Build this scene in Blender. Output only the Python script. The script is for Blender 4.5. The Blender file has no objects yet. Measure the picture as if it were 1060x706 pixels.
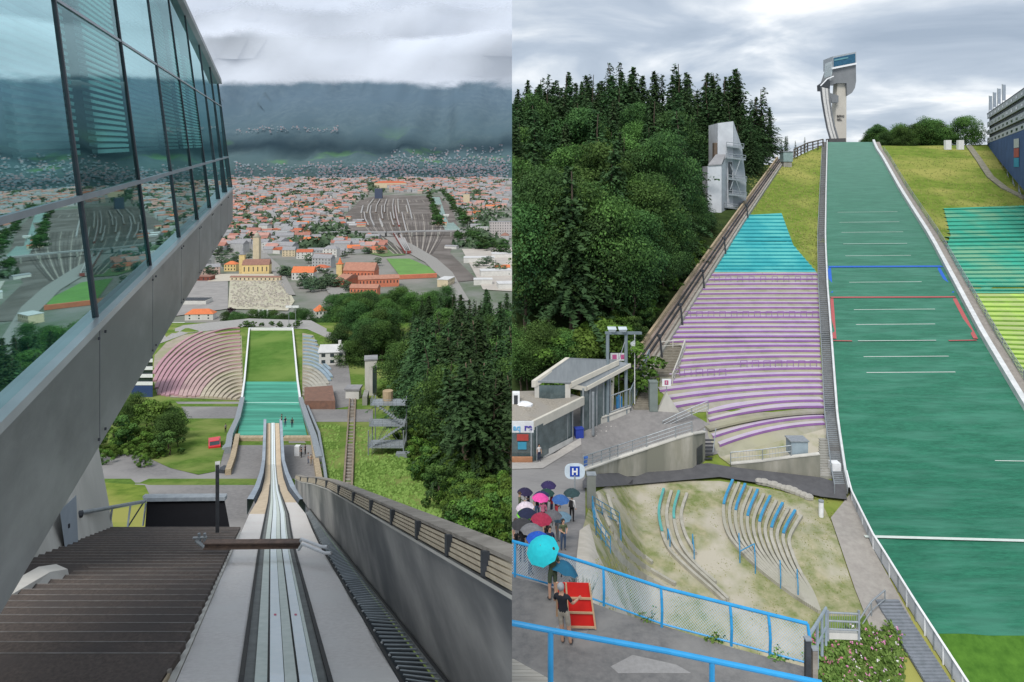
import bpy, bmesh, math, random
from mathutils import Vector, Matrix, noise
R = random.Random(7)
C = bpy.context.scene.collection
F, H, CX = 700.0, 185.0, 530.0
SIDE = [None]                    # which of the two places is being built: west (x<0) or east (x>0)

def W(px, row, Y):
    return Vector(((px - CX) / F * Y, Y, (H - row) / F * Y))
def interp(tab, x):
    if x <= tab[0][0]:
        a, b = tab[0], tab[1]
    elif x >= tab[-1][0]:
        a, b = tab[-2], tab[-1]
    else:
        for a, b in zip(tab, tab[1:]):
            if a[0] <= x <= b[0]: break
    t = (x - a[0]) / (b[0] - a[0])
    return a[1] + (b[1] - a[1]) * t
def sstep(a, b, x):
    t = min(1, max(0, (x - a) / (b - a))); return t * t * (3 - 2 * t)
def fbm(x, y, z=0, o=4):
    return noise.fractal(Vector((x, y, z)), 1.0, 2.0, o, noise_basis='PERLIN_ORIGINAL')

# ------------------------------------------------------------------ materials
MC = {}
def mat(name, c1, c2=None, rough=.85, scale=1.0, bump=0.0, metal=0.0, c3=None, s3=.08, stretch=(1, 1, 1), spec=.3, detail=6, coords='pos'):
    if name in MC: return MC[name]
    m = bpy.data.materials.new(name); m.use_nodes = True
    nt = m.node_tree; N = nt.nodes; L = nt.links; b = N['Principled BSDF']
    b.inputs['Roughness'].default_value = rough; b.inputs['Metallic'].default_value = metal
    b.inputs['Specular IOR Level'].default_value = spec
    if c2 is None: c2 = tuple(v * .78 for v in c1)
    if coords == 'pos':
        g = N.new('ShaderNodeNewGeometry'); src = g.outputs['Position']
    else:
        g = N.new('ShaderNodeTexCoord'); src = g.outputs['Object']
    mp = N.new('ShaderNodeMapping'); mp.inputs['Scale'].default_value = stretch; L.new(src, mp.inputs['Vector'])
    t = N.new('ShaderNodeTexNoise'); t.inputs['Scale'].default_value = scale; t.inputs['Detail'].default_value = detail
    t.inputs['Roughness'].default_value = .65; L.new(mp.outputs[0], t.inputs['Vector'])
    r = N.new('ShaderNodeValToRGB'); r.color_ramp.elements[0].position = .34; r.color_ramp.elements[1].position = .66
    r.color_ramp.elements[0].color = (*c2, 1); r.color_ramp.elements[1].color = (*c1, 1); L.new(t.outputs['Fac'], r.inputs[0])
    out = r.outputs[0]
    if c3 is not None:
        t3 = N.new('ShaderNodeTexNoise'); t3.inputs['Scale'].default_value = s3; t3.inputs['Detail'].default_value = 5
        L.new(mp.outputs[0], t3.inputs['Vector'])
        r3 = N.new('ShaderNodeValToRGB'); r3.color_ramp.elements[0].position = .45; r3.color_ramp.elements[1].position = .62
        L.new(t3.outputs['Fac'], r3.inputs[0])
        mx = N.new('ShaderNodeMix'); mx.data_type = 'RGBA'; L.new(r3.outputs[0], mx.inputs[0]); L.new(out, mx.inputs[6])
        mx.inputs[7].default_value = (*c3, 1); out = mx.outputs[2]
    L.new(out, b.inputs['Base Color'])
    if bump:
        bp = N.new('ShaderNodeBump'); bp.inputs['Strength'].default_value = bump; bp.inputs['Distance'].default_value = .05
        L.new(t.outputs['Fac'], bp.inputs['Height']); L.new(bp.outputs[0], b.inputs['Normal'])
    MC[name] = m; return m
def flat(name, c, rough=.6, metal=0, spec=.4):
    return mat(name, c, tuple(v * .86 for v in c), rough=rough, metal=metal, scale=2.5, spec=spec)
def foliage(name, dark, light):
    if name in MC: return MC[name]
    m = bpy.data.materials.new(name); m.use_nodes = True
    nt = m.node_tree; N = nt.nodes; L = nt.links; b = N['Principled BSDF']
    b.inputs['Roughness'].default_value = .7; b.inputs['Specular IOR Level'].default_value = .15
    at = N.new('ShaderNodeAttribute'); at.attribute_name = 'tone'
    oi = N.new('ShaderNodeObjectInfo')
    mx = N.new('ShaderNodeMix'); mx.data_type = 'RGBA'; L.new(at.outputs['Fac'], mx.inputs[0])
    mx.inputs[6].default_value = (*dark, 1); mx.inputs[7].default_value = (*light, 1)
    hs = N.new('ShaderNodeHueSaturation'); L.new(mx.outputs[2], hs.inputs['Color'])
    mr = N.new('ShaderNodeMapRange'); L.new(oi.outputs['Random'], mr.inputs[0]); mr.inputs[3].default_value = .7; mr.inputs[4].default_value = 1.3
    L.new(mr.outputs[0], hs.inputs['Value'])
    mh = N.new('ShaderNodeMapRange'); L.new(oi.outputs['Random'], mh.inputs[0]); mh.inputs[3].default_value = .485; mh.inputs[4].default_value = .512
    L.new(mh.outputs[0], hs.inputs['Hue'])
    L.new(hs.outputs[0], b.inputs['Base Color'])
    tr = N.new('ShaderNodeBsdfTranslucent'); L.new(hs.outputs[0], tr.inputs['Color'])
    ms = N.new('ShaderNodeMixShader'); ms.inputs[0].default_value = .22
    L.new(b.outputs[0], ms.inputs[1]); L.new(tr.outputs[0], ms.inputs[2]); L.new(ms.outputs[0], N['Material Output'].inputs['Surface'])
    MC[name] = m; return m

# ------------------------------------------------------------------ meshes
def tag(o, label=None, cat=None, group=None, kind=None):
    if label: o['label'] = label
    if cat: o['category'] = cat
    if group: o['group'] = group
    if kind: o['kind'] = kind
    return o
def thing(name, loc, label, cat, group=None):
    o = bpy.data.objects.new(name, None); C.objects.link(o); o.location = loc
    o.empty_display_size = .2
    return tag(o, label, cat, group)
def wloc(o):
    v = Vector((0, 0, 0))
    while o is not None: v += o.location; o = o.parent
    return v
class MB:
    def __init__(s): s.v = []; s.f = []; s.mi = []; s.cur = 0; s.tone = []
    def add(s, pts, faces):
        b = len(s.v); s.v += [Vector(p) for p in pts]
        for f in faces: s.f.append([b + i for i in f]); s.mi.append(s.cur)
        return s
    def poly(s, *pts): return s.add(pts, [range(len(pts))])
    def hexa(s, p):   # 4 bottom, 4 top
        return s.add(p, [(3, 2, 1, 0), (4, 5, 6, 7), (0, 1, 5, 4), (1, 2, 6, 5), (2, 3, 7, 6), (3, 0, 4, 7)])
    def box(s, x0, x1, y0, y1, z0, z1):
        return s.hexa([(x0, y0, z0), (x1, y0, z0), (x1, y1, z0), (x0, y1, z0), (x0, y0, z1), (x1, y0, z1), (x1, y1, z1), (x0, y1, z1)])
    def cbox(s, c, sx, sy, sz, rz=0, up=None):
        cs, sn = math.cos(rz), math.sin(rz); P = []
        for z in (0, sz):
            for x, y in ((-sx/2, -sy/2), (sx/2, -sy/2), (sx/2, sy/2), (-sx/2, sy/2)):
                P.append((c[0] + x*cs - y*sn, c[1] + x*sn + y*cs, c[2] + z))
        return s.hexa(P)
    def slab(s, pts, off):   # extrude a polygon by a vector
        off = Vector(off); n = len(pts); P = [Vector(p) for p in pts]
        return s.add(P + [p + off for p in P], [list(range(n))[::-1], list(range(n, 2*n))] + [(i, (i+1) % n, n + (i+1) % n, n + i) for i in range(n)])
    def tube(s, a, b, r, n=6, r2=None):
        a = Vector(a); b = Vector(b); d = (b - a)
        if d.length < 1e-6: return s
        d.normalize(); u = d.orthogonal().normalized(); w = d.cross(u)
        r2 = r if r2 is None else r2
        P = [a + (u*math.cos(6.2832*i/n) + w*math.sin(6.2832*i/n))*r for i in range(n)] + [b + (u*math.cos(6.2832*i/n) + w*math.sin(6.2832*i/n))*r2 for i in range(n)]
        return s.add(P, [(i, (i+1) % n, n + (i+1) % n, n + i) for i in range(n)] + [list(range(n))[::-1], list(range(n, 2*n))])
    def path(s, pts, r, n=6):
        for a, b in zip(pts, pts[1:]): s.tube(a, b, r, n)
        return s
    def bar(s, a, b, w, h):  # rectangular bar from a to b, width horizontal, height vertical, a,b on its underside centre
        a = Vector(a); b = Vector(b); d = b - a; q = Vector((-d.y, d.x, 0))
        q = q.normalized() * w/2 if q.length > 1e-6 else Vector((w/2, 0, 0)); z = Vector((0, 0, h))
        return s.hexa([a - q, a + q, b + q, b - q, a - q + z, a + q + z, b + q + z, b - q + z])
    def grid(s, rows):
        n = len(rows[0]); P = [p for r in rows for p in r]
        return s.add(P, [(i*n + j, i*n + j + 1, (i+1)*n + j + 1, (i+1)*n + j) for i in range(len(rows)-1) for j in range(n-1)])
    def sphere(s, c, rx, ry, rz, n=10, m=6):
        P = []; c = Vector(c)
        for i in range(m + 1):
            t = math.pi * i / m
            for j in range(n):
                a = 6.28318 * j / n; P.append(c + Vector((rx*math.sin(t)*math.cos(a), ry*math.sin(t)*math.sin(a), rz*math.cos(t))))
        return s.add(P, [(i*n + j, (i+1)*n + j, (i+1)*n + (j+1) % n, i*n + (j+1) % n) for i in range(m) for j in range(n)])
    def gable(s, c, sx, sy, h, rz, ov=.4):   # roof only
        cs, sn = math.cos(rz), math.sin(rz)
        def T(x, y, z): return (c[0] + x*cs - y*sn, c[1] + x*sn + y*cs, c[2] + z)
        X, Y = sx/2 + ov, sy/2 + ov
        P = [T(-X, -Y, 0), T(X, -Y, 0), T(X, Y, 0), T(-X, Y, 0), T(-X, 0, h), T(X, 0, h)]
        return s.add(P, [(0, 1, 5, 4), (2, 3, 4, 5), (0, 4, 3), (1, 2, 5), (3, 2, 1, 0)])
    def hip(s, c, sx, sy, h, rz, ov=.4):
        cs, sn = math.cos(rz), math.sin(rz)
        def T(x, y, z): return (c[0] + x*cs - y*sn, c[1] + x*sn + y*cs, c[2] + z)
        X, Y = sx/2 + ov, sy/2 + ov; k = max(.05, X - Y)
        P = [T(-X, -Y, 0), T(X, -Y, 0), T(X, Y, 0), T(-X, Y, 0), T(-k, 0, h), T(k, 0, h)]
        return s.add(P, [(0, 1, 5, 4), (2, 3, 4, 5), (3, 0, 4), (1, 2, 5), (3, 2, 1, 0)])
    def build(s, name, m, parent=None, smooth=False, clip=True, off=None, fix=True):
        me = bpy.data.meshes.new(name)
        if parent is not None and off is None: off = wloc(parent)
        if off is None:
            if s.v:
                off = Vector(((min(p.x for p in s.v) + max(p.x for p in s.v))/2, (min(p.y for p in s.v) + max(p.y for p in s.v))/2, min(p.z for p in s.v)))
            else: off = Vector()
            o_loc = off
        else: o_loc = Vector((0, 0, 0)) if parent is not None else off
        me.from_pydata([p - off for p in s.v], [], [list(f) for f in s.f]); 
        ms = m if isinstance(m, (list, tuple)) else [m]
        for k in ms: me.materials.append(k)
        if len(ms) > 1: me.polygons.foreach_set('material_index', s.mi)
        if s.tone:
            at = me.attributes.new('tone', 'FLOAT', 'FACE'); at.data.foreach_set('value', s.tone)
        if clip and SIDE[0]: clip_mesh(me, off, SIDE[0])
        if fix and not s.tone:
            bm = bmesh.new(); bm.from_mesh(me)
            if smooth: bmesh.ops.remove_doubles(bm, verts=bm.verts, dist=1e-4)
            bmesh.ops.recalc_face_normals(bm, faces=bm.faces)
            bm.to_mesh(me); bm.free()
        if smooth: me.polygons.foreach_set('use_smooth', [True]*len(me.polygons))
        o = bpy.data.objects.new(name, me); C.objects.link(o); o.location = o_loc; o.parent = parent
        return o
def clip_mesh(me, off, side, cut=0.0):
    xs = [v.co.x + off.x for v in me.vertices]
    if not xs: return
    sg = 1 if side == 'E' else -1
    if min(x*sg for x in xs) >= cut*sg - 1e-5: return
    bm = bmesh.new(); bm.from_mesh(me)
    bmesh.ops.bisect_plane(bm, geom=bm.verts[:] + bm.edges[:] + bm.faces[:], plane_co=(cut - off.x, 0, 0), plane_no=(sg, 0, 0), clear_inner=True, dist=1e-5)
    bm.to_mesh(me); bm.free()
def copy_tree(o, parent=None, loc=None, rz=None, scale=None):
    c = o.copy(); C.objects.link(c); c.parent = parent
    if loc is not None: c.location = loc
    if rz is not None: c.rotation_euler = (0, 0, rz)
    if scale is not None: c.scale = scale
    for ch in o.children: copy_tree(ch, c)
    return c

def patch(name, poly, m, G, lift=0.0, step=12, kind=None, parent=None, label=None, cat=None, thick=0):
    """a polygon given on the ground map, draped over the ground as one sheet"""
    bm = bmesh.new(); vs = [bm.verts.new((x, y, 0)) for x, y in poly]
    f = bm.faces.new(vs); bmesh.ops.triangulate(bm, faces=[f])
    x0, x1 = min(p[0] for p in poly), max(p[0] for p in poly); y0, y1 = min(p[1] for p in poly), max(p[1] for p in poly)
    x = math.floor(x0/step)*step + step
    while x < x1:
        bmesh.ops.bisect_plane(bm, geom=bm.verts[:] + bm.edges[:] + bm.faces[:], plane_co=(x, 0, 0), plane_no=(1, 0, 0)); x += step
    y = math.floor(y0/step)*step + step
    while y < y1:
        bmesh.ops.bisect_plane(bm, geom=bm.verts[:] + bm.edges[:] + bm.faces[:], plane_co=(0, y, 0), plane_no=(0, 1, 0)); y += step
    bm.verts.index_update()
    P = [G(v.co.x, v.co.y) + Vector((0, 0, lift)) for v in bm.verts]
    Fs = [[v.index for v in f.verts] for f in bm.faces]; bm.free()
    b = MB(); b.add(P, Fs)
    o = b.build(name, m, parent, smooth=False, fix=False)
    bm = bmesh.new(); bm.from_mesh(o.data); bmesh.ops.remove_doubles(bm, verts=bm.verts, dist=1e-5); bm.normal_update()
    for f in bm.faces:
        if f.normal.z < 0: f.normal_flip()
        f.smooth = True
    bm.to_mesh(o.data); bm.free()
    tag(o, label, cat, None, kind); return o

# ------------------------------------------------------------------ trees
def leafquad(b, c, n, s, tone, asp=1.0):
    n = n.normalized() if n.length > 1e-5 else Vector((0, 0, 1)); u = n.orthogonal().normalized(); a = R.random()*6.28
    w = n.cross(u); uu = (u*math.cos(a) + w*math.sin(a))*s; ww = (w*math.cos(a) - u*math.sin(a))*s*asp
    b.add([c - uu, c + ww*.7, c + uu, c - ww*.7], [(0, 1, 2, 3)]); b.tone.append(tone)
def rv(s=1): return Vector((R.gauss(0, s), R.gauss(0, s), R.gauss(0, s)))
def crown_broad(nl, lobes, leaf, w=.36, zlo=.22):
    b = MB(); L = []
    for i in range(lobes):
        t = R.random(); z = zlo + .12 + (.93 - zlo - .12) * t
        rad = w * math.sin(math.pi*min(.97, (.22 + .74*t)))**.7; a = R.random()*6.28; q = rad*(.35 + .6*R.random())
        L.append((Vector((q*math.cos(a), q*math.sin(a), z)), .09 + .075*R.random(), R.uniform(-.25, .3)))
    L.append((Vector((0, 0, .86)), .12, .2))
    for c, r, lt in L:
        for k in range(nl//len(L)):
            d = rv().normalized()
            if d.z < -.35 and R.random() < .6: d.z = -d.z
            p = c + Vector((d.x, d.y, d.z*.8))*r*(1 + R.gauss(0, .13))
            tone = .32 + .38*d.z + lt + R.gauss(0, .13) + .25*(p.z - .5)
            leafquad(b, p, d + rv(.55), leaf*R.uniform(.6, 1.25), max(0, min(1, tone)))
    return b
def crown_conifer(whorls, leaf, w=.17, zlo=.1, sparse=1.0):
    b = MB(); sd = R.random()*6
    for i in range(whorls):
        t = min(1, max(0, i/(whorls - 1) + R.gauss(0, .006))); z = zlo + (.985 - zlo)*t; rad = w*((1 - t)**.8)*(.72 + .5*abs(math.sin(i*.9 + sd)))*R.uniform(.75, 1.2) + .006; lean = Vector((.02*math.sin(sd), .02*math.cos(sd), 0))*t
        nb = max(4, int((13 - 6*t)*sparse)); a0 = R.random()*6.28
        for j in range(nb):
            if R.random() > .93*sparse: continue
            a = a0 + 6.28*j/nb + R.gauss(0, .12); rr = rad*R.uniform(.5, 1.3)*(1 + .25*math.sin(a*2 + sd)); lt = R.uniform(-.2, .2)
            n = max(2, int(rr/leaf*1.5)); dv = Vector((math.cos(a), math.sin(a), 0))
            for k in range(n + 1):
                q = (k + .5)/(n + 1); c = lean + dv*rr*q + Vector((0, 0, z - .38*rr*q*q - .02*R.random()))
                for m in range(2):
                    p = c + rv(leaf*.42*(1.3 - q)); nn = Vector((dv.x*.5, dv.y*.5, .8)) + rv(.45)
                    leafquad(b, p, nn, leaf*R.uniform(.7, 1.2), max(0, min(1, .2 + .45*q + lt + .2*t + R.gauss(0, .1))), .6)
    return b
def trunk_mesh(h, r, limbs=6, bend=.01, zl=.35, reach=.2):
    b = MB(); p = Vector((0, 0, -.03)); n = 6; pts = [p]
    for i in range(1, n + 1): pts.append(Vector((R.gauss(0, bend), R.gauss(0, bend), h*i/n)))
    for i in range(n): b.tube(pts[i], pts[i+1], r*(1 - .8*i/n), 6, r*(1 - .8*(i+1)/n))
    for k in range(limbs):
        z = zl + (h*.9 - zl)*k/max(1, limbs); a = R.random()*6.28; q = Vector((math.cos(a), math.sin(a), .8))*reach*(1 - .5*k/limbs)
        b.tube((0, 0, z), Vector((0, 0, z)) + q, r*.35, 5, r*.1)
    return b
PROTO = {}
def tree_proto(kind, crown, trunk, fm, tm):
    """keeps the two meshes of one kind of tree; the trees in the scene share them"""
    c = crown.build(kind + '_crown', fm, off=Vector((0, 0, 0)), clip=False); t = trunk.build(kind + '_trunk', tm, off=Vector((0, 0, 0)), clip=False)
    PROTO[kind] = (c.data, t.data); bpy.data.objects.remove(c); bpy.data.objects.remove(t)
def plant_tree(kind, name, loc, h, label, cat='tree', group=None, sx=1.0, rz=None, notrunk=False):
    side = SIDE[0]; loc = Vector(loc)
    rz = R.random()*6.28 if rz is None else rz
    cd, td = PROTO[kind]
    rad = h*sx*.42
    cut = (side == 'E' and loc.x - rad < 0) or (side == 'W' and loc.x + rad > 0)
    if cut and ((side == 'E' and loc.x < -rad*.8) or (side == 'W' and loc.x > rad*.8)): return None
    t = thing(name, loc, label, cat, group)
    for d, nm in ((td, 'trunk'), (cd, 'crown')):
        if nm == 'trunk' and notrunk: continue
        if cut:
            d = d.copy(); d.transform(Matrix.Rotation(rz, 4, 'Z') @ Matrix.Diagonal((h*sx, h*sx, h, 1)))
            clip_mesh(d, loc, side)
            if not d.polygons: continue
        o = bpy.data.objects.new(nm, d); C.objects.link(o); o.parent = t
        if not cut: o.rotation_euler = (0, 0, rz); o.scale = (h*sx, h*sx, h)
    if not t.children:
        bpy.data.objects.remove(t); return None
    return t
bark = mat('bark', (.11, .085, .06), (.05, .04, .03), scale=3, coords='obj')
barkpale = mat('bark_pale', (.3, .22, .16), (.14, .10, .07), scale=3, coords='obj')
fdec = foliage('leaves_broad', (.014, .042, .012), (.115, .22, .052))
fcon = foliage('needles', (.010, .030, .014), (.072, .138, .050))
fdark = foliage('leaves_dark_broad', (.013, .040, .014), (.080, .165, .046))
fpurp = foliage('leaves_purple', (.012, .004, .010), (.05, .018, .03))
fbright = foliage('leaves_bright', (.03, .07, .012), (.16, .28, .05))
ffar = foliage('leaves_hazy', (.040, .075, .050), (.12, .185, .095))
for k, nm in enumerate(('a', 'b', 'c', 'd', 'e')):
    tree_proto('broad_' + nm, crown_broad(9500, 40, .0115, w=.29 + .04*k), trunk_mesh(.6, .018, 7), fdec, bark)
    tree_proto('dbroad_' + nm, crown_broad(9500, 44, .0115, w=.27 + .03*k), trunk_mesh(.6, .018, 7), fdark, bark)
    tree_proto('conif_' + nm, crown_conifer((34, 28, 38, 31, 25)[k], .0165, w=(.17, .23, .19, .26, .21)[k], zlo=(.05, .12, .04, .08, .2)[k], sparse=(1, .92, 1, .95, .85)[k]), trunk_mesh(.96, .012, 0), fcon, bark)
tree_proto('sparse', crown_conifer(30, .016, w=.15, zlo=.12, sparse=.62), trunk_mesh(.97, .011, 12, zl=.15, reach=.1), fcon, bark)
tree_proto('pine', crown_conifer(26, .019, w=.14, zlo=.5, sparse=.95), trunk_mesh(.97, .013, 12, zl=.2, reach=.06), fcon, barkpale)
tree_proto('bush', crown_broad(2400, 16, .03, w=.55, zlo=-.1), trunk_mesh(.4, .03, 4), fdec, bark)
tree_proto('brightbush', crown_broad(2400, 16, .03, w=.55, zlo=-.1), trunk_mesh(.4, .03, 4), fbright, bark)
tree_proto('far_broad', crown_broad(700, 14, .045, w=.42, zlo=.02), trunk_mesh(.5, .02, 2), ffar, bark)
tree_proto('far_dark', crown_broad(1100, 16, .036, w=.40, zlo=.02), trunk_mesh(.5, .02, 2), fdark, bark)
tree_proto('purple', crown_broad(2200, 20, .025, w=.46, zlo=.02), trunk_mesh(.5, .02, 2), fpurp, bark)

# common materials
asphalt = mat('asphalt', (.23, .22, .215), (.17, .165, .162), scale=1.6, c3=(.27, .26, .25), s3=.06, bump=.1)
asphalt_dark = mat('asphalt_dark', (.10, .10, .105), (.075, .075, .08), scale=1.2)
concrete = mat('concrete', (.36, .35, .32), (.24, .235, .21), scale=.7, c3=(.27, .27, .24), s3=.25, stretch=(1, 1, .35), bump=.1)
concrete_pale = mat('concrete_pale', (.60, .58, .53), (.49, .475, .43), scale=.9, c3=(.44, .43, .39), s3=.25, stretch=(1, 1, .4), bump=.08)
steel = mat('galvanised_steel', (.36, .39, .41), (.26, .29, .31), rough=.5, metal=.4, scale=3)
darksteel = mat('dark_steel', (.07, .075, .085), (.045, .05, .055), rough=.5, metal=.3, scale=3)
wood = mat('weathered_timber', (.46, .37, .25), (.30, .24, .16), scale=2.5, stretch=(1, .3, 3))
woodgrey = mat('grey_timber', (.34, .31, .27), (.20, .18, .155), scale=2, stretch=(1, .3, 3))
white = flat('white_paint', (.78, .79, .8))
black = flat('black_rubber', (.018, .018, .02), .6)
grass = mat('grass', (.13, .21, .045), (.075, .135, .028), scale=.9, c3=(.20, .24, .075), s3=.09, rough=1, spec=0, bump=.5, detail=9)
meadow = mat('meadow', (.19, .25, .05), (.105, .165, .03), scale=.55, c3=(.29, .29, .085), s3=.07, rough=1, spec=0, bump=.6, detail=10)
railblue = flat('blue_rail_paint', (.03, .33, .68), .4)
glassdark = mat('dark_window', (.035, .05, .055), (.02, .03, .035), rough=.12, scale=.5, spec=.8)
# ================================================================== camera, sun, sky
sc = bpy.context.scene
cam = bpy.data.cameras.new('camera'); cam.sensor_width = 36; cam.lens = F/1060*36; cam.shift_y = -(353 - H)/1060
cam.clip_start = .1; cam.clip_end = 40000
co = bpy.data.objects.new('camera', cam); C.objects.link(co); co.rotation_euler = (math.pi/2, 0, 0); sc.camera = co
sc.view_settings.view_transform = 'Standard'; sc.view_settings.look = 'None'; sc.view_settings.exposure = 0; sc.view_settings.gamma = 1
sc.cycles.max_bounces = 5; sc.cycles.diffuse_bounces = 2; sc.cycles.glossy_bounces = 3; sc.cycles.transparent_max_bounces = 12; sc.cycles.use_denoising = True
SE, SR = math.radians(52), math.radians(-160)
sun = bpy.data.lights.new('sun', 'SUN'); sun.energy = 3.1; sun.angle = math.radians(24); sun.color = (1, .965, .92)
so = bpy.data.objects.new('sun', sun); C.objects.link(so)
sdir = Vector((math.sin(SR)*math.cos(SE), math.cos(SR)*math.cos(SE), math.sin(SE)))
so.rotation_euler = sdir.to_track_quat('Z', 'Y').to_euler(); so.location = (0, 0, 60)
w = bpy.data.worlds.new('World'); sc.world = w; w.use_nodes = True; nt = w.node_tree; N = nt.nodes; L = nt.links
bg = N['Background']; bg.inputs['Strength'].default_value = .146
sky = N.new('ShaderNodeTexSky'); sky.sky_type = 'NISHITA'; sky.sun_disc = False; sky.sun_elevation = SE; sky.sun_rotation = SR; sky.air_density = 1; sky.dust_density = 2
tc = N.new('ShaderNodeTexCoord'); sp = N.new('ShaderNodeSeparateXYZ'); L.new(tc.outputs['Generated'], sp.inputs[0])
def M_(op, a, b=None, c=None):
    n = N.new('ShaderNodeMath'); n.operation = op
    for i, v in enumerate((a, b, c)):
        if v is None: continue
        if isinstance(v, (int, float)): n.inputs[i].default_value = v
        else: L.new(v, n.inputs[i])
    return n.outputs[0]
zz = M_('ADD', M_('ABSOLUTE', sp.outputs['Z']), .16)
cb = N.new('ShaderNodeCombineXYZ'); L.new(M_('DIVIDE', sp.outputs['X'], zz), cb.inputs[0]); L.new(M_('DIVIDE', sp.outputs['Y'], zz), cb.inputs[1])
t1 = N.new('ShaderNodeTexNoise'); t1.inputs['Scale'].default_value = 1.45; t1.inputs['Detail'].default_value = 8; t1.inputs['Roughness'].default_value = .52; t1.inputs['Distortion'].default_value = .5; L.new(cb.outputs[0], t1.inputs['Vector'])
cr = N.new('ShaderNodeValToRGB'); L.new(t1.outputs['Fac'], cr.inputs[0]); e = cr.color_ramp.elements
e[0].position = .30; e[0].color = (2.7, 3.25, 4.0, 1); e[1].position = .68; e[1].color = (8.0, 8.1, 8.2, 1)
k = e.new(.45); k.color = (3.6, 4.15, 4.9, 1); k = e.new(.55); k.color = (5.0, 5.45, 6.0, 1)
mx = N.new('ShaderNodeMix'); mx.data_type = 'RGBA'; mx.inputs[0].default_value = .93; L.new(sky.outputs[0], mx.inputs[6]); L.new(cr.outputs[0], mx.inputs[7])
L.new(mx.outputs[2], bg.inputs['Color'])
# ================================================================== WEST PLACE: view from the top of the jump down to the town
SIDE[0] = 'W'
YA = [(334, 300), (343, 270), (368, 236), (395, 205), (415, 182), (440, 150), (453, 137), (460, 131), (480, 118), (500, 106), (520, 97), (545, 86), (580, 75), (640, 60), (720, 48)]
def Ga(px, row): return W(px, row, interp(YA, row))
rows = [334, 338, 343, 355, 368, 380, 395, 405, 415, 428, 440, 453, 460, 470, 480, 490, 500, 510, 520, 532, 545, 560, 580, 610, 640, 680, 720]
g = MB(); grd = []
def backrow(Y, z): return [Vector(((x - CX)/F*300 * (Y/300), Y, z + .6*fbm(x*.02, Y*.01))) for x in range(-160, 541, 20)]
grd = [backrow(590, -126), backrow(520, -119), backrow(450, -105), backrow(380, -86), backrow(330, -71)]
grd += [[Ga(x, r) for x in range(-160, 541, 20)] for r in rows]
g.grid(grd); o = g.build('hillside_ground', grass, smooth=True); tag(o, kind='structure')

# surfaces on the hillside
def pa(name, poly, m, lift, kind='structure', **k): return patch(name, poly, m, Ga, lift, 14, kind, **k)
pa('plaza_asphalt', [(60, 416), (252, 416), (336, 424), (334, 470), (330, 560), (240, 600), (60, 600)], asphalt, .05)
pa('grass_verge', [(60, 405), (168, 404), (188, 422), (203, 452), (233, 463), (226, 488), (205, 492), (176, 485), (148, 472), (60, 468)], grass, .12)
pa('grass_verge', [(60, 497), (150, 503), (160, 524), (150, 600), (60, 600)], meadow, .12)
pa('path_asphalt', [(322, 424), (386, 424), (386, 437), (322, 437)], asphalt, .08)
pa('path_asphalt', [(342, 370), (360, 372), (366, 420), (322, 428), (318, 412)], asphalt, .09)
pa('rim_road', [(150, 352), (190, 337), (258, 330), (322, 332), (356, 350), (352, 356), (318, 341), (258, 338), (195, 345), (160, 358)], mat('pale_asphalt', (.36, .35, .33)), .15)
pa('rim_grass', [(118, 372), (150, 352), (162, 362), (158, 404), (120, 404)], grass, .1)
turf = mat('turf_bright', (.105, .20, .045), (.07, .145, .03), scale=.35, c3=(.15, .23, .06), s3=.05, rough=1, spec=0, detail=9)
matgreen = mat('plastic_mat_turquoise', (.06, .28, .20), (.035, .20, .14), scale=.8, stretch=(.3, 3, 1), rough=.8, c3=(.08, .38, .27), s3=.1)

# outrun and landing of the jump below
hill = thing('outrun', Ga(280, 395), 'outrun below the jump, turquoise matting running into a bright lawn', 'ski jump outrun')
patch('lawn', [(259, 343), (302, 343), (307, 396), (254, 396)], turf, Ga, .25, 10, parent=hill)
patch('mat_surface', [(254, 396), (307, 396), (310, 418), (318, 453), (246, 453), (251, 418)], matgreen, Ga, .3, 8, parent=hill)
for s, pl in (('l', [(258, 342), (253, 397), (250, 418)]), ('r', [(303, 342), (308, 397), (311, 418)])):
    b = MB(); P = [Ga(*q) for q in pl]
    for a, c in zip(P, P[1:]): b.bar(a, c, .5, 1.1)
    b.build('side_board', white, hill)
b = MB(); b.bar(Ga(258, 342), Ga(303, 342), .5, 1.1); b.build('end_board', white, hill)
b = MB(); b.bar(Ga(251, 418), Ga(311, 418), .3, .33); b.build('white_line', flat('line_pale', (.55, .75, .68)), hill)
for pl in ([(251, 416), (246, 438), (238, 456), (236, 470)], [(311, 416), (318, 438), (325, 458), (330, 480)]):
    b = MB(); P = [Ga(*q) for q in pl]
    for a, c in zip(P, P[1:]): b.bar(a, c, 1.1, 1.3)
    b.build('side_wall', steel, hill)
b = MB(); b.bar(Ga(243, 456), Ga(273, 456), 1.2, .8); b.build('timber_kerb', wood, hill)
b = MB(); b.bar(Ga(294, 456), Ga(323, 456), 1.2, .8); b.build('timber_kerb', wood, hill)
for nm, pl in (('l', [(246, 454), (241, 478), (236, 492)]), ('r', [(323, 452), (328, 485), (334, 520), (338, 548)])):
    b = MB(); P = [Ga(*q) for q in pl]
    for a, c in zip(P, P[1:]): b.bar(a, c, .9, 1.0)
    o = b.build('kerb_wall', wood); tag(o, 'timber faced retaining wall ' + ('left' if nm == 'l' else 'right') + ' of the paved yard under the take-off', 'retaining wall')
b = MB(); P = [Ga(*q) for q in [(316, 418), (330, 452), (336, 490), (343, 548)]]
for a, c in zip(P, P[1:]): b.bar(a, c, .45, 1.0)
tag(b.build('side_wall', steel), 'grey metal barrier running down beside the grass right of the jump', 'barrier')

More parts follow.
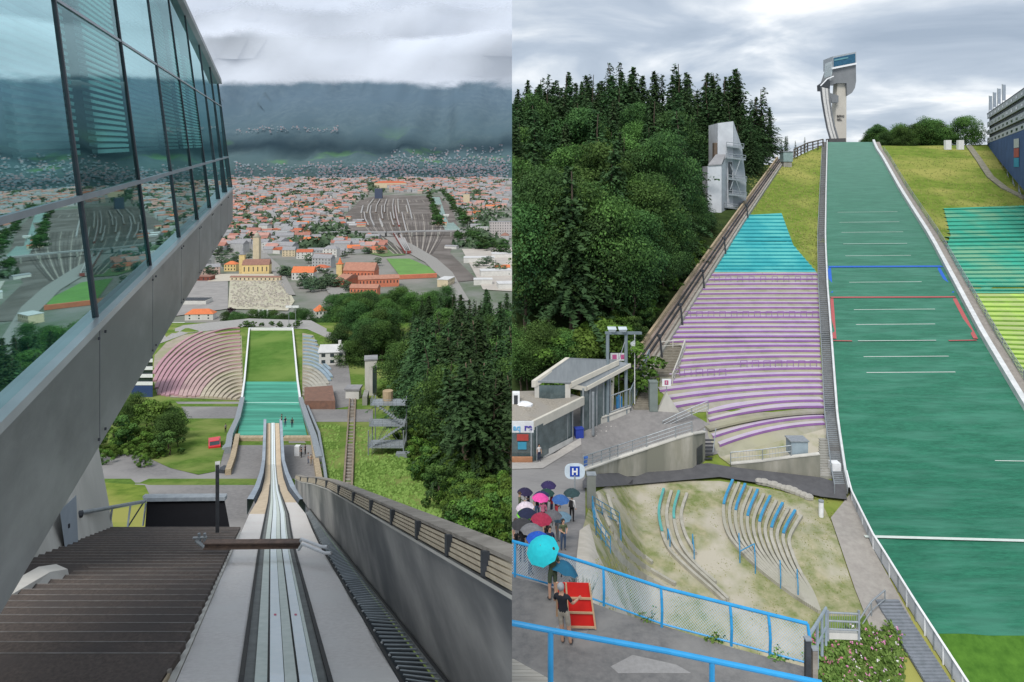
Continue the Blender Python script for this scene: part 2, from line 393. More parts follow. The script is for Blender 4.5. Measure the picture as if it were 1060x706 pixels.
# stadium stands: curved rows of benches
def in_poly(x, y, P):
    c = False; j = len(P) - 1
    for i in range(len(P)):
        if (P[i][1] > y) != (P[j][1] > y) and x < (P[j][0]-P[i][0])*(y-P[i][1])/(P[j][1]-P[i][1]) + P[i][0]: c = not c
        j = i
    return c
def stand_fan(name, label, cx, cy, dx, n, poly, cols, rx0, rxs, ry0, rys, basem):
    t = thing(name, Ga(cx, cy), label, 'grandstand')
    patch('terrace', poly, basem, Ga, .12, 12, parent=t)
    for i in range(n):
        rx, ry = rx0 + i*rxs, ry0 + i*rys; pts = []
        runs = []; cur = []
        for k in range(41):
            a = math.pi/2*k/40; x = cx + dx*rx*math.cos(a); y = cy - ry*math.sin(a)
            if in_poly(x, y, poly): cur.append((x, y))
            else:
                if len(cur) > 1: runs.append(cur)
                cur = []
        if len(cur) > 1: runs.append(cur)
        if not runs: continue
        b = MB()
        for c in runs:
            P = [Ga(*q) + Vector((0, 0, .1)) for q in c]
            for p, q in zip(P, P[1:]): b.bar(p, q, 1.0, .5)
        m = cols(i)
        b.build('bench_row', m, t)
    return t
pinks = [mat('bench_pink', (.46, .27, .30), (.38, .22, .25), scale=.2), mat('bench_beige', (.50, .44, .33), (.36, .31, .24), scale=.2), mat('bench_rose', (.50, .36, .33), (.38, .25, .25), scale=.15)]
terr = mat('terrace_weathered', (.38, .32, .27), (.27, .24, .18), scale=.4, c3=(.26, .27, .15), s3=.07)
stand_fan('grandstand', 'curved stadium stand left of the outrun, faded pink bench rows turning beige', 252, 425, -1, 22,
    [(160, 368), (172, 355), (190, 347), (250, 338), (252, 415), (163, 411), (158, 390)],
    lambda i: pinks[1] if i < 9 else (pinks[2] if i < 14 else pinks[0]), 10, 4.4, 10, 3.75, terr)
blues = [mat('bench_bluegrey', (.30, .38, .44), (.22, .29, .34), scale=.3), mat('bench_greybeige', (.42, .40, .34), (.30, .29, .25), scale=.3)]
stand_fan('grandstand', 'narrow stadium stand right of the outrun, grey blue bench rows', 314, 420, 1, 20,
    [(313, 345), (324, 347), (340, 378), (344, 392), (334, 408), (313, 411)], lambda i: blues[1] if i < 9 else blues[0], 3, 3.4, 10, 3.6, terr)
b = MB(); b.slab([Ga(315, 409), Ga(344, 407), Ga(347, 424), Ga(315, 424)], (0, 0, 2.2)); tag(b.build('timber_hut', mat('red_brown_roof', (.24, .13, .09), (.15, .09, .07), scale=1)), 'low hut with red brown timber roof beside the lower end of the blue stand', 'hut')

# judges' tower at the left of the stand
jt = thing('judge_tower', Ga(147, 411), 'small judges tower with stacked white galleries, behind the bushes', 'tower')
p0, p1, q0 = Ga(136, 412), Ga(158, 412), Ga(150, 395)
b = MB(); b.slab([p0, p1, Ga(158, 402), Ga(138, 402)], (0, 0, 3.4)); b.build('base', flat('navy_panel', (.03, .06, .16)), jt)
for k in range(4):
    b = MB(); b.slab([p0 + Vector((.4*k, 0, 3.5 + 2.1*k)), p1 + Vector((0, 0, 3.5 + 2.1*k)), Ga(158, 402) + Vector((0, 0, 3.5 + 2.1*k)), Ga(138, 402) + Vector((.4*k, 0, 3.5 + 2.1*k))], (0, 0, .9)); b.build('gallery_parapet', white, jt)
    b = MB(); b.slab([p0 + Vector((.6 + .4*k, .4, 4.41 + 2.1*k)), p1 + Vector((-.2, .4, 4.41 + 2.1*k)), Ga(157.5, 403) + Vector((0, 0, 4.41 + 2.1*k)), Ga(139, 403) + Vector((.4*k, 0, 4.41 + 2.1*k))], (0, 0, 1.18)); b.build('window_band', glassdark, jt)

# inclined lift track and metal stairs to the right
lt = thing('lift_track', Ga(361, 520), 'inclined lift track of two rails climbing through the grass', 'lift track')
A0, A1 = (359, 524), (365, 414)
for dx in (-4.5, 4.5):
    b = MB(); P = [Ga(A0[0] + (A1[0]-A0[0])*k/8 + dx*(1 - .35*k/8), A0[1] + (A1[1]-A0[1])*k/8) for k in range(9)]
    for p, q in zip(P, P[1:]): b.bar(p, q, .28, .5)
    b.build('rail', mat('rusty_rail', (.30, .24, .18), (.2, .15, .11), scale=1), lt)
for k in range(34):
    t = k/33; x, y = A0[0] + (A1[0]-A0[0])*t, A0[1] + (A1[1]-A0[1])*t; w = 4.5*(1 - .35*t)
    b = MB(); b.bar(Ga(x - w, y), Ga(x + w, y), .35, .22); b.build('sleeper', woodgrey, lt)
pa('track_bed', [(353, 526), (365, 526), (369, 412), (361, 412)], mat('ballast_brown', (.20, .17, .13), (.13, .11, .09), scale=2), .06)
sc = thing('stair_tower', Ga(400, 472), 'zigzag galvanised steel stair structure standing on the grass slope by the forest', 'stair tower')
base = Ga(400, 472); ux = Vector((1, 0, 0))
for lv in range(3):
    z = 1.4 + 3.0*lv; off = Vector((-1.0*lv*.3, 2.6*lv, z))
    b = MB(); b.slab([base + off + Vector((-3.4, 0, 0)), base + off + Vector((3.2, 0, 0)), base + off + Vector((3.0, 3.6, 0)), base + off + Vector((-3.6, 3.6, 0))], (0, 0, .16)); b.build('landing', steel, sc)
    b = MB()
    for h in (.45, .8, 1.15):
        for (a, c) in (((-3.4, 0), (3.2, 0)), ((3.2, 0), (3.0, 3.6)), ((-3.6, 3.6), (-3.4, 0))):
            b.tube(base + off + Vector((a[0], a[1], h)), base + off + Vector((c[0], c[1], h)), .035, 4)
    for k in range(9): x = -3.4 + 6.6*k/8; b.tube(base + off + Vector((x, 0, 0)), base + off + Vector((x, 0, 1.15)), .035, 4)
    b.build('railing', steel, sc)
    if lv < 2:
        b = MB()
        for k in range(12):
            s = -1 if lv % 2 else 1; t = k/11; p = base + off + Vector((s*(-2.4 + 4.6*t), 1.0 + 1.8*t, .3 + 2.6*t)); b.cbox(p, .45, 1.2, .08)
        b.build('flight', steel, sc)
for x, y in ((-3.3, .1), (3.1, .1), (-3.7, 8.4), (2.4, 8.4), (-3.4, 4), (3, 4)):
    b = MB(); b.tube(base + Vector((x, y, -3)), base + Vector((x, y, 1.2 + (7.2 if y > 5 else 3.4))), .12, 6); b.build('post', steel, sc)
b = MB()
for k in range(5):
    for sx in (-1, 1): b.tube(base + Vector((sx*3.3, 1 + k*1.7, -.5)), base + Vector((-sx*.4, 1.7 + k*1.7, 3.2 + k)), .045, 4)
b.build('brace', steel, sc)
b = MB(); b.tube(base + Vector((-1.2, 8, 7.6)), base + Vector((-1.2, 8, 9.4)), 1.0, 12); b.build('water_drum', mat('drum_ochre', (.42, .32, .2)), sc)
b = MB(); p = Ga(417, 473); b.cbox(p, 2.4, 1.2, .8); tag(b.build('skip', steel), 'low grey metal box on the grass beside the stair structure', 'box')
b = MB(); b.slab([Ga(375, 420), Ga(380, 420), Ga(382, 413), Ga(377, 413)], (0, 0, 2.4)); tag(b.build('shed', concrete), 'small pale shed between the lift track and the stair structure', 'shed')

def house(name, label, p, sx, sy, h, rz, wall, roof, rh=3, kind='gable', wins=0, group=None, cat='house', chimney=False, floors=2):
    t = thing(name, p, label, cat, group)
    o = MB(); c = Vector(p); o.cbox(c - Vector((0, 0, 3)), sx, sy, h + 3, rz)
    cs, sn = math.cos(rz), math.sin(rz)
    def T(x, y, z): return Vector((c.x + x*cs - y*sn, c.y + x*sn + y*cs, c.z + z))
    if kind == 'gable':
        o.add([T(-sx/2, -sy/2, h), T(-sx/2, sy/2, h), T(-sx/2, 0, h + rh*.96*(sy/2)/(sy/2 + .4))], [(0, 1, 2)]); o.add([T(sx/2, -sy/2, h), T(sx/2, sy/2, h), T(sx/2, 0, h + rh*.96*(sy/2)/(sy/2+.4))], [(0, 1, 2)])
    o.build('wall', wall, t)
    r = MB()
    if kind == 'gable': r.gable(c + Vector((0, 0, h + .02)), sx, sy, rh, rz)
    elif kind == 'hip': r.hip(c + Vector((0, 0, h + .02)), sx, sy, rh, rz)
    else: r.cbox(c + Vector((0, 0, h + .02)), sx + .6, sy + .6, .5, rz)
    ro = r.build('roof', roof, t)
    if chimney:
        q = MB(); q.cbox(T(sx*.2, sy*.12, h + rh*.4), .9, .9, rh*.6 + 1.0, rz); q.build('chimney', wall, ro)
    for f in range(floors if wins else 0):
        for k in range(wins):
            x = -sx/2 + sx*(k + .5)/wins; z = (h/floors)*f + h/floors*.3
            w = MB(); ww = min(1.3, sx/wins*.45)
            w.add([T(x - ww/2, -sy/2 - .06, z), T(x + ww/2, -sy/2 - .06, z), T(x + ww/2, -sy/2 - .06, z + h/floors*.5), T(x - ww/2, -sy/2 - .06, z + h/floors*.5),
                   T(x - ww/2, -sy/2 + .1, z), T(x + ww/2, -sy/2 + .1, z), T(x + ww/2, -sy/2 + .1, z + h/floors*.5), T(x - ww/2, -sy/2 + .1, z + h/floors*.5)],
                  [(0, 1, 2, 3), (0, 4, 5, 1), (3, 2, 6, 7), (0, 3, 7, 4), (1, 5, 6, 2)])
            w.build('window', glassdark, t)
    return t
wallw = mat('render_white', (.62, .61, .57), (.52, .51, .48), scale=.3)
wallc = mat('render_cream', (.62, .52, .36), (.52, .44, .3), scale=.3)
wally = mat('render_yellow', (.70, .53, .25), (.58, .44, .2), scale=.3)
wallg = mat('render_grey', (.42, .42, .42), (.34, .34, .34), scale=.3)
wallo = mat('render_orange', (.56, .19, .11), (.46, .155, .09), scale=.3)
rred = mat('tile_red', (.50, .14, .07), (.36, .10, .055), scale=.5)
rora = mat('tile_orange', (.64, .19, .075), (.52, .15, .06), scale=.5)
rbrn = mat('tile_brown', (.29, .155, .115), (.21, .115, .09), scale=.5)
rgry = mat('roof_grey', (.30, .30, .31), (.22, .22, .23), scale=.5)
rpal = mat('roof_pale', (.58, .58, .57), (.46, .46, .46), scale=.3)
house('clubhouse', 'white house with pale metal roof beyond the blue grey stand', Ga(346, 374) , 8.5, 9, 4.2, .1, wallw, rpal, 1.6, 'gable', 3, chimney=True)
p = Ga(384, 408); t = thing('lift_tower', p, 'slim pale concrete tower with open window side, at the forest edge', 'tower')
b = MB(); b.cbox(p - Vector((0, 0, 2)), 3.3, 4, 12, .2); b.build('wall', concrete_pale, t)
b = MB(); b.cbox(p + Vector((1.2, -1.2, 1)), 1.0, 3, 7.5, .2); b.build('window_strip', glassdark, t)
b = MB(); b.cbox(p + Vector((0, 0, 10.02)), 3.7, 4.4, .4, .2); b.build('roof', rgry, t)
p = Ga(366, 412); house('lift_hut', 'small white station hut at the foot of the lift track', p, 3.6, 3.2, 2.6, 0, wallw, rgry, .8, 'flat', cat='hut')

def car(name, label, p, rz, body, L=4.2, Wd=1.75, group=None):
    t = thing(name, p, label, 'car', group); c = Vector(p); cs, sn = math.cos(rz), math.sin(rz)
    def T(x, y, z): return Vector((c.x + x*cs - y*sn, c.y + x*sn + y*cs, c.z + z))
    def sec(pts, w0, w1, nm, m):
        b = MB(); n = len(pts); l = [T(x, -w0/2 if z < .9 else -w1/2, z) for x, z in pts]; r = [T(x, w0/2 if z < .9 else w1/2, z) for x, z in pts]
        b.add(l + r, [list(range(n)), list(range(n, 2*n))[::-1]] + [(i, (i+1) % n, n + (i+1) % n, n + i) for i in range(n)]); return b.build(nm, m, t)
    sec([(-L/2, .3), (L/2, .3), (L/2, .62), (L/2 - .3, .8), (L*.16, .89), (-L/2 + .1, .89), (-L/2, .7)], Wd, Wd, 'body', body)
    sec([(L*.2, .9), (L*.06, 1.36), (-L*.32, 1.4), (-L*.46, .9)], Wd*.92, Wd*.80, 'windows', glassdark)
    sec([(L*.05, 1.405), (L*.03, 1.45), (-L*.3, 1.46), (-L*.33, 1.41)], Wd*.8, Wd*.76, 'roof', body)
    for x in (-L*.31, L*.31):
        for y in (-Wd/2 + .05, Wd/2 - .05):
            b = MB(); b.tube(T(x, y - .1, .32), T(x, y + .1, .32), .32, 10); b.build('wheel', black, t)
    return t
redpaint = mat('red_car_paint', (.62, .02, .03), (.55, .02, .03), rough=.3, spec=.6)
car('parked_car', 'red car parked alone on the asphalt beside the grass verge', Ga(222, 461), math.pi/2 + .42, redpaint, 5.2, 2.1)
b = MB()
b.cbox(Ga(235.5, 464), 1.0, 3.4, .8, .1); tag(b.build('trailer', steel), 'grey trailer beside the red car at the timber wall', 'trailer')
b = MB(); b.cbox(Ga(232, 489), 1.4, 1.6, .8, -.3); tag(b.build('bench', darksteel), 'dark metal bench at the foot of the timber wall', 'bench')
b = MB(); b.cbox(Ga(308, 472), .9, .9, 1.9, 0); tag(b.build('control_box', white), 'white control cabinet standing beside the take-off', 'cabinet')

# ------------------------------------------------------------------ in-run
YL = [(438, 127), (460, 117), (481, 107), (495, 85), (508, 67), (520, 53), (532, 44.5), (548, 35.5), (565, 28), (600, 20.2), (640, 15), (702, 10.8), (790, 7.9)]
PL = [(438, 276), (481, 275), (495, 274), (508, 271), (520, 265.5), (532, 258), (548, 251), (565, 243), (702, 184), (790, 146)]
PR = [(438, 289), (481, 291), (495, 293.5), (508, 298), (520, 307), (532, 316.5), (548, 323), (565, 331), (702, 411), (790, 462)]
stn = [438, 446, 453, 460, 470, 481, 488, 495, 502, 508, 514, 520, 526, 532, 540, 548, 556, 565, 580, 600, 620, 640, 670, 702, 740, 790]
def IR(t, row, dz=0): return W(interp(PL, row) + t*(interp(PR, row) - interp(PL, row)), row, interp(YL, row)) + Vector((0, 0, dz))
inrun = thing('inrun', IR(.5, 702), 'in-run ramp of the ski jump with two white tracks dropping towards the take-off', 'ski jump ramp')
def strip(nm, t0, t1, m, dz, r0=438, r1=790, thick=.06, tp=None):
    b = MB(); rs = [r for r in stn if r0 <= r <= r1]
    top0 = [IR(t0, r, dz) for r in rs]; top1 = [IR(t1, r, dz) for r in rs]; lo0 = [p - Vector((0, 0, thick)) for p in top0]; lo1 = [p - Vector((0, 0, thick)) for p in top1]
    b.grid([lo0, top0, top1, lo1]); return b.build(nm, m, inrun)
matt = mat('pale_matting', (.74, .71, .68), (.64, .61, .58), scale=9, stretch=(1, 1, 1), c3=(.70, .68, .65), s3=.6, rough=1, bump=.6)
wv = matt.node_tree
_b = wv.nodes['Principled BSDF']; _w = wv.nodes.new('ShaderNodeTexWave'); _w.inputs['Scale'].default_value = 7; _w.inputs['Distortion'].default_value = 1.5; _w.bands_direction = 'Y'
_g = wv.nodes.new('ShaderNodeNewGeometry'); wv.links.new(_g.outputs['Position'], _w.inputs['Vector'])
_bp = wv.nodes.new('ShaderNodeBump'); _bp.inputs['Strength'].default_value = .5; _bp.inputs['Distance'].default_value = .03; wv.links.new(_w.outputs['Fac'], _bp.inputs['Height']); wv.links.new(_bp.outputs[0], _b.inputs['Normal'])
tanboard = mat('tan_board', (.60, .49, .35), (.50, .40, .28), scale=2, stretch=(1, .2, 1))
strip('deck_matting', 0, .28, matt, 0, 532); strip('deck_matting', .702, 1, matt, 0, 520)
strip('timber_deck', 0, .30, tanboard, 0, 438, 532); strip('timber_deck', .68, 1, tanboard, 0, 438, 520)
strip('kerb_strip', .28, .302, black, .05, 502); strip('kerb_strip', .68, .702, black, .05, 502)
gstrip = mat('grey_rubber_strip', (.20, .21, .20), (.15, .155, .15), scale=3)
strip('side_channel', .302, .352, gstrip, .0); strip('side_channel', .632, .68, gstrip, .0)
ice = mat('ceramic_track_white', (.86, .92, .95), (.78, .86, .90), rough=.35, scale=3)
pale = mat('track_edge_pale', (.62, .67, .62), (.52, .58, .53), rough=.6, scale=4)
strip('track_edge', .352, .408, pale, .05); strip('track', .42, .484, ice, .06); strip('track_edge', .487, .54, pale, .08); strip('track', .552, .612, ice, .06); strip('track_edge', .614, .632, pale, .08)
strip('track_bed', .408, .42, black, .0); strip('track_bed', .54, .552, black, .0)
# joints and small printed marks on the track
for r in (592, 604, 642, 660, 677, 720):
    for t0, t1 in ((.42, .484), (.552, .612)):
        if r in (677, 720):
            b = MB(); b.bar(IR(t0, r, .066), IR(t1, r, .066), .02, .004); b.build('joint', gstrip, inrun)
for r0 in (592, 638):
    for tc in (.452, .582):
        for dr, m, sz in ((-3.5 if r0 < 600 else -9, 'b', .5), (0, 'r', 1), (3.5 if r0 < 600 else 9, 'b', .5)):
            r = r0 + dr; k = 1.5 if r0 < 600 else 3.6
            a = IR(tc - .008, r - k*sz*.6, .066); c = IR(tc + .008, r - k*sz*.6, .066); d = IR(tc + .008, r + k*sz*.6, .066); e = IR(tc - .008, r + k*sz*.6, .066)
            b = MB(); b.poly(a, c, d, e); b.build('printed_mark', flat('mark_red', (.62, .12, .2)) if m == 'r' else flat('mark_blue', (.12, .16, .4)), inrun)
# body below the deck and side walls at the lower end
b = MB(); rs = stn
b.grid([[IR(0, r, -.07) for r in rs], [IR(0, r, -1.6) for r in rs], [IR(1, r, -1.6) for r in rs], [IR(1, r, -.07) for r in rs], [IR(0, r, -.07) for r in rs]]); b.build('ramp_body', concrete, inrun)
navy = mat('navy_side_wall', (.09, .11, .14), (.065, .08, .10), scale=.8)
for s in (0, 1):
    sg = -1 if s == 0 else 1
    rs = [r for r in stn if r <= 520]
    b = MB(); a = [IR(s, r, -.3) + Vector((sg*.02, 0, 0)) for r in rs]; c = [IR(s, r, 0) + Vector((sg*(.05 + .2*sstep(470, 520, r)), 0, .75 - .5*sstep(488, 520, r))) for r in rs]
    b.grid([a, c]); b.build('side_wall', navy, inrun)
    b = MB(); d = [p + Vector((sg*.5, 0, .02)) for p in c]; e = [p - Vector((0, 0, 1.3)) for p in d]
    b.grid([c, d, e]); b.build('outer_walkway', mat('panel_bluegrey', (.34, .39, .44), (.26, .30, .35), scale=.5), inrun)
for r in (446, 470, 495):
    p = IR(.5, r, -1.6); b = MB(); b.hexa([p + Vector((x, y, z)) for z in (-12, 0) for x, y in ((-.8, -.6), (.8, -.6), (.8, .6), (-.8, .6))]); b.build('pier', concrete, inrun)

# right-hand wall, timber slats and step grating
WB = lambda Y, dz=0: (lambda t: Vector((-1.12 + (-21.5 + 1.12)*t, Y, -8.3 + (-30.9 + 8.3)*t + dz)))((Y - 11.2)/(67 - 11.2))
wt = thing('parapet_wall', WB(11.2), 'long grey metal clad parapet wall right of the in-run with timber slats on top', 'wall')
Ys = [7, 7.7, 8.5, 9.6, 11.2, 13.5, 16.5, 20, 25, 32, 42, 54, 67]
hw = lambda Y: 2.07 - .9*sstep(30, 67, Y)
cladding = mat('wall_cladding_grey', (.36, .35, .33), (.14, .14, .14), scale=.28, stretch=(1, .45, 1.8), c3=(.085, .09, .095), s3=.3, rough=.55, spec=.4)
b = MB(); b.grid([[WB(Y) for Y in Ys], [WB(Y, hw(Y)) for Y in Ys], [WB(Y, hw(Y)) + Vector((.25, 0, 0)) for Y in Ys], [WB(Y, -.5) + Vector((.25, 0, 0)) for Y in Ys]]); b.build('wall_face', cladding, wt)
for k in range(12):
    Ya, Yb = Ys[k], Ys[k+1]
for k in range(0):
    Y = 8.6*1.2**k; p = WB(Y, .0) + Vector((-.004, 0, 0)); q = WB(Y + .03, .0) + Vector((-.004, 0, 0))
    b = MB(); b.poly(p, q, q + Vector((0, 0, hw(Y) - .06)), p + Vector((0, 0, hw(Y) - .06))); b.build('joint', darksteel, wt)
for k in range(4):
    b = MB(); dz = .03 + .075*k
    b.grid([[WB(Y, hw(Y) + dz) + Vector((.02*k, 0, 0)) for Y in Ys], [WB(Y, hw(Y) + dz + .055) + Vector((.02*k, 0, 0)) for Y in Ys], [WB(Y, hw(Y) + dz + .055) + Vector((.3, 0, 0)) for Y in Ys]]); b.build('slat', mat('slat_timber', (.56, .49, .37), (.42, .36, .27), scale=3, stretch=(1, .3, 3)), wt)
Y = 7.6
while Y < 66:
    b = MB(); p = WB(Y, hw(Y) + .0) + Vector((-.03, 0, 0)); q = WB(Y + .11*Y/9, hw(Y)) + Vector((-.03, 0, 0))
    b.hexa([p, q, q + Vector((.1, 0, 0)), p + Vector((.1, 0, 0))] + [v + Vector((0, 0, .36)) for v in (p, q, q + Vector((.1, 0, 0)), p + Vector((.1, 0, 0)))]); b.build('bracket', darksteel, wt); Y *= 1.2
b = MB(); b.grid([[WB(Y, hw(Y) + .34) + Vector((.06, 0, 0)) for Y in Ys], [WB(Y, hw(Y) + .40) + Vector((.06, 0, 0)) for Y in Ys], [WB(Y, hw(Y) + .42) + Vector((.46, 0, 0)) for Y in Ys], [WB(Y, hw(Y) - .1) + Vector((.46, 0, 0)) for Y in Ys]]); b.build('cap_plank', woodgrey, wt)
b = MB(); b.grid([[WB(Y, hw(Y) + .005) + Vector((-.05, 0, 0)) for Y in Ys], [WB(Y, hw(Y) - .05) + Vector((-.05, 0, 0)) for Y in Ys]]); b.build('ledge', concrete_pale, wt)
sg_ = thing('step_grating', IR(1, 702), 'narrow dark service stair of metal rungs between the in-run and the wall', 'stair')
rowsS = [r for r in stn if r >= 520]
def rowY(Y):
    lo, hi = 438., 900.
    for _ in range(40):
        m = (lo + hi)/2
        if interp(YL, m) > Y: lo = m
        else: hi = m
    return lo
b = MB(); b.grid([[IR(1, rowY(Y), -.25) + Vector((-.05, 0, 0)) for Y in Ys if Y < 54], [WB(Y, -.25) + Vector((.02, 0, 0)) for Y in Ys if Y < 54]]); b.build('trough', mat('dark_trough', (.05, .06, .068), (.03, .038, .045), scale=3), sg_)
b = MB(); Y = 8.0
while Y < 45:
    p = IR(1, rowY(Y), -.02); q = WB(Y, .0); d = q - p
    b.bar(p + d*.18, p + d*.93, .028, .012); b.bar(p + d*.18 + Vector((0, .10, -.09)), p + d*.93 + Vector((0, .10, -.09)), .012, .012); Y += .29
b.build('grating_pattern', mat('rung_steel', (.34, .38, .40), (.25, .29, .31), metal=.3, rough=.4), sg_)
b = MB(); Y = 8.0
while Y < 45:
    p = IR(1, rowY(Y), 0); q = WB(Y, 0); b.sphere(p + (q - p)*.12 + Vector((0, 0, .02)), .03, .03, .025, 8, 4); Y += .87
b.build('lamp_stud', mat('stud_grey', (.5, .52, .53), rough=.4), sg_)
b = MB(); b.path([IR(1, rowY(Y), .03) + Vector((.03, 0, 0)) for Y in (8, 11, 15, 20, 28, 44)], .025, 5); b.path([WB(Y, .1) + Vector((-.06, 0, 0)) for Y in (8, 11, 15, 20, 28, 44)], .03, 5); b.build('cable', black, sg_)

# beam across the in-run with its two outlets
t = thing('gantry_beam', W(258, 561, 24), 'rusty brown steel beam spanning the in-run with light steel arms at its end', 'beam')
a, c = W(212, 567, 24), W(311, 566, 24)
b = MB(); b.bar(a, c, .28, .035); b.bar(a + Vector((0, 0, .035)), c + Vector((0, 0, .035)), .05, .15); b.bar(a + Vector((0, 0, .185)), c + Vector((0, 0, .185)), .28, .035)
b.build('girder', mat('rusty_steel', (.20, .14, .11), (.11, .085, .075), scale=4), t)
b = MB(); b.path([c + Vector((0, 0, .2)), W(312, 558, 23.5), W(333, 566, 22.6), W(339, 566, 22.5)], .05, 8); b.path([c + Vector((0, -.2, .0)), W(313, 563, 23.2), W(336, 572.5, 22.3), W(343, 572.5, 22.2)], .05, 8); b.build('arm', white, t)
b = MB(); b.path([a, W(203, 560, 24.5)], .06, 6); b.path([W(200, 557, 24.5), W(214, 556, 24.5)], .05, 6); b.path([W(206, 552, 24.5), W(207, 562, 24.5)], .05, 6); b.path([W(212, 552, 24.5), W(212, 562, 24.5)], .05, 6)
b.build('bracket', steel, t)
t = thing('lamp_post', W(225, 556, 31), 'dark slim lamp post with a small white head above the tread terrace', 'lamp')
b = MB(); b.tube(W(225, 560, 31), W(225, 481, 31), .085, 8); b.build('pole', darksteel, t)
b = MB(); b.hexa([W(223, 490, 31), W(226.5, 490, 31), W(226.5, 490, 31.6), W(223, 490, 31.6), W(222.6, 478, 31), W(228, 477, 31), W(228, 477, 31.6), W(222.6, 478, 31.6)]); b.build('lamp_head', white, t)

# black canopy at the foot of the terrace, rail, steps
t = thing('tunnel_canopy', W(194, 546, 36), 'black canopy with dark opening at the foot of the brown tread terrace', 'canopy')
b = MB(); b.hexa([W(150, 548, 36), W(238, 547, 36), W(238, 547, 40), W(150, 548, 40), W(152, 519, 37.5), W(232, 518, 37.5), W(232, 515, 41), W(154, 516, 41)]); b.build('hood', flat('black_opening', (.012, .012, .014), .9, spec=.1), t)  # solid block, coloured near black to stand for the opening's darkness
b = MB(); b.bar(W(150, 518, 37.4), W(234, 517, 37.4), .3, .2); b.build('lid_edge', steel, t)
b = MB(); b.bar(W(149, 514.5, 41), W(234, 514, 41), .3, .12); b.build('rear_edge', steel, t)
t = thing('handrail', W(120, 547, 34), 'grey steel handrail with glass infill at the white tower wall', 'railing')
b = MB(); b.tube(W(78, 532, 29), W(150, 519, 37), .09, 8); b.build('top_rail', steel, t)
for (x, y, Y) in ((113, 550, 34), (132, 546, 36), (148, 544, 37)):
    b = MB(); b.tube(W(x, y, Y), W(x + 3, y - 23, Y), .05, 6); b.build('post', steel, t)
b = MB(); b.tube(W(132, 546, 36), W(148, 521, 37), .04, 5); b.tube(W(78, 533, 29), W(85, 532, 29.2), .16, 8); b.build('brace', darksteel, t)

stp = thing('tread_terrace', W(120, 620, 18), 'broad dark brown terrace of metal grating steps left of the in-run', 'steps')
tread = mat('brown_grating', (.125, .10, .086), (.075, .062, .055), scale=14, rough=.9, c3=(.085, .072, .066), s3=.7, bump=.5)
nose = mat('nosing_grey', (.21, .195, .18), (.13, .12, .11), scale=4)
Y = 10.6; n = 0
while Y < 33.5:
    dY = .72; z = -7.98 - .42*(Y - 10.8) - .1; r = H - z/Y*F
    x1 = interp(PL, r)
    xr = W(x1, r, Y).x - .28; xl = -22 if Y > 20 else -13
    b = MB(); b.box(xl, xr, Y, Y + dY + .06, z - .12, z); o = b.build('tread', tread, stp)
    b = MB(); b.box(xl, xr, Y + dY + .062, Y + dY + .09, z - .13, z + .006); b.build('nosing', nose, o)
    if n > 0 and n % 2 == 0 and Y < 30:
        p = Vector((xr - 1.15 - .0*n, Y + .35, z + .003)); b = MB(); b.box(p.x - .09, p.x + .09, p.y - .07, p.y + .07, p.z, p.z + .02); q = b.build('light_fitting', black, stp)
    Y += dY; n += 1
b = MB(); b.box(-14, W(184, 702, 10.7).x - .25, 8.5, 10.55, -8.25, -7.93); b.build('top_slab', mat('dirty_beige', (.34, .31, .25), (.22, .20, .16), scale=5, bump=.3), stp)
t = thing('edge_board', IR(0, 640), 'ragged weathered boards standing along the left edge of the in-run', 'boards')
k = 0; Y = 9.0
while Y < 31:
    r = rowY(Y); p = IR(0, r, 0) + Vector((-.16, 0, 0)); q = IR(0, rowY(Y + .55), 0) + Vector((-.14, 0, 0))
    b = MB(); h = R.uniform(.02, .12); b.hexa([p + Vector((-.02, 0, -.5)), p + Vector((.02, 0, -.5)), q + Vector((.02, 0, -.5)), q + Vector((-.02, 0, -.5)), p + Vector((-.02, 0, h)), p + Vector((.02, 0, h)), q + Vector((.02, 0, h - .03)), q + Vector((-.02, 0, h - .03))])
    b.build('board', wood if k % 3 else woodgrey, t); Y += .62; k += 1
b = MB(); b.grid([[IR(0, rowY(y), .03) + Vector((-.12, 0, 0)) for y in (8, 11, 15, 20, 28, 34)], [IR(0, rowY(y), .03) for y in (8, 11, 15, 20, 28, 34)]]); b.build('edge_strip', concrete_pale, t)

# white tower wall, door, low white wall
t = thing('tower_shaft', W(80, 560, 28), 'white concrete shaft of the jump tower rising under the glass building', 'tower')
a, c, d, e = W(20, 593, 21.7), W(118, 550, 34.3), W(96, 430, 34.3), W(20, 300, 21.7)
a2 = W(-60, 628, 16.4); e2 = W(-60, 300, 16.4)
b = MB(); b.grid([[a2, a, c], [e2, e, d]]); b.grid([[c, c + Vector((-6, 5, 0))], [d, d + Vector((-6, 5, 0))]]); b.build('wall', concrete_pale, t)
def onw(px, row):   # point on the wall plane
    nrm = (c - a).cross(e - a); r = W(px, row, 1); return r * (nrm.dot(a)/nrm.dot(r))
dn = Vector((.06, -.05, 0))
b = MB(); q = [onw(61, 528), onw(67, 571), onw(80, 560), onw(78, 512)]; b.slab([v + dn for v in q], (.03, -.03, 0)); dr = b.build('door', mat('door_grey', (.32, .36, .40), (.28, .32, .36)), t)
b = MB(); b.tube(onw(70, 545) + dn*2, onw(70, 541) + dn*2, .04, 6); b.build('handle', darksteel, dr)
b = MB(); b.path([onw(66, 572) + dn*2, onw(72, 568) + dn*2, onw(118, 548) + dn*2], .07, 6); b.build('pipe', concrete, t)
b = MB(); q = [W(-30, 668, 15), W(4, 640, 16.6), W(72, 598, 19.5), W(70, 589, 19.5), W(52, 592, 18.7), W(-30, 640, 15)]; b.slab(q, (-.5, .25, 0)); tag(b.build('low_wall', mat('white_concrete', (.62, .60, .55), (.52, .5, .46))), 'low white concrete wall dividing the brown steps', 'wall')

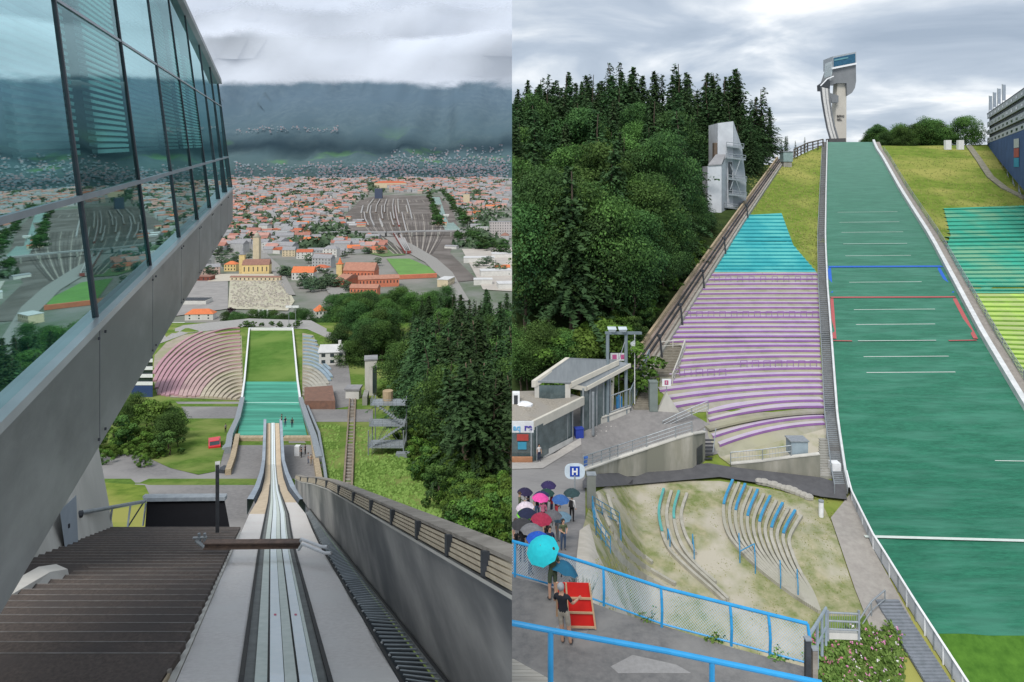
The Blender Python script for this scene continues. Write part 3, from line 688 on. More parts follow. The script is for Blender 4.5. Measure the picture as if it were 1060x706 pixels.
# ------------------------------------------------------------------ glass building
dd = Vector((-.3457, 1, .0529)); P0 = W(100, 330, 4.9); UU = Vector((-.134, 0, 1)); 
def FC(Y, h, inn=0.0):     # facade point at distance Y, height h above the sill, inset inn (towards the inside)
    return P0 + dd*(Y - 4.9) + (UU if h > 0 else Vector((0, 0, 1)))*h + Vector((-.945, -.327, 0))*inn
top = lambda Y: 2.96 + (19.3 - Y)*.13
gb = thing('glass_building', FC(4.9, -.92), 'glass fronted restaurant building on the tower with grey metal cladding below', 'building')
mY = [2.83 + 2.07*k for k in range(8)] + [19.3]
gm = bpy.data.materials.new('facade_glass'); gm.use_nodes = True; nt = gm.node_tree; N = nt.nodes; L = nt.links; N.remove(N['Principled BSDF'])
trn = N.new('ShaderNodeBsdfTransparent'); trn.inputs[0].default_value = (.50, .84, .80, 1)
gl = N.new('ShaderNodeBsdfGlossy'); gl.inputs['Roughness'].default_value = .015; gl.inputs['Color'].default_value = (.62, .88, .88, 1)
fr = N.new('ShaderNodeFresnel'); fr.inputs['IOR'].default_value = 2.0; mx = N.new('ShaderNodeMixShader'); mr = N.new('ShaderNodeMapRange'); mr.inputs[3].default_value = .10; mr.inputs[4].default_value = .85
L.new(fr.outputs[0], mr.inputs[0]); cn_ = N.new('ShaderNodeCombineXYZ'); cn_.inputs[0].default_value = .935; cn_.inputs[1].default_value = .353; cn_.inputs[2].default_value = .03; L.new(cn_.outputs[0], gl.inputs['Normal'])
L.new(mr.outputs[0], mx.inputs[0]); L.new(trn.outputs[0], mx.inputs[1]); L.new(gl.outputs[0], mx.inputs[2]); L.new(mx.outputs[0], N['Material Output'].inputs['Surface'])
for k in range(8):
    b = MB(); b.poly(FC(mY[k], 0), FC(mY[k+1], 0), FC(mY[k+1], top(mY[k+1])), FC(mY[k], top(mY[k]))); b.build('glass_pane', gm, gb)
b = MB(); b.poly(FC(.8, 0), FC(mY[0], 0), FC(mY[0], top(mY[0])), FC(.8, top(.8))); b.build('glass_pane', gm, gb)
for k, Y in enumerate(mY):
    b = MB(); w = .013; q = [FC(Y - w, 0, -.014), FC(Y + w, 0, -.014), FC(Y + w, 0, .01), FC(Y - w, 0, .01)]; h = top(Y)
    b.hexa(q + [v + UU*h for v in q]); b.build('mullion', darksteel, gb)
def fbar(nm, h0, h1, out, inn, m, Ya=.8, Yb=19.3, hf=None):
    b = MB(); q = []
    for Y in (Ya, Yb):
        f = (hf(Y) if hf else 0); q.append([FC(Y, h0 + f, out), FC(Y, h0 + f, inn), FC(Y, h1 + f, inn), FC(Y, h1 + f, out)])
    b.hexa([q[0][0], q[0][1], q[1][1], q[1][0], q[0][3], q[0][2], q[1][2], q[1][3]]); return b.build(nm, m, gb)
alu = mat('transom_alu', (.30, .32, .34), rough=.4, metal=.5, scale=3)
fbar('transom', .855, .895, -.015, .03, alu); fbar('transom', 2.31, 2.335, -.012, .03, alu)
fbar('eave', 0, .14, -.10, .3, mat('eave_grey', (.42, .42, .42)), hf=top)
clad = mat('cladding_zinc', (.34, .345, .35), (.20, .205, .21), scale=1.6, stretch=(1, .5, 1.2), rough=.38, metal=.6, c3=(.24, .245, .25), s3=.9, detail=10, bump=.08)
for k in range(-1, 8):
    Ya = mY[k] if k >= 0 else .8; Yb = mY[k+1]
    b = MB(); g_ = .012; b.hexa([FC(Ya + g_, -.92, -.02), FC(Yb - g_, -.92, -.02), FC(Yb - g_, -.92, .05), FC(Ya + g_, -.92, .05), FC(Ya + g_, -.045, -.02), FC(Yb - g_, -.045, -.02), FC(Yb - g_, -.045, .05), FC(Ya + g_, -.045, .05)]); b.build('cladding_panel', clad, gb)
for k in range(1, 8):
    for hh in (-.12, -.84):
        for dy in (-.09, .09):
            p = FC(mY[k] + dy, hh, -.03); b = MB(); b.tube(p, p + Vector((.012, .004, 0)), .012, 6); b.build('bolt', darksteel, gb)
fbar('sill', -.04, .012, -.06, .05, mat('sill_alu', (.55, .56, .57), rough=.35, metal=.5))
fbar('soffit', -.93, -.925, .0, 7, clad)
b = MB(); b.poly(FC(19.3, -.92), FC(19.3, 2.96), FC(19.3, 2.96, 8), FC(19.3, -.92, 8)); b.build('end_wall', clad, gb)
inner = mat('interior_teal', (.12, .26, .27), (.06, .16, .17), scale=.5)
b = MB(); b.poly(FC(-1.5, 0, 5), FC(19.2, 0, 5), FC(19.2, 3.4, 5), FC(-1.5, 5.8, 5)); b.build('back_wall', inner, gb)
b = MB(); b.poly(FC(-1.5, 0, .1), FC(-1.5, 0, 5), FC(-1.5, 5.8, 5), FC(-1.5, 5.8, .1)); b.build('side_wall', inner, gb)
b = MB(); b.poly(FC(-1.5, .0, .1), FC(19.2, .0, .1), FC(19.2, .0, 5), FC(-1.5, .0, 5)); fl = b.build('floor', mat('floor_grating_teal', (.20, .36, .34), (.10, .22, .21), scale=18, stretch=(4, 1, 1)), gb)
b = MB(); b.poly(FC(-1.5, 5.55, .1), FC(19.2, 2.9, .1), FC(19.2, 2.9, 5), FC(-1.5, 5.55, 5)); b.build('ceiling', mat('ceiling_pale', (.35, .42, .42)), gb)
blm = mat('blind_slat', (.80, .86, .86), (.72, .80, .80), scale=1)
for k in range(-1, 7):
    Ya = (mY[k] if k >= 0 else .8) + .06; Yb = mY[k+1] - .55; b = MB(); h = 1.22
    while h < min(5.2, top(Yb) - .05):
        b.hexa([FC(Ya, h, .35), FC(Yb, h, .35), FC(Yb, h + .02, .42), FC(Ya, h + .02, .42), FC(Ya, h + .032, .345), FC(Yb, h + .032, .345), FC(Yb, h + .05, .415), FC(Ya, h + .05, .415)]); h += .066
    bl = b.build('blind', blm, gb)
    b = MB(); b.hexa([FC(Ya, 1.16, .35), FC(Yb, 1.16, .35), FC(Yb, 1.16, .40), FC(Ya, 1.16, .40), FC(Ya, 1.2, .35), FC(Yb, 1.2, .35), FC(Yb, 1.2, .40), FC(Ya, 1.2, .40)]); b.build('bottom_rail', white, bl)
# ------------------------------------------------------------------ town, valley and mountains
def cz(Y): return -125.0 if Y < 2187 else -125 + 125*((Y - 2187)/2813)**1.25
CT = sorted([(H - cz(Y)/Y*F, Y) for Y in [560 + 20*k for k in range(60)] + [1800 + 50*k for k in range(66)]])
def Gc(px, row):
    return W(px, row, interp(CT, row))
def Pc(px, row):  # point snapped to town ground
    p = Gc(px, row); return Vector((p.x, p.y, cz(p.y)))
b = MB(); Ysc = [590 + 70*k for k in range(24)] + [2300 + 200*k for k in range(15)]
b.grid([[Vector((X, Y, cz(Y) - .3)) for X in [-6500 + 130*k for k in range(51)]] for Y in Ysc])
townm = mat('town_ground', (.19, .19, .175), (.085, .12, .065), scale=.02, c3=(.22, .21, .19), s3=.008)
tag(b.build('town_ground', townm, smooth=True), kind='structure')
def pc(name, poly, m, lift, kind='structure', **k): return patch(name, poly, m, Gc, lift, 16, kind, **k)
yardm = mat('railway_ballast', (.135, .115, .10), (.085, .075, .065), scale=.03, c3=(.17, .15, .135), s3=.012)
pc('railway_ground', [(374, 206), (395, 202), (455, 203), (468, 216), (474, 234), (466, 262), (494, 290), (474, 292), (438, 268), (412, 254), (396, 244), (364, 240), (354, 226)], yardm, .3)
pc('road', [(392, 242), (402, 242), (428, 254), (452, 268), (468, 282), (486, 312), (470, 312), (456, 288), (440, 272), (415, 258)], mat('road_pale', (.28, .27, .25)), .9)
pc('road', [(252, 250), (262, 250), (290, 276), (306, 306), (298, 306), (280, 280)], mat('road_pale'  , (.28, .27, .25)), .9)
pc('road', [(362, 302), (330, 288), (334, 286), (372, 300), (352, 316), (345, 312)], mat('road_pale', (.28, .27, .25)), .9)
pc('river', [(447, 204), (455, 204), (461, 222), (478, 239), (462, 240), (451, 222)], mat('river_green', (.30, .40, .34), (.24, .34, .3), rough=.25, scale=.02), .6)
pc('cemetery_ground', [(238, 290), (292, 288), (305, 312), (298, 322), (236, 320)], mat('cemetery_gravel', (.50, .45, .37), (.33, .33, .22), scale=.12, c3=(.42, .40, .3), s3=.05), .5)
pc('sports_field', [(400, 268), (424, 268), (452, 280), (448, 286), (414, 286)], mat('field_green', (.13, .27, .06), (.10, .21, .05), scale=.05), .6)
pc('meadow', [(376, 250), (392, 249), (420, 264), (396, 266), (380, 262)], mat('field_dull', (.12, .19, .07), (.09, .14, .05), scale=.04), .5)
pc('car_park', [(150, 296), (236, 288), (236, 320), (150, 332)], mat('lot_grey', (.30, .285, .27), (.23, .22, .21), scale=.08), .5)
pc('industrial_ground', [(478, 258), (530, 256), (530, 302), (500, 300)], mat('lot_sand', (.46, .42, .37), (.36, .33, .3), scale=.05), .5)
pc('church_square', [(215, 284), (290, 284), (292, 290), (215, 292)], mat('square_beige', (.50, .46, .38)), .7)

# gravestones: too small to tell apart
b = MB()
for k in range(620):
    x, y = R.uniform(239, 300), R.uniform(291, 320)
    p = Pc(x, y)
    if in_poly(x, y, [(240, 291), (291, 290), (302, 312), (296, 320), (238, 319)]): b.cbox(p + Vector((0, 0, .5)), R.uniform(.8, 1.8), .6, R.uniform(.8, 1.7), R.random()*.2)
tag(b.build('gravestones', [mat('stone_mixed', (.55, .5, .45), (.25, .24, .2), scale=.3)]), 'many small gravestones spread over the pale cemetery ground', 'gravestones', kind='stuff')

walls = [wallw, wallw, wallc, wallg, mat('render_pink', (.56, .42, .36), (.47, .35, .3), scale=.3)]
zone_no = [[(370, 205), (395, 199), (458, 201), (474, 216), (480, 240), (472, 262), (500, 300), (470, 300), (432, 270), (400, 256), (372, 242), (360, 240), (350, 226)],
    [(236, 282), (308, 286), (308, 326), (228, 326)], [(345, 262), (455, 262), (455, 320), (330, 320), (340, 285)], [(385, 240), (470, 245), (480, 300), (400, 270)],
    [(446, 196), (458, 196), (500, 246), (530, 252), (530, 262), (470, 262), (455, 240)], [(248, 248), (264, 250), (308, 306), (290, 306), (262, 268)], [(295, 282), (375, 284), (372, 330), (300, 330)],
    [(215, 262), (296, 262), (296, 292), (215, 292)], [(300, 268), (332, 268), (332, 292), (300, 292)], [(150, 290), (238, 288), (238, 340), (150, 340)], [(324, 236), (480, 232), (482, 246), (322, 250)], [(470, 254), (530, 252), (530, 306), (490, 304)], [(494, 218), (530, 216), (530, 246), (494, 246)], [(380, 190), (402, 190), (402, 206), (380, 206)], [(300, 256), (345, 250), (350, 262), (300, 268)]]
placed = []
def ok(x, y, s):
    for P in zone_no:
        if in_poly(x, y, P): return False
    for (a, c, r) in placed:
        if abs(a - x) < (s + r)*.42 and abs(c - y) < (s + r)*.12: return False
    return True
cn = 0; tries = 0
roofs = [(rred, 'red'), (rred, 'red'), (rora, 'orange'), (rbrn, 'brown'), (rgry, 'grey'), (rgry, 'grey'), (rpal, 'pale flat')]
def grp(q):
    return 'town houses with %s roofs across the middle of the valley' % q
def lab(q): return 'town house with %s roof, one of the many packed across the valley town' % q
while cn < 290 and tries < 40000:
    tries += 1
    y = 204 + (296 - 204)*R.random()**1.15; x = R.uniform(186, 528)
    p = Pc(x, y)
    if p.x > -14: continue
    sx, sy = R.uniform(14, 34), R.uniform(11, 18); s = sx*F/p.y
    if not ok(x, y, s): continue
    placed.append((x, y, s)); rm, rn = R.choice(roofs); h = R.choice((6, 8, 10, 13)); rz = R.gauss(0, .25) + (math.pi/2 if R.random() < .3 else 0)
    flatr = rn == 'pale flat'
    near = y > 250
    house('town_house', lab(rn), p, sx, sy, h, rz, R.choice(walls), rm, R.uniform(3, 5.5), 'flat' if flatr else R.choice(('gable', 'hip')), int(sx/5) if near else 0, grp(rn), 'house', floors=2 if h < 9 else 3)
    cn += 1
# the countless farther roofs, one mass, haze put into most of their colours
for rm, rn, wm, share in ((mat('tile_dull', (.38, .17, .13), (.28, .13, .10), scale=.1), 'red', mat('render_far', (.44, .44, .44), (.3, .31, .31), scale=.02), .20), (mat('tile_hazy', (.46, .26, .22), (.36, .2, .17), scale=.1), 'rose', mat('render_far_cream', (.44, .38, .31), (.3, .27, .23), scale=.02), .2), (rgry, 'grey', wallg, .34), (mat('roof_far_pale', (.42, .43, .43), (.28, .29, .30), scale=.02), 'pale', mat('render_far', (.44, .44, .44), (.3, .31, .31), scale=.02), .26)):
    b = MB(); n = int(5600*share)
    for k in range(n):
        y = 186 + (222 - 186)*R.random()**1.5 if R.random() < .6 else R.uniform(206, 262); x = R.uniform(190, 529); p = Pc(x, y)
        if p.x > -16 or not ok(x, y, 3): continue
        sx, sy = R.uniform(12, 34), R.uniform(11, 18); h = R.choice((7, 9, 12, 15)); rz = R.gauss(0, .3); 
        if abs(p.y) > 3000: sx *= 1.3; h *= 1.15
        b.cur = 0; b.cbox(p - Vector((0, 0, 4)), sx, sy, h + 4, rz); b.cur = 1
        if rn == 'pale': b.cbox(p + Vector((0, 0, h)), sx, sy, .5, rz)
        else: b.gable(p + Vector((0, 0, h)), sx, sy, R.uniform(4, 6), rz)
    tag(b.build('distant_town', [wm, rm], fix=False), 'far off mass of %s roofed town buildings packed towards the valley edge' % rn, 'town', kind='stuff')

# landmark buildings
p = Pc(266, 283); t = house('church', 'yellow church with brown roof and slender bell tower beside the cemetery', p, 34, 15, 12, .12, wally, rbrn, 7, 'gable', 6, cat='church', floors=1)
b = MB(); q = Pc(251, 283); b.cbox(q - Vector((0, 0, 2)), 7, 7, 27, .12); tw = b.build('tower', wally, t)
b = MB(); b.cbox(q + Vector((0, 0, 25.01)), 8, 8, .8, .12); b.tube(q + Vector((0, 0, 25.8)), q + Vector((0, 0, 29)), 3.6, 10, 2.4); b.tube(q + Vector((0, 0, 29)), q + Vector((0, 0, 34)), 1.8, 8, .1); b.build('spire', rgry, tw)
p = Pc(266, 270); t = thing('bell_tower', p, 'tall cream bell tower with rounded cap, behind the yellow church', 'tower')
b = MB(); b.cbox(p - Vector((0, 0, 2)), 9, 9, 38, 0); b.build('shaft', wallc, t)
b = MB(); b.cbox(p + Vector((0, 0, 36.02)), 10, 10, 1, 0); b.sphere(p + Vector((0, 0, 38)), 4, 4, 5, 10, 6); b.tube(p + Vector((0, 0, 42)), p + Vector((0, 0, 47)), .8, 6, .1); b.build('cap', mat('copper_cap', (.42, .40, .32)), t)
house('yellow_house', 'orange roofed yellow house left of the church square', Pc(240, 280), 16, 12, 9, 0, wally, rora, 4, 'hip', 4)
house('long_hall', 'long cream hall with arcade at the edge of the cemetery', Pc(265, 290.5), 62, 6, 4.5, -.03, wallc, rbrn, 1.5, 'gable', 12, cat='hall', floors=1)
house('red_roofed_house', 'white parish house with bright red roof between church and red monastery', Pc(315, 289), 27, 14, 9, -.03, wallw, rora, 7, 'gable', 6, chimney=True)
house('low_brown_building', 'low dark brown building left of the cemetery', Pc(211, 290), 22, 14, 5, 0, mat('render_maroon', (.22, .07, .05)), rbrn, 1, 'flat', 4, cat='building', floors=1)
p = Pc(203, 314); t = thing('panel_roof_building', p, 'low building with dark panelled roof on the grey car park', 'building')
b = MB(); b.cbox(p, 26, 17, 4, .05); b.build('wall', wallw, t)
b = MB()
for i in range(7):
    for j in range(4): b.cbox(p + Vector((-10.8 + 3.6*i, -6.2 + 4.1*j, 4.05)), 3.1, 3.6, .5, .05)
b.build('roof_panels', darksteel, t)
# monastery
t = thing('monastery', Pc(385, 300), 'large terracotta monastery with big brown roofs and a small tower', 'monastery')
def mon(px, row, sx, sy, h, rh, rz, roof, nm='wing', kind='gable', wins=0):
    p = Pc(px, row); b = MB(); b.cbox(p - Vector((0, 0, 2)), sx, sy, h + 2, rz); 
    cs, sn = math.cos(rz), math.sin(rz)
    def T(x, y, z): return Vector((p.x + x*cs - y*sn, p.y + x*sn + y*cs, p.z + z))
    if kind == 'gable':
        for s in (-1, 1): b.add([T(s*sx/2, -sy/2, h), T(s*sx/2, sy/2, h), T(s*sx/2, 0, h + rh*.95)], [(0, 1, 2)])
    w = b.build(nm, wallo, t); b = MB(); (b.gable if kind == 'gable' else b.hip)(p + Vector((0, 0, h + .02)), sx, sy, rh, rz, .6); b.build('roof', roof, w)
    for k in range(wins):
        x = -sx/2 + sx*(k + .5)/wins; b = MB(); b.add([T(x - .6, -sy/2 - .05, h*.45), T(x + .6, -sy/2 - .05, h*.45), T(x + .6, -sy/2 - .05, h*.8), T(x - .6, -sy/2 - .05, h*.8)], [(0, 1, 2, 3)]); b.build('window', glassdark, w, fix=False)
mroof = mat('monastery_tile', (.40, .20, .14), (.32, .155, .11), scale=.3)
mon(374, 291, 38, 20, 14, 9, -.1, mroof, 'church_nave', wins=9)
mon(360, 295, 13, 40, 8, 5, -.3, mroof, 'side_wing')
mon(392, 296, 46, 13, 9, 4, .25, mroof, 'front_wing', wins=12)
mon(378, 305, 30, 12, 8, 3.5, -.1, mroof, 'front_wing', wins=8)
p = Pc(352, 290); b = MB(); b.cbox(p, 7, 7, 20, -.1); w = b.build('tower', wally, t); b = MB(); b.cbox(p + Vector((0, 0, 20.02)), 8, 8, .6, -.1); b.tube(p + Vector((0, 0, 20.6)), p + Vector((0, 0, 28)), 3.2, 8, .2); b.build('spire', rora, w)
b = MB(); b.bar(Pc(410, 289), Pc(452, 287), 4, 5); b.build('garden_wing', wallo, t)
house('church_row', 'long grey building row behind the monastery', Pc(338, 264), 60, 11, 8, .02, wallg, rgry, 4, 'gable', 12, cat='building')
house('orange_block', 'broad orange roofed block in the town centre above the grey row', Pc(322, 254), 42, 16, 10, .05, wallc, rora, 6, 'hip', 8, cat='building')
house('dark_high_rise', 'dark glass office block standing behind the railway yard', Pc(392, 205.5), 34, 20, 46, 0, flat('navy_glass', (.06, .08, .13)), rgry, 1, 'flat', 0, cat='high rise')
house('station_building', 'long red roofed building at the far end of the railway yard', Pc(405, 194), 190, 60, 26, 0, wallc, rred, 12, 'hip', 0, cat='building')
house('apartment_block', 'tall grey apartment block at the river bank trees, the wider one', Pc(518, 246), 46, 18, 34, .05, mat('render_warmgrey', (.50, .46, .44)), rgry, 1, 'flat', 9, cat='apartment block', floors=6)
house('apartment_block', 'pale apartment slab beside the wider grey block', Pc(500, 243), 24, 16, 17, .05, wallw, rpal, 1, 'flat', 5, cat='apartment block', floors=4)
house('slim_tower_block', 'cream tower block among the red roofs beyond the river', Pc(483, 212), 26, 20, 44, 0, wallc, rgry, 1, 'flat', 0, cat='tower block')
for (x, y, sx, sy, h, l) in ((496, 271, 46, 22, 7, 'wide white warehouse nearest the railway curve'), (520, 266, 34, 24, 6, 'white warehouse at the far corner of the works yard'), (513, 285, 40, 20, 7, 'large pale shed in the middle of the works yard'), (500, 294, 22, 14, 6, 'small white workshop at the near edge of the works yard'), (523, 298, 18, 20, 6, 'white box shaped hall next to the forest edge')):
    house('warehouse', l, Pc(x, y), sx, sy, h, R.uniform(-.1, .25), wallw, rpal, 1, 'flat', 0, cat='warehouse')
house('orange_shed', 'works building with orange roof among the white warehouses', Pc(520, 280), 20, 12, 5, .1, wallc, rora, 3, 'gable', 0, cat='shed')
house('villa', 'small villa with bright orange roof hidden in the trees above the stadium', Pc(331, 333) + Vector((0, 0, 2)), 9, 9, 8, .5, wallw, rora, 5, 'hip', 3)
house('villa', 'low house with orange roofs at the lower edge of the car park', Pc(208, 330), 24, 10, 5, .1, wallw, rora, 4, 'hip', 3)

# viaduct and trains
t = thing('viaduct', Pc(400, 245), 'long grey road viaduct crossing the railway tracks', 'bridge')
b = MB(); V = [Pc(x, y) + Vector((0, 0, 9)) for x, y in ((325, 246), (360, 245), (400, 245.5), (440, 244), (488, 243.5))]
for p, q in zip(V, V[1:]): b.bar(p, q, 14, 2.6)
b.build('deck', mat('viaduct_grey', (.34, .34, .34)), t)
for k in range(12):
    p = Pc(332 + 13.5*k, 245); b = MB(); b.cbox(p, 3, 8, 9.3, 0); b.build('pier', concrete, t)
tracks = MB()
trackpairs = []
for k in range(30):
    pts = []
    for j in range(9):
        tt = j/8; row = 207 + 56*tt; xt, xm, xb = 382 + 2.3*k, 352 + 3.9*k, 408 + 1.35*k
        xx = xt + (xb - xt)*tt + 17*math.sin(math.pi*tt**.8)*(k - 15.5)/15.5
        pts.append((xx, row))
    trackpairs.append(pts)
    P = [Pc(*q) + Vector((0, 0, .55)) for q in pts]
    for p, q in zip(P, P[1:]): tracks.cur = k % 3 == 0; tracks.bar(p, q, 1.9, .1)
tag(tracks.build('rails', [mat('rail_line_dark', (.07, .06, .055), (.10, .085, .075), scale=.01), mat('rail_line_pale', (.34, .31, .27), (.26, .23, .2), scale=.01)]), 'dark railway tracks fanning out over the brown yard', 'railway tracks', kind='stuff')
for k in range(14):
    x, y = R.choice(((R.uniform(360, 376), R.uniform(226, 238)), (R.uniform(446, 464), R.uniform(214, 236)), (R.uniform(440, 480), R.uniform(256, 284))))
    if in_poly(x, y, [(428, 254), (452, 268), (468, 282), (486, 312), (456, 288), (440, 272)]): continue
    house('yard_shed', 'low shed standing at the margin of the railway yard', Pc(x, y), R.uniform(10, 30), R.uniform(8, 14), R.uniform(4, 7), R.gauss(0, .3), R.choice((wallw, wallg, wallc)), R.choice((rpal, rgry, rred)), 2, 'gable', 0, 'low sheds at the margin of the railway yard', 'shed')
tr_i = 0
cols = [('dark red', (.26, .07, .06)), ('white', (.6, .6, .58)), ('grey', (.3, .3, .3)), ('brown', (.18, .13, .1)), ('pale beige', (.5, .46, .38))]
for k, (ti, j0, j1, ci) in enumerate(((0, 1, 2, 1), (1, 2, 4, 3), (2, 0, 2, 4), (3, 1, 4, 2), (5, 0, 2, 3), (6, 3, 4, 1), (7, 1, 3, 3), (8, 0, 2, 3), (10, 2, 4, 3), (11, 0, 3, 3), (12, 1, 4, 0), (13, 0, 2, 4), (14, 2, 5, 3), (16, 1, 2, 4), (17, 0, 3, 2), (9, 5, 8, 0), (11, 5, 8, 0), (12, 6, 8, 0), (10, 6, 8, 2))):
    t = thing('train', Pc(*trackpairs[ti][j0]), '%s train standing on the tracks of the railway yard' % cols[ci][0], 'train', '%s trains in the railway yard' % cols[ci][0])
    P = [Pc(*q) + Vector((0, 0, .8)) for q in trackpairs[ti][j0:j1+1]]
    for p, q in zip(P, P[1:]):
        n = max(1, int((q - p).length/26))
        for m in range(n):
            b = MB(); a = p + (q - p)*(m/n); c = p + (q - p)*((m + .92)/n); b.bar(a, c, 4.4, 4.6); w = b.build('wagon', mat('train_' + cols[ci][0].replace(' ', '_'), cols[ci][1]), t)
            b = MB(); b.bar(a + Vector((0, 0, 4.61)), c + Vector((0, 0, 4.61)), 3.6, .5); b.build('roof', mat('train_roof', (.36, .35, .34)), w)
# white goal-like flags by the cemetery trees, floodlight masts on the rim
for k, x in enumerate((262, 266.5, 271, 275.5)):
    p = Pc(x, 337) + Vector((0, 0, 0)); p = W(x, 332, 520)
    t = thing('flag', p, 'white banner flag on a pole in the row above the stadium rim', 'flag', 'white flags in a row above the stadium rim')
    b = MB(); b.tube(p - Vector((0, 0, 4)), p + Vector((0, 0, 9)), .15, 6); b.build('pole', steel, t)
    b = MB(); b.poly(p + Vector((.2, 0, 3)), p + Vector((1.5, .2, 3)), p + Vector((1.5, .2, 8.6)), p + Vector((.2, 0, 8.8))); b.build('cloth', white, t)
for k, x in enumerate((299, 306)):
    p = Ga(x, 340); t = thing('floodlight_mast', p, 'slim floodlight mast on the stadium rim, %s one' % ('left hand' if k == 0 else 'right hand'), 'floodlight')
    b = MB(); b.tube(p, p + Vector((0, 0, 9)), .12, 6); b.build('pole', steel, t); b = MB(); b.cbox(p + Vector((0, 0, 8.6)), 2.6, .5, .8); b.build('lamp_head', white, t)

# ---- trees of the town and of the slope behind the stadium
TG = 'leafy trees among the town houses'
def ttree(x, y, h, kind='far_broad', sx=1.5, lab_='rounded green tree growing among the town houses', g=TG, base=None, name='town_tree'):
    p = Pc(x, y) if base is None else base
    plant_tree(kind, name, p, h, lab_, 'tree', g, sx=sx)
LN = 'dark tree in the belt lining the green river'
for k in range(34):
    t = k/33; x = 447 + 18*t + (-1)**k*5 + R.gauss(0, 1.5); y = 203 + 33*t; 
    x = (445 + 11*t - abs(R.gauss(0, 2))) if k % 2 else (459 + 22*t + abs(R.gauss(0, 3)))
    ttree(x, y, R.uniform(20, 32), 'far_dark', 1.4, LN, 'dark trees along the river')
for k in range(26):
    x = R.uniform(472, 524); y = 246 + (x - 470)*.26 + R.uniform(-4, 6)
    ttree(x, y, R.uniform(13, 20), 'far_dark', 1.5, LN, 'dark trees along the river')
for k in range(56):
    for _ in range(30):
        x, y = R.uniform(190, 526), R.uniform(212, 290)
        if not in_poly(x, y, zone_no[0]) and not in_poly(x, y, zone_no[5]) and not (396 < x < 456 and 264 < y < 292): break
    ttree(x, y, R.uniform(9, 16))
for (x, y, n, w) in ((318, 241, 9, 22), (300, 288, 8, 8), (330, 296, 8, 20), (384, 260, 7, 9), (356, 299, 3, 8), (322, 300, 8, 14), (338, 258, 5, 8), (345, 292, 3, 8), (240, 276, 6, 14)):
    for k in range(n): ttree(x + R.uniform(-w, w), y + R.uniform(-3, 3), R.uniform(9, 14))
MG = 'broad green trees of the wood between stadium and monastery'; ML = 'broad dark green tree in the wood between the stadium and the monastery'
n = 0
def ztree(x, ytop, Y, h, kinds, label, g, name, sx=1.0):
    """a tree whose foot stands on the falling slope behind the rim"""
    X = (x - CX)/F*Y; base = W(x, ytop, Y) - Vector((0, 0, h)); plant_tree(R.choice(kinds), name, base, h, label, 'tree', g, sx=sx)
for k in range(120):
    x = R.uniform(232, 470); Y = R.uniform(360, 620)
    if x < 340: topr = 322 - 10*sstep(300, 340, x) + R.uniform(-2, 14)
    else: topr = 306 - 6*sstep(370, 420, x) + R.uniform(-5, 26) 
    if 322 < x < 341: topr = max(topr, 330)
    if x < 300 and R.random() < .25: continue
    h = R.uniform(13, 20)
    ztree(x, topr, Y if x < 340 else R.uniform(300, 560), h, ('dbroad_a', 'dbroad_b', 'dbroad_c', 'broad_a'), ML, MG, 'wood_tree', 1.15)
for k in range(60):
    x, row = R.uniform(352, 402), R.uniform(335, 376)
    if x < 352 + (row - 335)*.7: continue
    plant_tree(R.choice(('dbroad_a', 'dbroad_b', 'dbroad_c', 'broad_a')), 'wood_tree', Ga(x, row), R.uniform(10, 15), ML, 'tree', MG, sx=1.2)
for k in range(46):
    x = R.uniform(344, 412); t = R.random(); topr = 318 + 60*t*(.35 + .65*sstep(344, 380, x)) + R.uniform(-4, 4); ztree(x if x > 350 else 352, topr, 400 - 180*t, R.uniform(13, 19), ('dbroad_a', 'dbroad_b', 'broad_c'), ML, MG, 'wood_tree', 1.15)
plant_tree('purple', 'copper_beech', Pc(239, 333) , 12.5, 'single dark purple copper beech at the foot of the cemetery', 'tree', sx=1.1)

# conifers of the near forest, right
FG = 'dark spruces of the near forest'; FLb = 'dark spruce of the near forest right of the stair structure'
for (x, row, h) in ((430, 424, 23), (446, 436, 21), (463, 452, 21), (475, 466, 20), (489, 482, 19), (502, 494, 19), (515, 503, 18)):
    plant_tree('pine', 'pine_tree', Ga(x, row), h, 'tall pine with bare lower trunk at the edge of the near forest', 'tree', 'bare trunked pines at the near forest edge', sx=1.5)
pts = []
for k in range(620):
    x = R.uniform(380, 560); row = R.uniform(346, 515)
    Y = interp(YA, row); p = Ga(x, row)
    edge = 388 + (row - 346)*.06 if row < 400 else 392 + (row - 400)*.55
    if x < edge + 12 or p.x > 2: continue
    if any((p - q).length < 4.1 for q in pts): continue
    pts.append(p); h = R.uniform(19, 25) if row < 460 else R.uniform(17, 22)
    # crowns follow the photographed skyline of the wood
    sky = 362 - 55*sstep(386, 452, x) - 10*sstep(450, 530, x) + R.uniform(-4, 26)
    h = max(6, min(h, (row - sky)/F*Y))
    kd = R.choice(('conif_a', 'conif_b', 'conif_c', 'conif_d', 'conif_e', 'dbroad_a', 'broad_c', 'sparse')) if row < 425 else R.choice(('conif_d', 'pine', 'pine', 'sparse', 'conif_e', 'broad_d'))
    if kd == 'pine' or kd == 'sparse': plant_tree(kd, 'pine_tree', p, h, 'tall pine with bare lower trunk at the edge of the near forest', 'tree', 'bare trunked pines at the near forest edge', sx=1.5)
    elif 'broad' in kd: plant_tree(kd, 'leafy_tree', p, h*.8, 'dark leafy tree mixed into the near spruce forest', 'tree', 'leafy trees in the near forest', sx=1.2)
    else: plant_tree(kd, 'spruce_tree', p, h, FLb, 'tree', FG, sx=1.45)
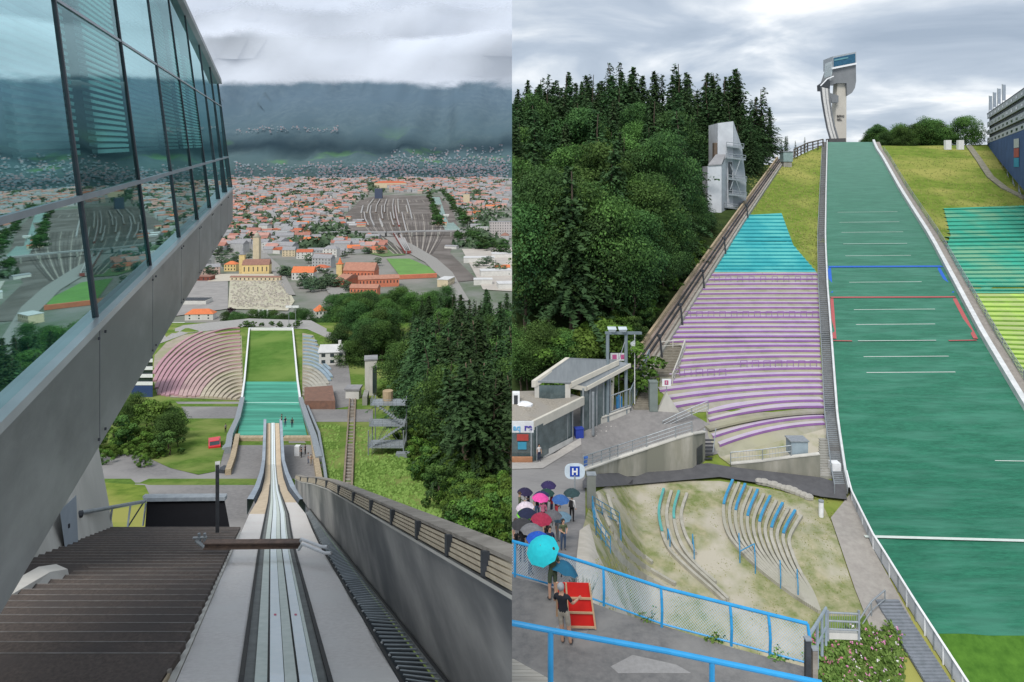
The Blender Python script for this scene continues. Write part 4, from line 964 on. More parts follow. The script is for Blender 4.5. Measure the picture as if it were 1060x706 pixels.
for k in range(230):
    row = R.uniform(410, 575); x = 392 + (row - 400)*.50 + R.uniform(0, 70) ; p = Ga(x, row)
    if p.x > 1: continue
    plant_tree(R.choice(('bush', 'brightbush')), 'undergrowth_bush', p, R.uniform(2.6, 6.0), 'leafy bush in the undergrowth along the forest edge', 'bush', 'undergrowth bushes along the forest edge')
for (x, row, h) in ((128, 448, 6), (140, 440, 7), (152, 446, 6.5), (163, 458, 7.5), (174, 466, 7), (180, 455, 6.5), (168, 447, 6), (118, 462, 6), (130, 462, 4), (184, 463, 4.5), (152, 466, 3.5), (176, 472, 4.5)):
    plant_tree(R.choice(('broad_a', 'broad_b', 'brightbush', 'bush')), 'leafy_tree', Ga(x, row), h, 'young leafy tree in the clump on the verge left of the red car', 'tree', 'clump of young trees on the verge', sx=1.25)
for k in range(46): plant_tree('brightbush', 'verge_bush', Ga(R.uniform(85, 168), R.uniform(452, 484)), R.uniform(1.5, 2.8), 'low bright green bush on the verge below the glass building', 'bush', 'low bright bushes on the verge', notrunk=True)
for k in range(16): plant_tree('bush', 'rim_bush', Ga(R.uniform(246, 316), R.uniform(336, 340)) - Vector((0, 0, .5)), R.uniform(2, 3.4), 'small bush on the bank behind the stadium rim', 'bush', 'bushes on the bank behind the rim', notrunk=True)

# meadow tufts on the grass slope: countless
b = MB()
for k in range(5200):
    x, row = R.uniform(332, 470), R.uniform(440, 575)
    if 352 < x < 368: continue
    if x > 402 + (row - 400)*.55: continue
    p = Ga(x, row) + Vector((0, 0, .12)); s = R.uniform(.10, .3)
    leafquad(b, p, Vector((R.gauss(0, .6), -.8, .6)), s, R.uniform(.2, .8)**.8, 1.6)
tg = foliage('tuft_leaves', (.10, .19, .03), (.24, .34, .09)); tag(b.build('meadow_tufts', tg), 'loose tufts of tall grass over the bright slope', 'grass', kind='stuff')

# mountains
def mY_(row): return interp([(5, 9600), (20, 9200), (60, 8300), (95, 7600), (135, 6400), (165, 5500), (186, 5000), (200, 4800)], row)
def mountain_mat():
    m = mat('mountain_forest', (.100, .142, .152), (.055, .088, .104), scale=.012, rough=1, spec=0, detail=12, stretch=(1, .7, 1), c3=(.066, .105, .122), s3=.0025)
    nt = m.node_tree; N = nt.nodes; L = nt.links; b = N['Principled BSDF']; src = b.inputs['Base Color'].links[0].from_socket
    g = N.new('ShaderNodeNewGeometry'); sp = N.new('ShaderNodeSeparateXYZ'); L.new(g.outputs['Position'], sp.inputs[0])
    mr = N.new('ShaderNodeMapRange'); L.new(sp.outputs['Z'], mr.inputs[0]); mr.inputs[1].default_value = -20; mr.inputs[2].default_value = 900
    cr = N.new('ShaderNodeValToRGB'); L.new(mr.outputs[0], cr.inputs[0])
    e = cr.color_ramp.elements; e[0].position = 0; e[0].color = (.078, .140, .122, 1); e[1].position = 1; e[1].color = (.135, .195, .27, 1)  # aerial haze as colour: bluer with height, blended over the forest
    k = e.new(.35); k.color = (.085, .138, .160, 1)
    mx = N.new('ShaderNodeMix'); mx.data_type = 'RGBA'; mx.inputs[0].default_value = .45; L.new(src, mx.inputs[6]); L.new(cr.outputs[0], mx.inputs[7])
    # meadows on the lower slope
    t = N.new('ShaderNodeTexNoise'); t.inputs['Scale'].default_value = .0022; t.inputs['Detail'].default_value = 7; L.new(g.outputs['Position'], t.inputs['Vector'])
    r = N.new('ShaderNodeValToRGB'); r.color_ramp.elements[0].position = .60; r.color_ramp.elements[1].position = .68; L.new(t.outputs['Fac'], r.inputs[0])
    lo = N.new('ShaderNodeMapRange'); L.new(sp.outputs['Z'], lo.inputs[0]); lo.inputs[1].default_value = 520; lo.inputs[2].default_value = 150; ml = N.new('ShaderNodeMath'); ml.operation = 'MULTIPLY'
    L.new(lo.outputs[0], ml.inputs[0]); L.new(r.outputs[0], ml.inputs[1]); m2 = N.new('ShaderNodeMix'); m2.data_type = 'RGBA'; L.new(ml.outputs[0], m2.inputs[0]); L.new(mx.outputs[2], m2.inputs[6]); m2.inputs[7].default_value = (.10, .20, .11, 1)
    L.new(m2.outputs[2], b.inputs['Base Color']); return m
b = MB(); G_ = []
rws = [200, 192, 186, 180, 174, 168, 162, 156, 150, 143, 136, 128, 120, 112, 104, 96, 88, 80, 70, 60, 50]
def mpt(x, row):
    p = W(x, row, mY_(row)); a = sstep(188, 150, row); n = fbm(p.x*.0011 + 3, row*.018, 2.2, 6); rg = abs(fbm(p.x*.0016, row*.004, 9, 5))
    return p + Vector((0, -260*a*n + 380*a*rg, 40*a*n))
for r in rws: G_.append([mpt(x, r) for x in range(60, 541, 5)])
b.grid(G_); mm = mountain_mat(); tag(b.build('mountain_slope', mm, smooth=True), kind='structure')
# rocky peaks above the cloud bank
pk = mat('peak_rock', (.26, .33, .44), (.17, .24, .34), scale=.004, rough=1, spec=0, detail=9)  # rock colour shifted to blue to carry the distance haze
prof = [(180, 40), (300, 22), (322, 20), (335, 19), (345, 18), (352, 22), (362, 20), (375, 23), (388, 19), (393, 14), (399, 20), (410, 30), (432, 30), (448, 22), (462, 16), (475, 10), (490, 5), (505, 6), (516, 10), (530, 12), (545, 10)]
b = MB(); G_ = []
for r_ in range(8):
    row_ = []
    for x in range(180, 541, 3):
        pr = interp(prof, x) + 2.0*fbm(x*.11, 1.7, 0, 4); rr = pr + (80 - pr)*r_/7; q = W(x, rr, 11500 - 260*r_)
        row_.append(q + Vector((0, 260*fbm(x*.08, r_*.7, 5), 0)))
    G_.append(row_)
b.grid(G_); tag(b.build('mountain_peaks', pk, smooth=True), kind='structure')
# hamlets on the slopes
VG = 'far off hamlet of tiny pale houses on the wooded mountain foot'
b = MB()
from mathutils.bvhtree import BVHTree
def on_m(x, row): return mpt(x, row)
for (x0, x1, r0, r1, n) in ((240, 350, 134, 139, 110), (240, 400, 168, 184, 240), (330, 528, 172, 185, 620), (385, 528, 162, 178, 330), (400, 520, 153, 165, 80), (470, 520, 150, 160, 20)):
    for k in range(n):
        x, r = R.uniform(x0, x1), R.uniform(r0, r1) + 2.5*fbm(x0 + k*.1, 0); p = on_m(x, r) + Vector((0, -25, 2)); s = R.uniform(7, 16)
        b.cur = 0; b.cbox(p, s, 10, R.uniform(5, 11), R.random()*.5); 
        if R.random() < .4: b.cur = 1; b.gable(p + Vector((0, 0, 9)), s, 12, 5, R.random()*.4)
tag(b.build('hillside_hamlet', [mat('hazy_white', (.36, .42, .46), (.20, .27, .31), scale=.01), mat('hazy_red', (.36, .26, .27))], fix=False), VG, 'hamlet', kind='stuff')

# low cloud bank lying against the mountain
def cloud_mat(name, lo, hi, sc, thr, col, seed, tophaze=False):
    m = bpy.data.materials.new(name); m.use_nodes = True; nt = m.node_tree; N = nt.nodes; L = nt.links
    b = N['Principled BSDF']; b.inputs['Roughness'].default_value = 1; b.inputs['Specular IOR Level'].default_value = 0
    g = N.new('ShaderNodeNewGeometry'); mp = N.new('ShaderNodeMapping'); mp.inputs['Location'].default_value = (seed, 0, 0); mp.inputs['Scale'].default_value = (1, .2, 1.9); L.new(g.outputs['Position'], mp.inputs[0])
    t = N.new('ShaderNodeTexNoise'); t.inputs['Scale'].default_value = sc; t.inputs['Detail'].default_value = 9; t.inputs['Roughness'].default_value = .58; t.inputs['Distortion'].default_value = .6; L.new(mp.outputs[0], t.inputs['Vector'])
    sp = N.new('ShaderNodeSeparateXYZ'); L.new(g.outputs['Position'], sp.inputs[0])
    a = N.new('ShaderNodeMapRange'); L.new(sp.outputs['Z'], a.inputs[0]); a.inputs[1].default_value = lo[0]; a.inputs[2].default_value = lo[1]; a.interpolation_type = 'SMOOTHSTEP'
    c = N.new('ShaderNodeMapRange'); L.new(sp.outputs['Z'], c.inputs[0]); c.inputs[1].default_value = hi[1]; c.inputs[2].default_value = hi[0]; c.interpolation_type = 'SMOOTHSTEP'
    mu = N.new('ShaderNodeMath'); mu.operation = 'MULTIPLY'; L.new(a.outputs[0], mu.inputs[0]); L.new(c.outputs[0], mu.inputs[1])
    ad = N.new('ShaderNodeMath'); ad.operation = 'MULTIPLY_ADD'; L.new(mu.outputs[0], ad.inputs[0]); ad.inputs[1].default_value = .62; L.new(t.outputs['Fac'], ad.inputs[2])
    al = N.new('ShaderNodeMapRange'); al.interpolation_type = 'SMOOTHSTEP'; L.new(ad.outputs[0], al.inputs[0]); al.inputs[1].default_value = thr; al.inputs[2].default_value = thr + .30
    am = N.new('ShaderNodeMath'); am.operation = 'MULTIPLY'; L.new(al.outputs[0], am.inputs[0]); 
    e2 = N.new('ShaderNodeMath'); e2.operation = 'MULTIPLY'; e2.use_clamp = True; L.new(mu.outputs[0], e2.inputs[0]); e2.inputs[1].default_value = 6
    L.new(e2.outputs[0], am.inputs[1]); L.new(am.outputs[0], b.inputs['Alpha'])
    cr = N.new('ShaderNodeValToRGB'); L.new(t.outputs['Fac'], cr.inputs[0]); cr.color_ramp.elements[0].position = .3; cr.color_ramp.elements[1].position = .7
    cr.color_ramp.elements[0].color = tuple(v*.88 for v in col) + (1,); cr.color_ramp.elements[1].color = (*col, 1); L.new(cr.outputs[0], b.inputs['Base Color'])
    L.new(cr.outputs[0], b.inputs['Emission Color']); b.inputs['Emission Strength'].default_value = .10  # slight glow of its own, added to keep the cloud bright
    return m
for i, (Y, r0, r1, thr) in enumerate(((4600, 102, 22, .66), (5400, 98, -8, .66), (9900, 84, -40, .66))):
    zt = lambda r: (H - r)/F*Y
    b = MB(); b.grid([[W(x, r0 + 14 - (r0 + 34 - r1)*j/6, Y) + Vector((0, 160*fbm(x*.01, j*.4, i), 0)) for x in range(60, 541, 20)] for j in range(7)])
    o = b.build('cloud_bank', cloud_mat('cloud_%d' % i, (zt(r0), zt(r0 - 30)), (zt(r1 + 34), zt(r1)), .0016 if i < 2 else .0013, thr, (.60, .645, .72), 777*i), smooth=True); tag(o, kind='structure')
# green of the town: tree masses too far to tell apart
b = MB()
for k in range(760):
    x, y = R.uniform(190, 529), 187 + 70*R.random()**1.3
    p = Pc(x, y)
    if p.x > -25 or in_poly(x, y, zone_no[0]): continue
    s = R.uniform(9, 17)*(1 + p.y/5000)
    for j in range(26):
        d = rv().normalized(); d.z = abs(d.z); leafquad(b, p + Vector((d.x*s*1.5, d.y*s, d.z*s*.8)), d + rv(.4), s*.34, max(0, min(1, .3 + .5*d.z + R.gauss(0, .15))))
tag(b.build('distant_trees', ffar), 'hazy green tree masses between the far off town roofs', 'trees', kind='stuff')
# ================================================================== EAST PLACE: the jump seen from the stadium
SIDE[0] = 'E'
T1 = [(128, 262), (148, 215), (165, 192), (200, 160), (250, 128), (300, 108), (350, 94), (425, 80), (470, 74), (500, 69), (520, 66), (560, 60), (600, 56), (640, 52), (706, 48), (800, 43)]
T2 = [(128, 262), (148, 215), (165, 192), (200, 160), (250, 128), (300, 108), (350, 94), (425, 80), (470, 71), (480, 67), (500, 58), (520, 50), (540, 43), (575, 34), (600, 29), (640, 24.5), (706, 22), (800, 20)]
def Gb(px, row):
    k = sstep(604, 668, px - (row - 560)*.15)
    return W(px, row, interp(T2, row)*(1 - k) + interp(T1, row)*k)
RG = [(533, 150), (760, 160), (800, 172), (812, 167), (850, 150), (905, 150), (960, 150), (1022, 149), (1060, 146), (1300, 146)]
rr = [128, 134, 140, 145, 148, 152, 156, 160, 166, 172, 180, 190, 200, 212, 225, 240, 255, 270, 285, 300, 320, 340, 360, 380, 400, 410, 420] + [425 + 3*k for k in range(92)] + [706, 730, 760]
b = MB(); G_ = []
for r in rr:
    L_ = []
    for x in [521 + 4.5*k for k in range(68)] + list(range(830, 1320, 10)):
        rd = interp(RG, x)
        L_.append(W(x, max(r, rd) + (.8 if r < rd else 0), interp(T1, r)) if r < rd else Gb(x, r))
    G_.append(L_)
b.grid(G_); tag(b.build('stadium_ground', meadow, smooth=True), kind='structure')
def pb(name, poly, m, lift, kind='structure', step=5, **k): return patch(name, poly, m, Gb, lift, step, kind, **k)
ffloor = mat('forest_floor', (.05, .075, .025), (.025, .04, .015), scale=.5, rough=1, spec=0)
pb('forest_floor', [(500, 152), (760, 162), (799, 174), (640, 392), (560, 410), (500, 420)], ffloor, .05)
pb('forecourt_asphalt', [(500, 425), (560, 412), (640, 420), (700, 420), (735, 440), (745, 470), (700, 480), (640, 487), (606, 493), (606, 540), (604, 580), (600, 706), (500, 706)], asphalt, .08)
pb('access_road', [(603, 503), (608, 496), (735, 489), (733, 483), (757, 487), (850, 498), (874, 505), (877, 521), (850, 518), (800, 506), (745, 497.5), (640, 498), (612, 504), (603, 510)], asphalt_dark, .38)
dry = mat('dry_gravel_grass', (.35, .32, .21), (.15, .185, .065), scale=.9, c3=(.40, .37, .30), s3=.25, rough=1, spec=0, bump=.5, detail=10)
pb('arena_ground', [(614, 512), (640, 499), (745, 499), (800, 508), (850, 520), (862, 545), (880, 600), (900, 650), (900, 740), (600, 740), (600, 560)], dry, .12)
pb('dry_bank', [(745, 474), (856, 444), (857, 470), (850, 496), (757, 483)], dry, .1)
pb('gravel_path', [(600, 552), (610, 545), (618, 575), (640, 620), (650, 640), (600, 640), (596, 590)], mat('path_sand', (.50, .46, .40), (.40, .37, .31), scale=1.5), .18)
pb('hill_path', [(860, 538), (881, 512), (902, 567), (943, 642), (930, 668), (900, 650), (885, 612)], mat('path_grey', (.33, .31, .28), (.26, .24, .22), scale=1.5), .2)
pb('flower_bed_ground', [(850, 640), (905, 640), (930, 680), (945, 740), (840, 740)], grass, .16)

# --- landing hill
PLb = [(148, 857), (200, 856), (250, 855.5), (300, 858), (350, 862), (440, 869), (500, 878), (520, 883), (570, 905), (640, 947), (700, 985), (760, 1023)]
PRb = [(148, 903), (156, 906), (165, 912), (200, 931), (250, 962), (300, 988), (350, 1014), (425, 1058), (500, 1104), (600, 1168), (700, 1232), (760, 1270)]
lh = thing('landing_hill', Gb(950, 660), 'huge ski jump landing slope covered in green plastic matting with white, blue and red lines', 'ski jump')
def HB(t, row, dz=.3): return Gb(interp(PLb, row) + t*(interp(PRb, row) - interp(PLb, row)), row) + Vector((0, 0, dz))
hrows = [148, 150, 153, 157, 162, 168, 175, 184, 194, 205, 217, 230, 244, 258, 272, 286, 300, 315, 330, 345, 360, 378, 396, 415, 435, 455, 475, 495, 515, 535, 555, 575, 595, 615, 635, 652, 662, 680, 700, 730, 760]
matg = mat('matting_green', (.022, .158, .092), (.012, .105, .062), scale=3.0, stretch=(.5, 2.4, 1), c3=(.036, .165, .108), s3=.3, rough=.75, detail=10, bump=.6)
# the matting is paler towards the top, distance haze mixed into the colour, finer cross rows
nt = matg.node_tree; N = nt.nodes; L = nt.links; B_ = N['Principled BSDF']; src = B_.inputs['Base Color'].links[0].from_socket
g_ = N.new('ShaderNodeNewGeometry'); mpp = N.new('ShaderNodeMapping'); mpp.inputs['Scale'].default_value = (.35, 2.6, 1); L.new(g_.outputs['Position'], mpp.inputs[0])
tn = N.new('ShaderNodeTexNoise'); tn.inputs['Scale'].default_value = 1.0; tn.inputs['Detail'].default_value = 6; L.new(mpp.outputs[0], tn.inputs['Vector'])
sp_ = N.new('ShaderNodeSeparateXYZ'); L.new(g_.outputs['Position'], sp_.inputs[0]); mr_ = N.new('ShaderNodeMapRange'); L.new(sp_.outputs['Y'], mr_.inputs[0]); mr_.inputs[1].default_value = 70; mr_.inputs[2].default_value = 200; mr_.inputs[4].default_value = .75
m1 = N.new('ShaderNodeMix'); m1.data_type = 'RGBA'; L.new(mr_.outputs[0], m1.inputs[0]); L.new(src, m1.inputs[6]); m1.inputs[7].default_value = (.105, .22, .17, 1)
mr2 = N.new('ShaderNodeMapRange'); L.new(tn.outputs['Fac'], mr2.inputs[0]); mr2.inputs[1].default_value = .35; mr2.inputs[2].default_value = .65; mr2.inputs[3].default_value = .88; mr2.inputs[4].default_value = 1.12
hs = N.new('ShaderNodeHueSaturation'); L.new(m1.outputs[2], hs.inputs['Color']); L.new(mr2.outputs[0], hs.inputs['Value']); L.new(hs.outputs[0], B_.inputs['Base Color'])
b = MB(); b.grid([[HB(t/12, r) for t in range(13)] for r in hrows if r <= 652] + [[HB(t/12, 660 + (2 if t > 2 else 0)) for t in range(13)]]); b.build('mat_surface', matg, lh, smooth=True)
b = MB(); b.grid([[HB(t/12, 658 + (2 if t > 2 else 0), .285) for t in range(13)]] + [[HB(t/12, r, .285) for t in range(13)] for r in (668, 680, 700, 730, 760)]); b.build('run_out_lawn', mat('lawn_fresh', (.085, .19, .03), (.05, .125, .02), scale=1.3, rough=1, spec=0, bump=.5, detail=9), lh, smooth=True)
def hline(x0, r0, x1, r1, w, m, nm):
    b = MB(); n = max(2, int(abs(x1 - x0)/12) + 1); P = [Gb(x0 + (x1 - x0)*k/n, r0 + (r1 - r0)*k/n) + Vector((0, 0, .34)) for k in range(n + 1)]
    for p, q in zip(P, P[1:]):
        d = (q - p); s = Vector((-d.y, d.x, 0)).normalized()*w/2
        gz = .05 if abs(d.x) > abs(d.y) else 0
        zz_ = lambda v, sg: v + s*sg + Vector((0, 0, sg*s.y*.16 if abs(d.x) > abs(d.y) else 0))
        b.poly(zz_(p, -1), zz_(q, -1), zz_(q, 1), zz_(p, 1))
    return b.build(nm, m, lh)
lw = flat('line_white', (.56, .62, .58)); lb_ = flat('line_blue', (.02, .12, .52)); lr = flat('line_red', (.42, .10, .10))
for x0, x1, r in ((867, 929, 221), (869, 931, 231.5), (871, 935, 242), (873, 939, 254), (875, 943, 266.5), (879, 954, 294), (884, 968, 322.5), (886, 968, 338), (888, 969, 355), (894, 982, 371.5), (897, 989, 388)):
    hline(x0, r + .3, x1, r - .3, .17, lw, 'distance_line')
hline(895, 559, 1190, 567, .32, lw, 'distance_line'); hline(1030, 480, 1090, 481, .12, lw, 'distance_line')
hline(857, 277.5, 974, 277, 1.5, lb_, 'blue_line'); hline(858.5, 279, 860.5, 305, .5, lb_, 'blue_line'); hline(971.5, 279, 986, 305, .5, lb_, 'blue_line')
hline(859, 309.5, 988, 309, 1.0, lr, 'red_line'); hline(861, 311, 864, 353, .45, lr, 'red_line'); hline(988, 311, 1010, 353, .55, lr, 'red_line'); hline(862, 355, 882, 355.3, .28, lr, 'red_line'); hline(982, 355, 1011, 354.5, .28, lr, 'red_line')
# sides
wh2 = mat('side_board_white', (.62, .64, .64), (.48, .5, .5), scale=1)
dkw = mat('walkway_dark', (.13, .13, .125), (.08, .08, .08), scale=1.5)
def PXL(row): return interp(PLb, row)
rs = [r for r in hrows if r <= 520]
b = MB(); b.grid([[Gb(PXL(r), r) + Vector((0, 0, .2)) for r in rs], [Gb(PXL(r), r) + Vector((-.1, 0, 1.0)) for r in rs], [Gb(PXL(r), r) + Vector((-.35, 0, 1.0)) for r in rs], [Gb(PXL(r), r) + Vector((-.4, 0, 0)) for r in rs]]); b.build('side_board', wh2, lh)
b = MB(); b.grid([[Gb(PXL(r), r) + Vector((-.42, 0, .35)) for r in rs], [Gb(PXL(r), r) + Vector((-1.6, 0, .35)) for r in rs], [Gb(PXL(r), r) + Vector((-1.65, 0, 0)) for r in rs]]); b.build('walkway', dkw, lh)
b = MB()
for k in range(170):
    r = 160 + 345*(k/169)**1.0; p = Gb(PXL(r), r); b.box(p.x - 1.55, p.x - .45, p.y, p.y + .12, p.z + .36, p.z + .46)
b.build('walkway_treads', steel, lh)
b = MB(); b.path([Gb(PXL(r), r) + Vector((-1.7, 0, 1.3)) for r in rs], .06, 5)
for r in rs[::1]: p = Gb(PXL(r), r) + Vector((-1.7, 0, 0)); b.tube(p, p + Vector((0, 0, 1.3)), .05, 5)
b.build('railing', steel, lh)
rs = [r for r in hrows if r <= 760]
PXR = lambda r: interp(PRb, r)
b = MB(); b.grid([[Gb(PXR(r), r) + Vector((0, 0, .2)) for r in rs], [Gb(PXR(r), r) + Vector((.05, 0, 1.1)) for r in rs], [Gb(PXR(r), r) + Vector((.75, 0, 1.12)) for r in rs], [Gb(PXR(r), r) + Vector((.78, 0, .1)) for r in rs]]); b.build('side_board', wh2, lh)
b = MB(); b.grid([[Gb(PXR(r), r) + Vector((.8, 0, .3)) for r in rs], [Gb(PXR(r), r) + Vector((2.3, 0, .35)) for r in rs], [Gb(PXR(r), r) + Vector((2.35, 0, 0)) for r in rs]]); b.build('walkway', mat('walkway_grey', (.30, .28, .25), (.22, .2, .18), scale=1.5), lh)
b = MB()
for q in rs[3:]: p = Gb(PXR(q), q) + Vector((2.3, 0, 0)); b.tube(p, p + Vector((0, 0, 1.5)), .06, 5)
for h in (.6, 1.0, 1.5): b.path([Gb(PXR(q), q) + Vector((2.3, 0, h)) for q in rs[3:]], .05, 5)
for k in range(120):
    q = 230 + 200*k/119; p = Gb(PXR(q), q) + Vector((2.3, 0, 0)); b.tube(p + Vector((0, 0, .4)), p + Vector((0, 0, 1.5)), .025, 4)
b.build('railing', steel, lh)
# white fence at the foot, left side
wf = thing('hill_fence', Gb(905, 570), 'curving white panel fence along the lower left edge of the green landing slope', 'fence')
P = [Gb(PXL(r) - 1, r) for r in (498, 510, 520, 532, 545, 558, 570, 584, 598, 613, 628, 643, 658, 673, 688, 703, 720, 740)]
for k, (p, q) in enumerate(zip(P, P[1:])):
    hh = .95 + .5*sstep(0, 8, k)
    b = MB(); g = (q - p)*.06; b.slab([p + g + Vector((0, 0, .15)), q - g + Vector((0, 0, .15)), q - g + Vector((0, 0, hh)), p + g + Vector((0, 0, hh))], (.04, 0, 0)); b.build('panel', mat('fence_panel_pale', (.60, .62, .64), (.50, .52, .55), scale=2), wf)
    b = MB(); b.tube(p, p + Vector((0, 0, hh + .1)), .07, 6); b.build('post', steel if k % 2 else white, wf)
b = MB(); b.path([p + Vector((-.03, 0, 1.05 + .5*sstep(0, 8, k))) for k, p in enumerate(P)], .09, 6); b.build('top_rail', white, wf)
b = MB()
for k in range(34):
    r = 628 + 3.6*k; x = PXL(r) - 12; p = Gb(x, r); b.box(p.x - 1.5, p.x + .3, p.y, p.y + .26, p.z + .2, p.z + .42)
tag(b.build('service_stair', mat('stair_bluegrey', (.22, .24, .27), (.16, .18, .2), scale=2)), 'narrow grey stair outside the white panel fence at the foot of the slope', 'stair')

# --- grandstands with one bench row each
def arc_row(pts, front, topm, t, depth=1.05, h=.42, lift=.12):
    P = [Gb(*q) + Vector((0, 0, lift)) for q in pts]
    b = MB(); 
    lo = P; h *= .60; hi = [p + Vector((0, 0, h)) for p in P]; bk = [p + Vector((0, depth, h)) for p in P]; bl = [p + Vector((0, depth, -.2)) for p in P]
    n = len(P); b.cur = 0; b.grid([lo, hi]); b.cur = 1; b.grid([hi, bk]); b.grid([bk, bl])
    b.build('bench_row', [front, topm], t, fix=True)
def bow(xl, yl, xr, yr, up, n=10, gaps=()):
    return [(xl + (xr - xl)*k/n, yl + (yr - yl)*k/n - up*4*(k/n)*(1 - k/n)) for k in range(n + 1)]
pf = mat('bench_front_purple', (.30, .15, .37), (.24, .12, .31), scale=.6); pt = mat('bench_top_lilac', (.50, .42, .55), (.40, .33, .46), scale=.6, c3=(.47, .44, .45), s3=.22, detail=9)
tf = mat('bench_front_teal', (.02, .30, .34), (.015, .23, .27), scale=.6); tt_ = mat('bench_top_turquoise', (.05, .38, .40), (.04, .31, .34), scale=.5, c3=(.10, .44, .42), s3=.15)
gf = mat('bench_front_green', (.02, .22, .16), (.015, .17, .12), scale=.6); gt = mat('bench_top_green', (.04, .38, .26), (.06, .30, .20), scale=.5, c3=(.16, .36, .22), s3=.15)
yf = mat('bench_front_lime', (.20, .36, .05), (.14, .26, .04), scale=.6); yt = mat('bench_top_lime', (.40, .58, .12), (.34, .42, .16), scale=.5, c3=(.34, .40, .18), s3=.2)
terrc = mat('terrace_concrete', (.33, .31, .27), (.24, .24, .16), scale=.6, c3=(.33, .32, .22), s3=.15)
st = thing('turquoise_stand', Gb(790, 281), 'upper left grandstand section with turquoise bench rows', 'grandstand')
poly = [(763, 231), (771, 223), (809, 221), (821, 254), (845, 282), (731, 282), (748, 257), (759, 250)]
patch('terrace', poly, tt_, Gb, .08, 12, parent=st)
LT = [(222, 771), (231, 763), (249, 760), (251, 756), (257, 748), (282, 731)]; RT = [(221, 809), (254, 821), (265, 830), (282, 845)]
for k in range(16):
    y = 224 + 3.75*k; arc_row(bow(interp(LT, y), y, interp(RT, y), y, 0, 4), tf, tt_, st, 1.6 - .3*k/16, .35)
st = thing('purple_stand', Gb(790, 440), 'lower left grandstand section with purple and lilac bench rows curving at the bottom', 'grandstand')
patch('terrace', [(732, 282), (846, 282), (849, 360), (855, 445), (745, 474), (733, 452), (731, 427), (706, 428), (682, 404), (706, 372), (706, 357), (686, 356)], terrc, Gb, .08, 12, parent=st)
LP = [(282, 732), (356, 687)]
for k in range(15):
    y = 286 + 4.95*k; arc_row(bow(interp(LP, y), y + .3, 847 + k*.15, y - .4, .4, 6), pf, pt, st, 1.38, .40)
low = [(706, 362, 849, 360), (706, 368.5, 849, 365.5), (703, 375.5, 849.5, 371), (698, 383, 850, 377), (693, 391, 850.5, 383.5), (686, 399, 851, 390), (683, 407, 851, 396.5), (690, 415.5, 851.5, 403), (698, 423.5, 852, 409.5),
       (733, 430, 852.5, 417), (734, 438, 853, 423.5), (738, 455, 853.5, 434), (745, 464, 854, 441)]
for k, (a, c, d, e) in enumerate(low): arc_row(bow(a, c, d, e, 1 + k*.33, 12), pf, pt, st, 1.45 if k < 9 else 1.2, .46)
# aisle steps and crush barriers in the stand
for row_, xs in ((293, range(742, 845, 12)), (330, range(712, 846, 12)), (382, range(770, 848, 12)), (391, range(700, 760, 12))):
    for x in xs:
        p = Gb(x, row_) + Vector((0, 0, .3)); b = MB(); b.box(p.x - .45, p.x + .45, p.y - .03, p.y + .03, p.z + .75, p.z + .82); b.box(p.x - .45, p.x - .39, p.y - .03, p.y + .03, p.z, p.z + .75); b.box(p.x + .39, p.x + .45, p.y - .03, p.y + .03, p.z, p.z + .75); b.build('crush_barrier', pf, st)
for (x, y, xr, yr, hgt) in ((732, 446, 853, 428, 2), ):
    b = MB(); P = [Gb(*q) + Vector((0, 0, .15)) for q in bow(x, y, xr, yr, 4, 12)]
    for p, q in zip(P, P[1:]): b.bar(p, q, 1.0, .25)
    b.build('grass_terrace', terrc, st)
st = thing('green_stand', Gb(1030, 304), 'right hand grandstand section with green bench rows', 'grandstand')
LG = [(215, 977), (243, 984), (255, 980), (280, 990), (305, 1007)]
patch('terrace', [(977, 216), (1250, 206), (1250, 304), (1007, 304), (990, 281), (980, 256), (984, 244)], gt, Gb, .08, 14, parent=st)
for k in range(21):
    y = 218 + 4.2*k; arc_row(bow(interp(LG, y), y, 1200, y - 5.2*(1 - k/21), 0, 10), gf, gt, st, 1.5 - .4*k/21, .36)
st = thing('lime_stand', Gb(1040, 360), 'right hand grandstand section with yellow green bench rows', 'grandstand')
LY = [(305, 1009), (420, 1075)]
patch('terrace', [(1008, 305), (1250, 304), (1250, 420), (1075, 420)], yt, Gb, .08, 14, parent=st)
for k in range(21):
    y = 309 + 4.9*k; arc_row(bow(interp(LY, y) + 2, y, 1200, y + .6*k, 0, 8), yf, yt, st, 1.0, .38)

# stairs strip up the right meadow, posts
b = MB(); P = [Gb(x, y) + Vector((0, 0, .1)) for x, y in ((1003, 152), (1013, 166), (1025, 184), (1040, 196), (1062, 207))]
for p, q in zip(P, P[1:]): b.bar(p, q, 1.5, .35)
tag(b.build('meadow_stair', mat('stair_old_concrete', (.27, .25, .2), (.17, .17, .12))), 'narrow weathered stair climbing the right hand meadow', 'stair')
for x, l in ((981, 'left one'), (994, 'right one')):
    p = Gb(x, 155); b = MB(); b.cbox(p, 1.7, 1, 2.9); o = tag(b.build('marker_box', white), 'small white box on the crest of the meadow, %s of two' % l, 'box')

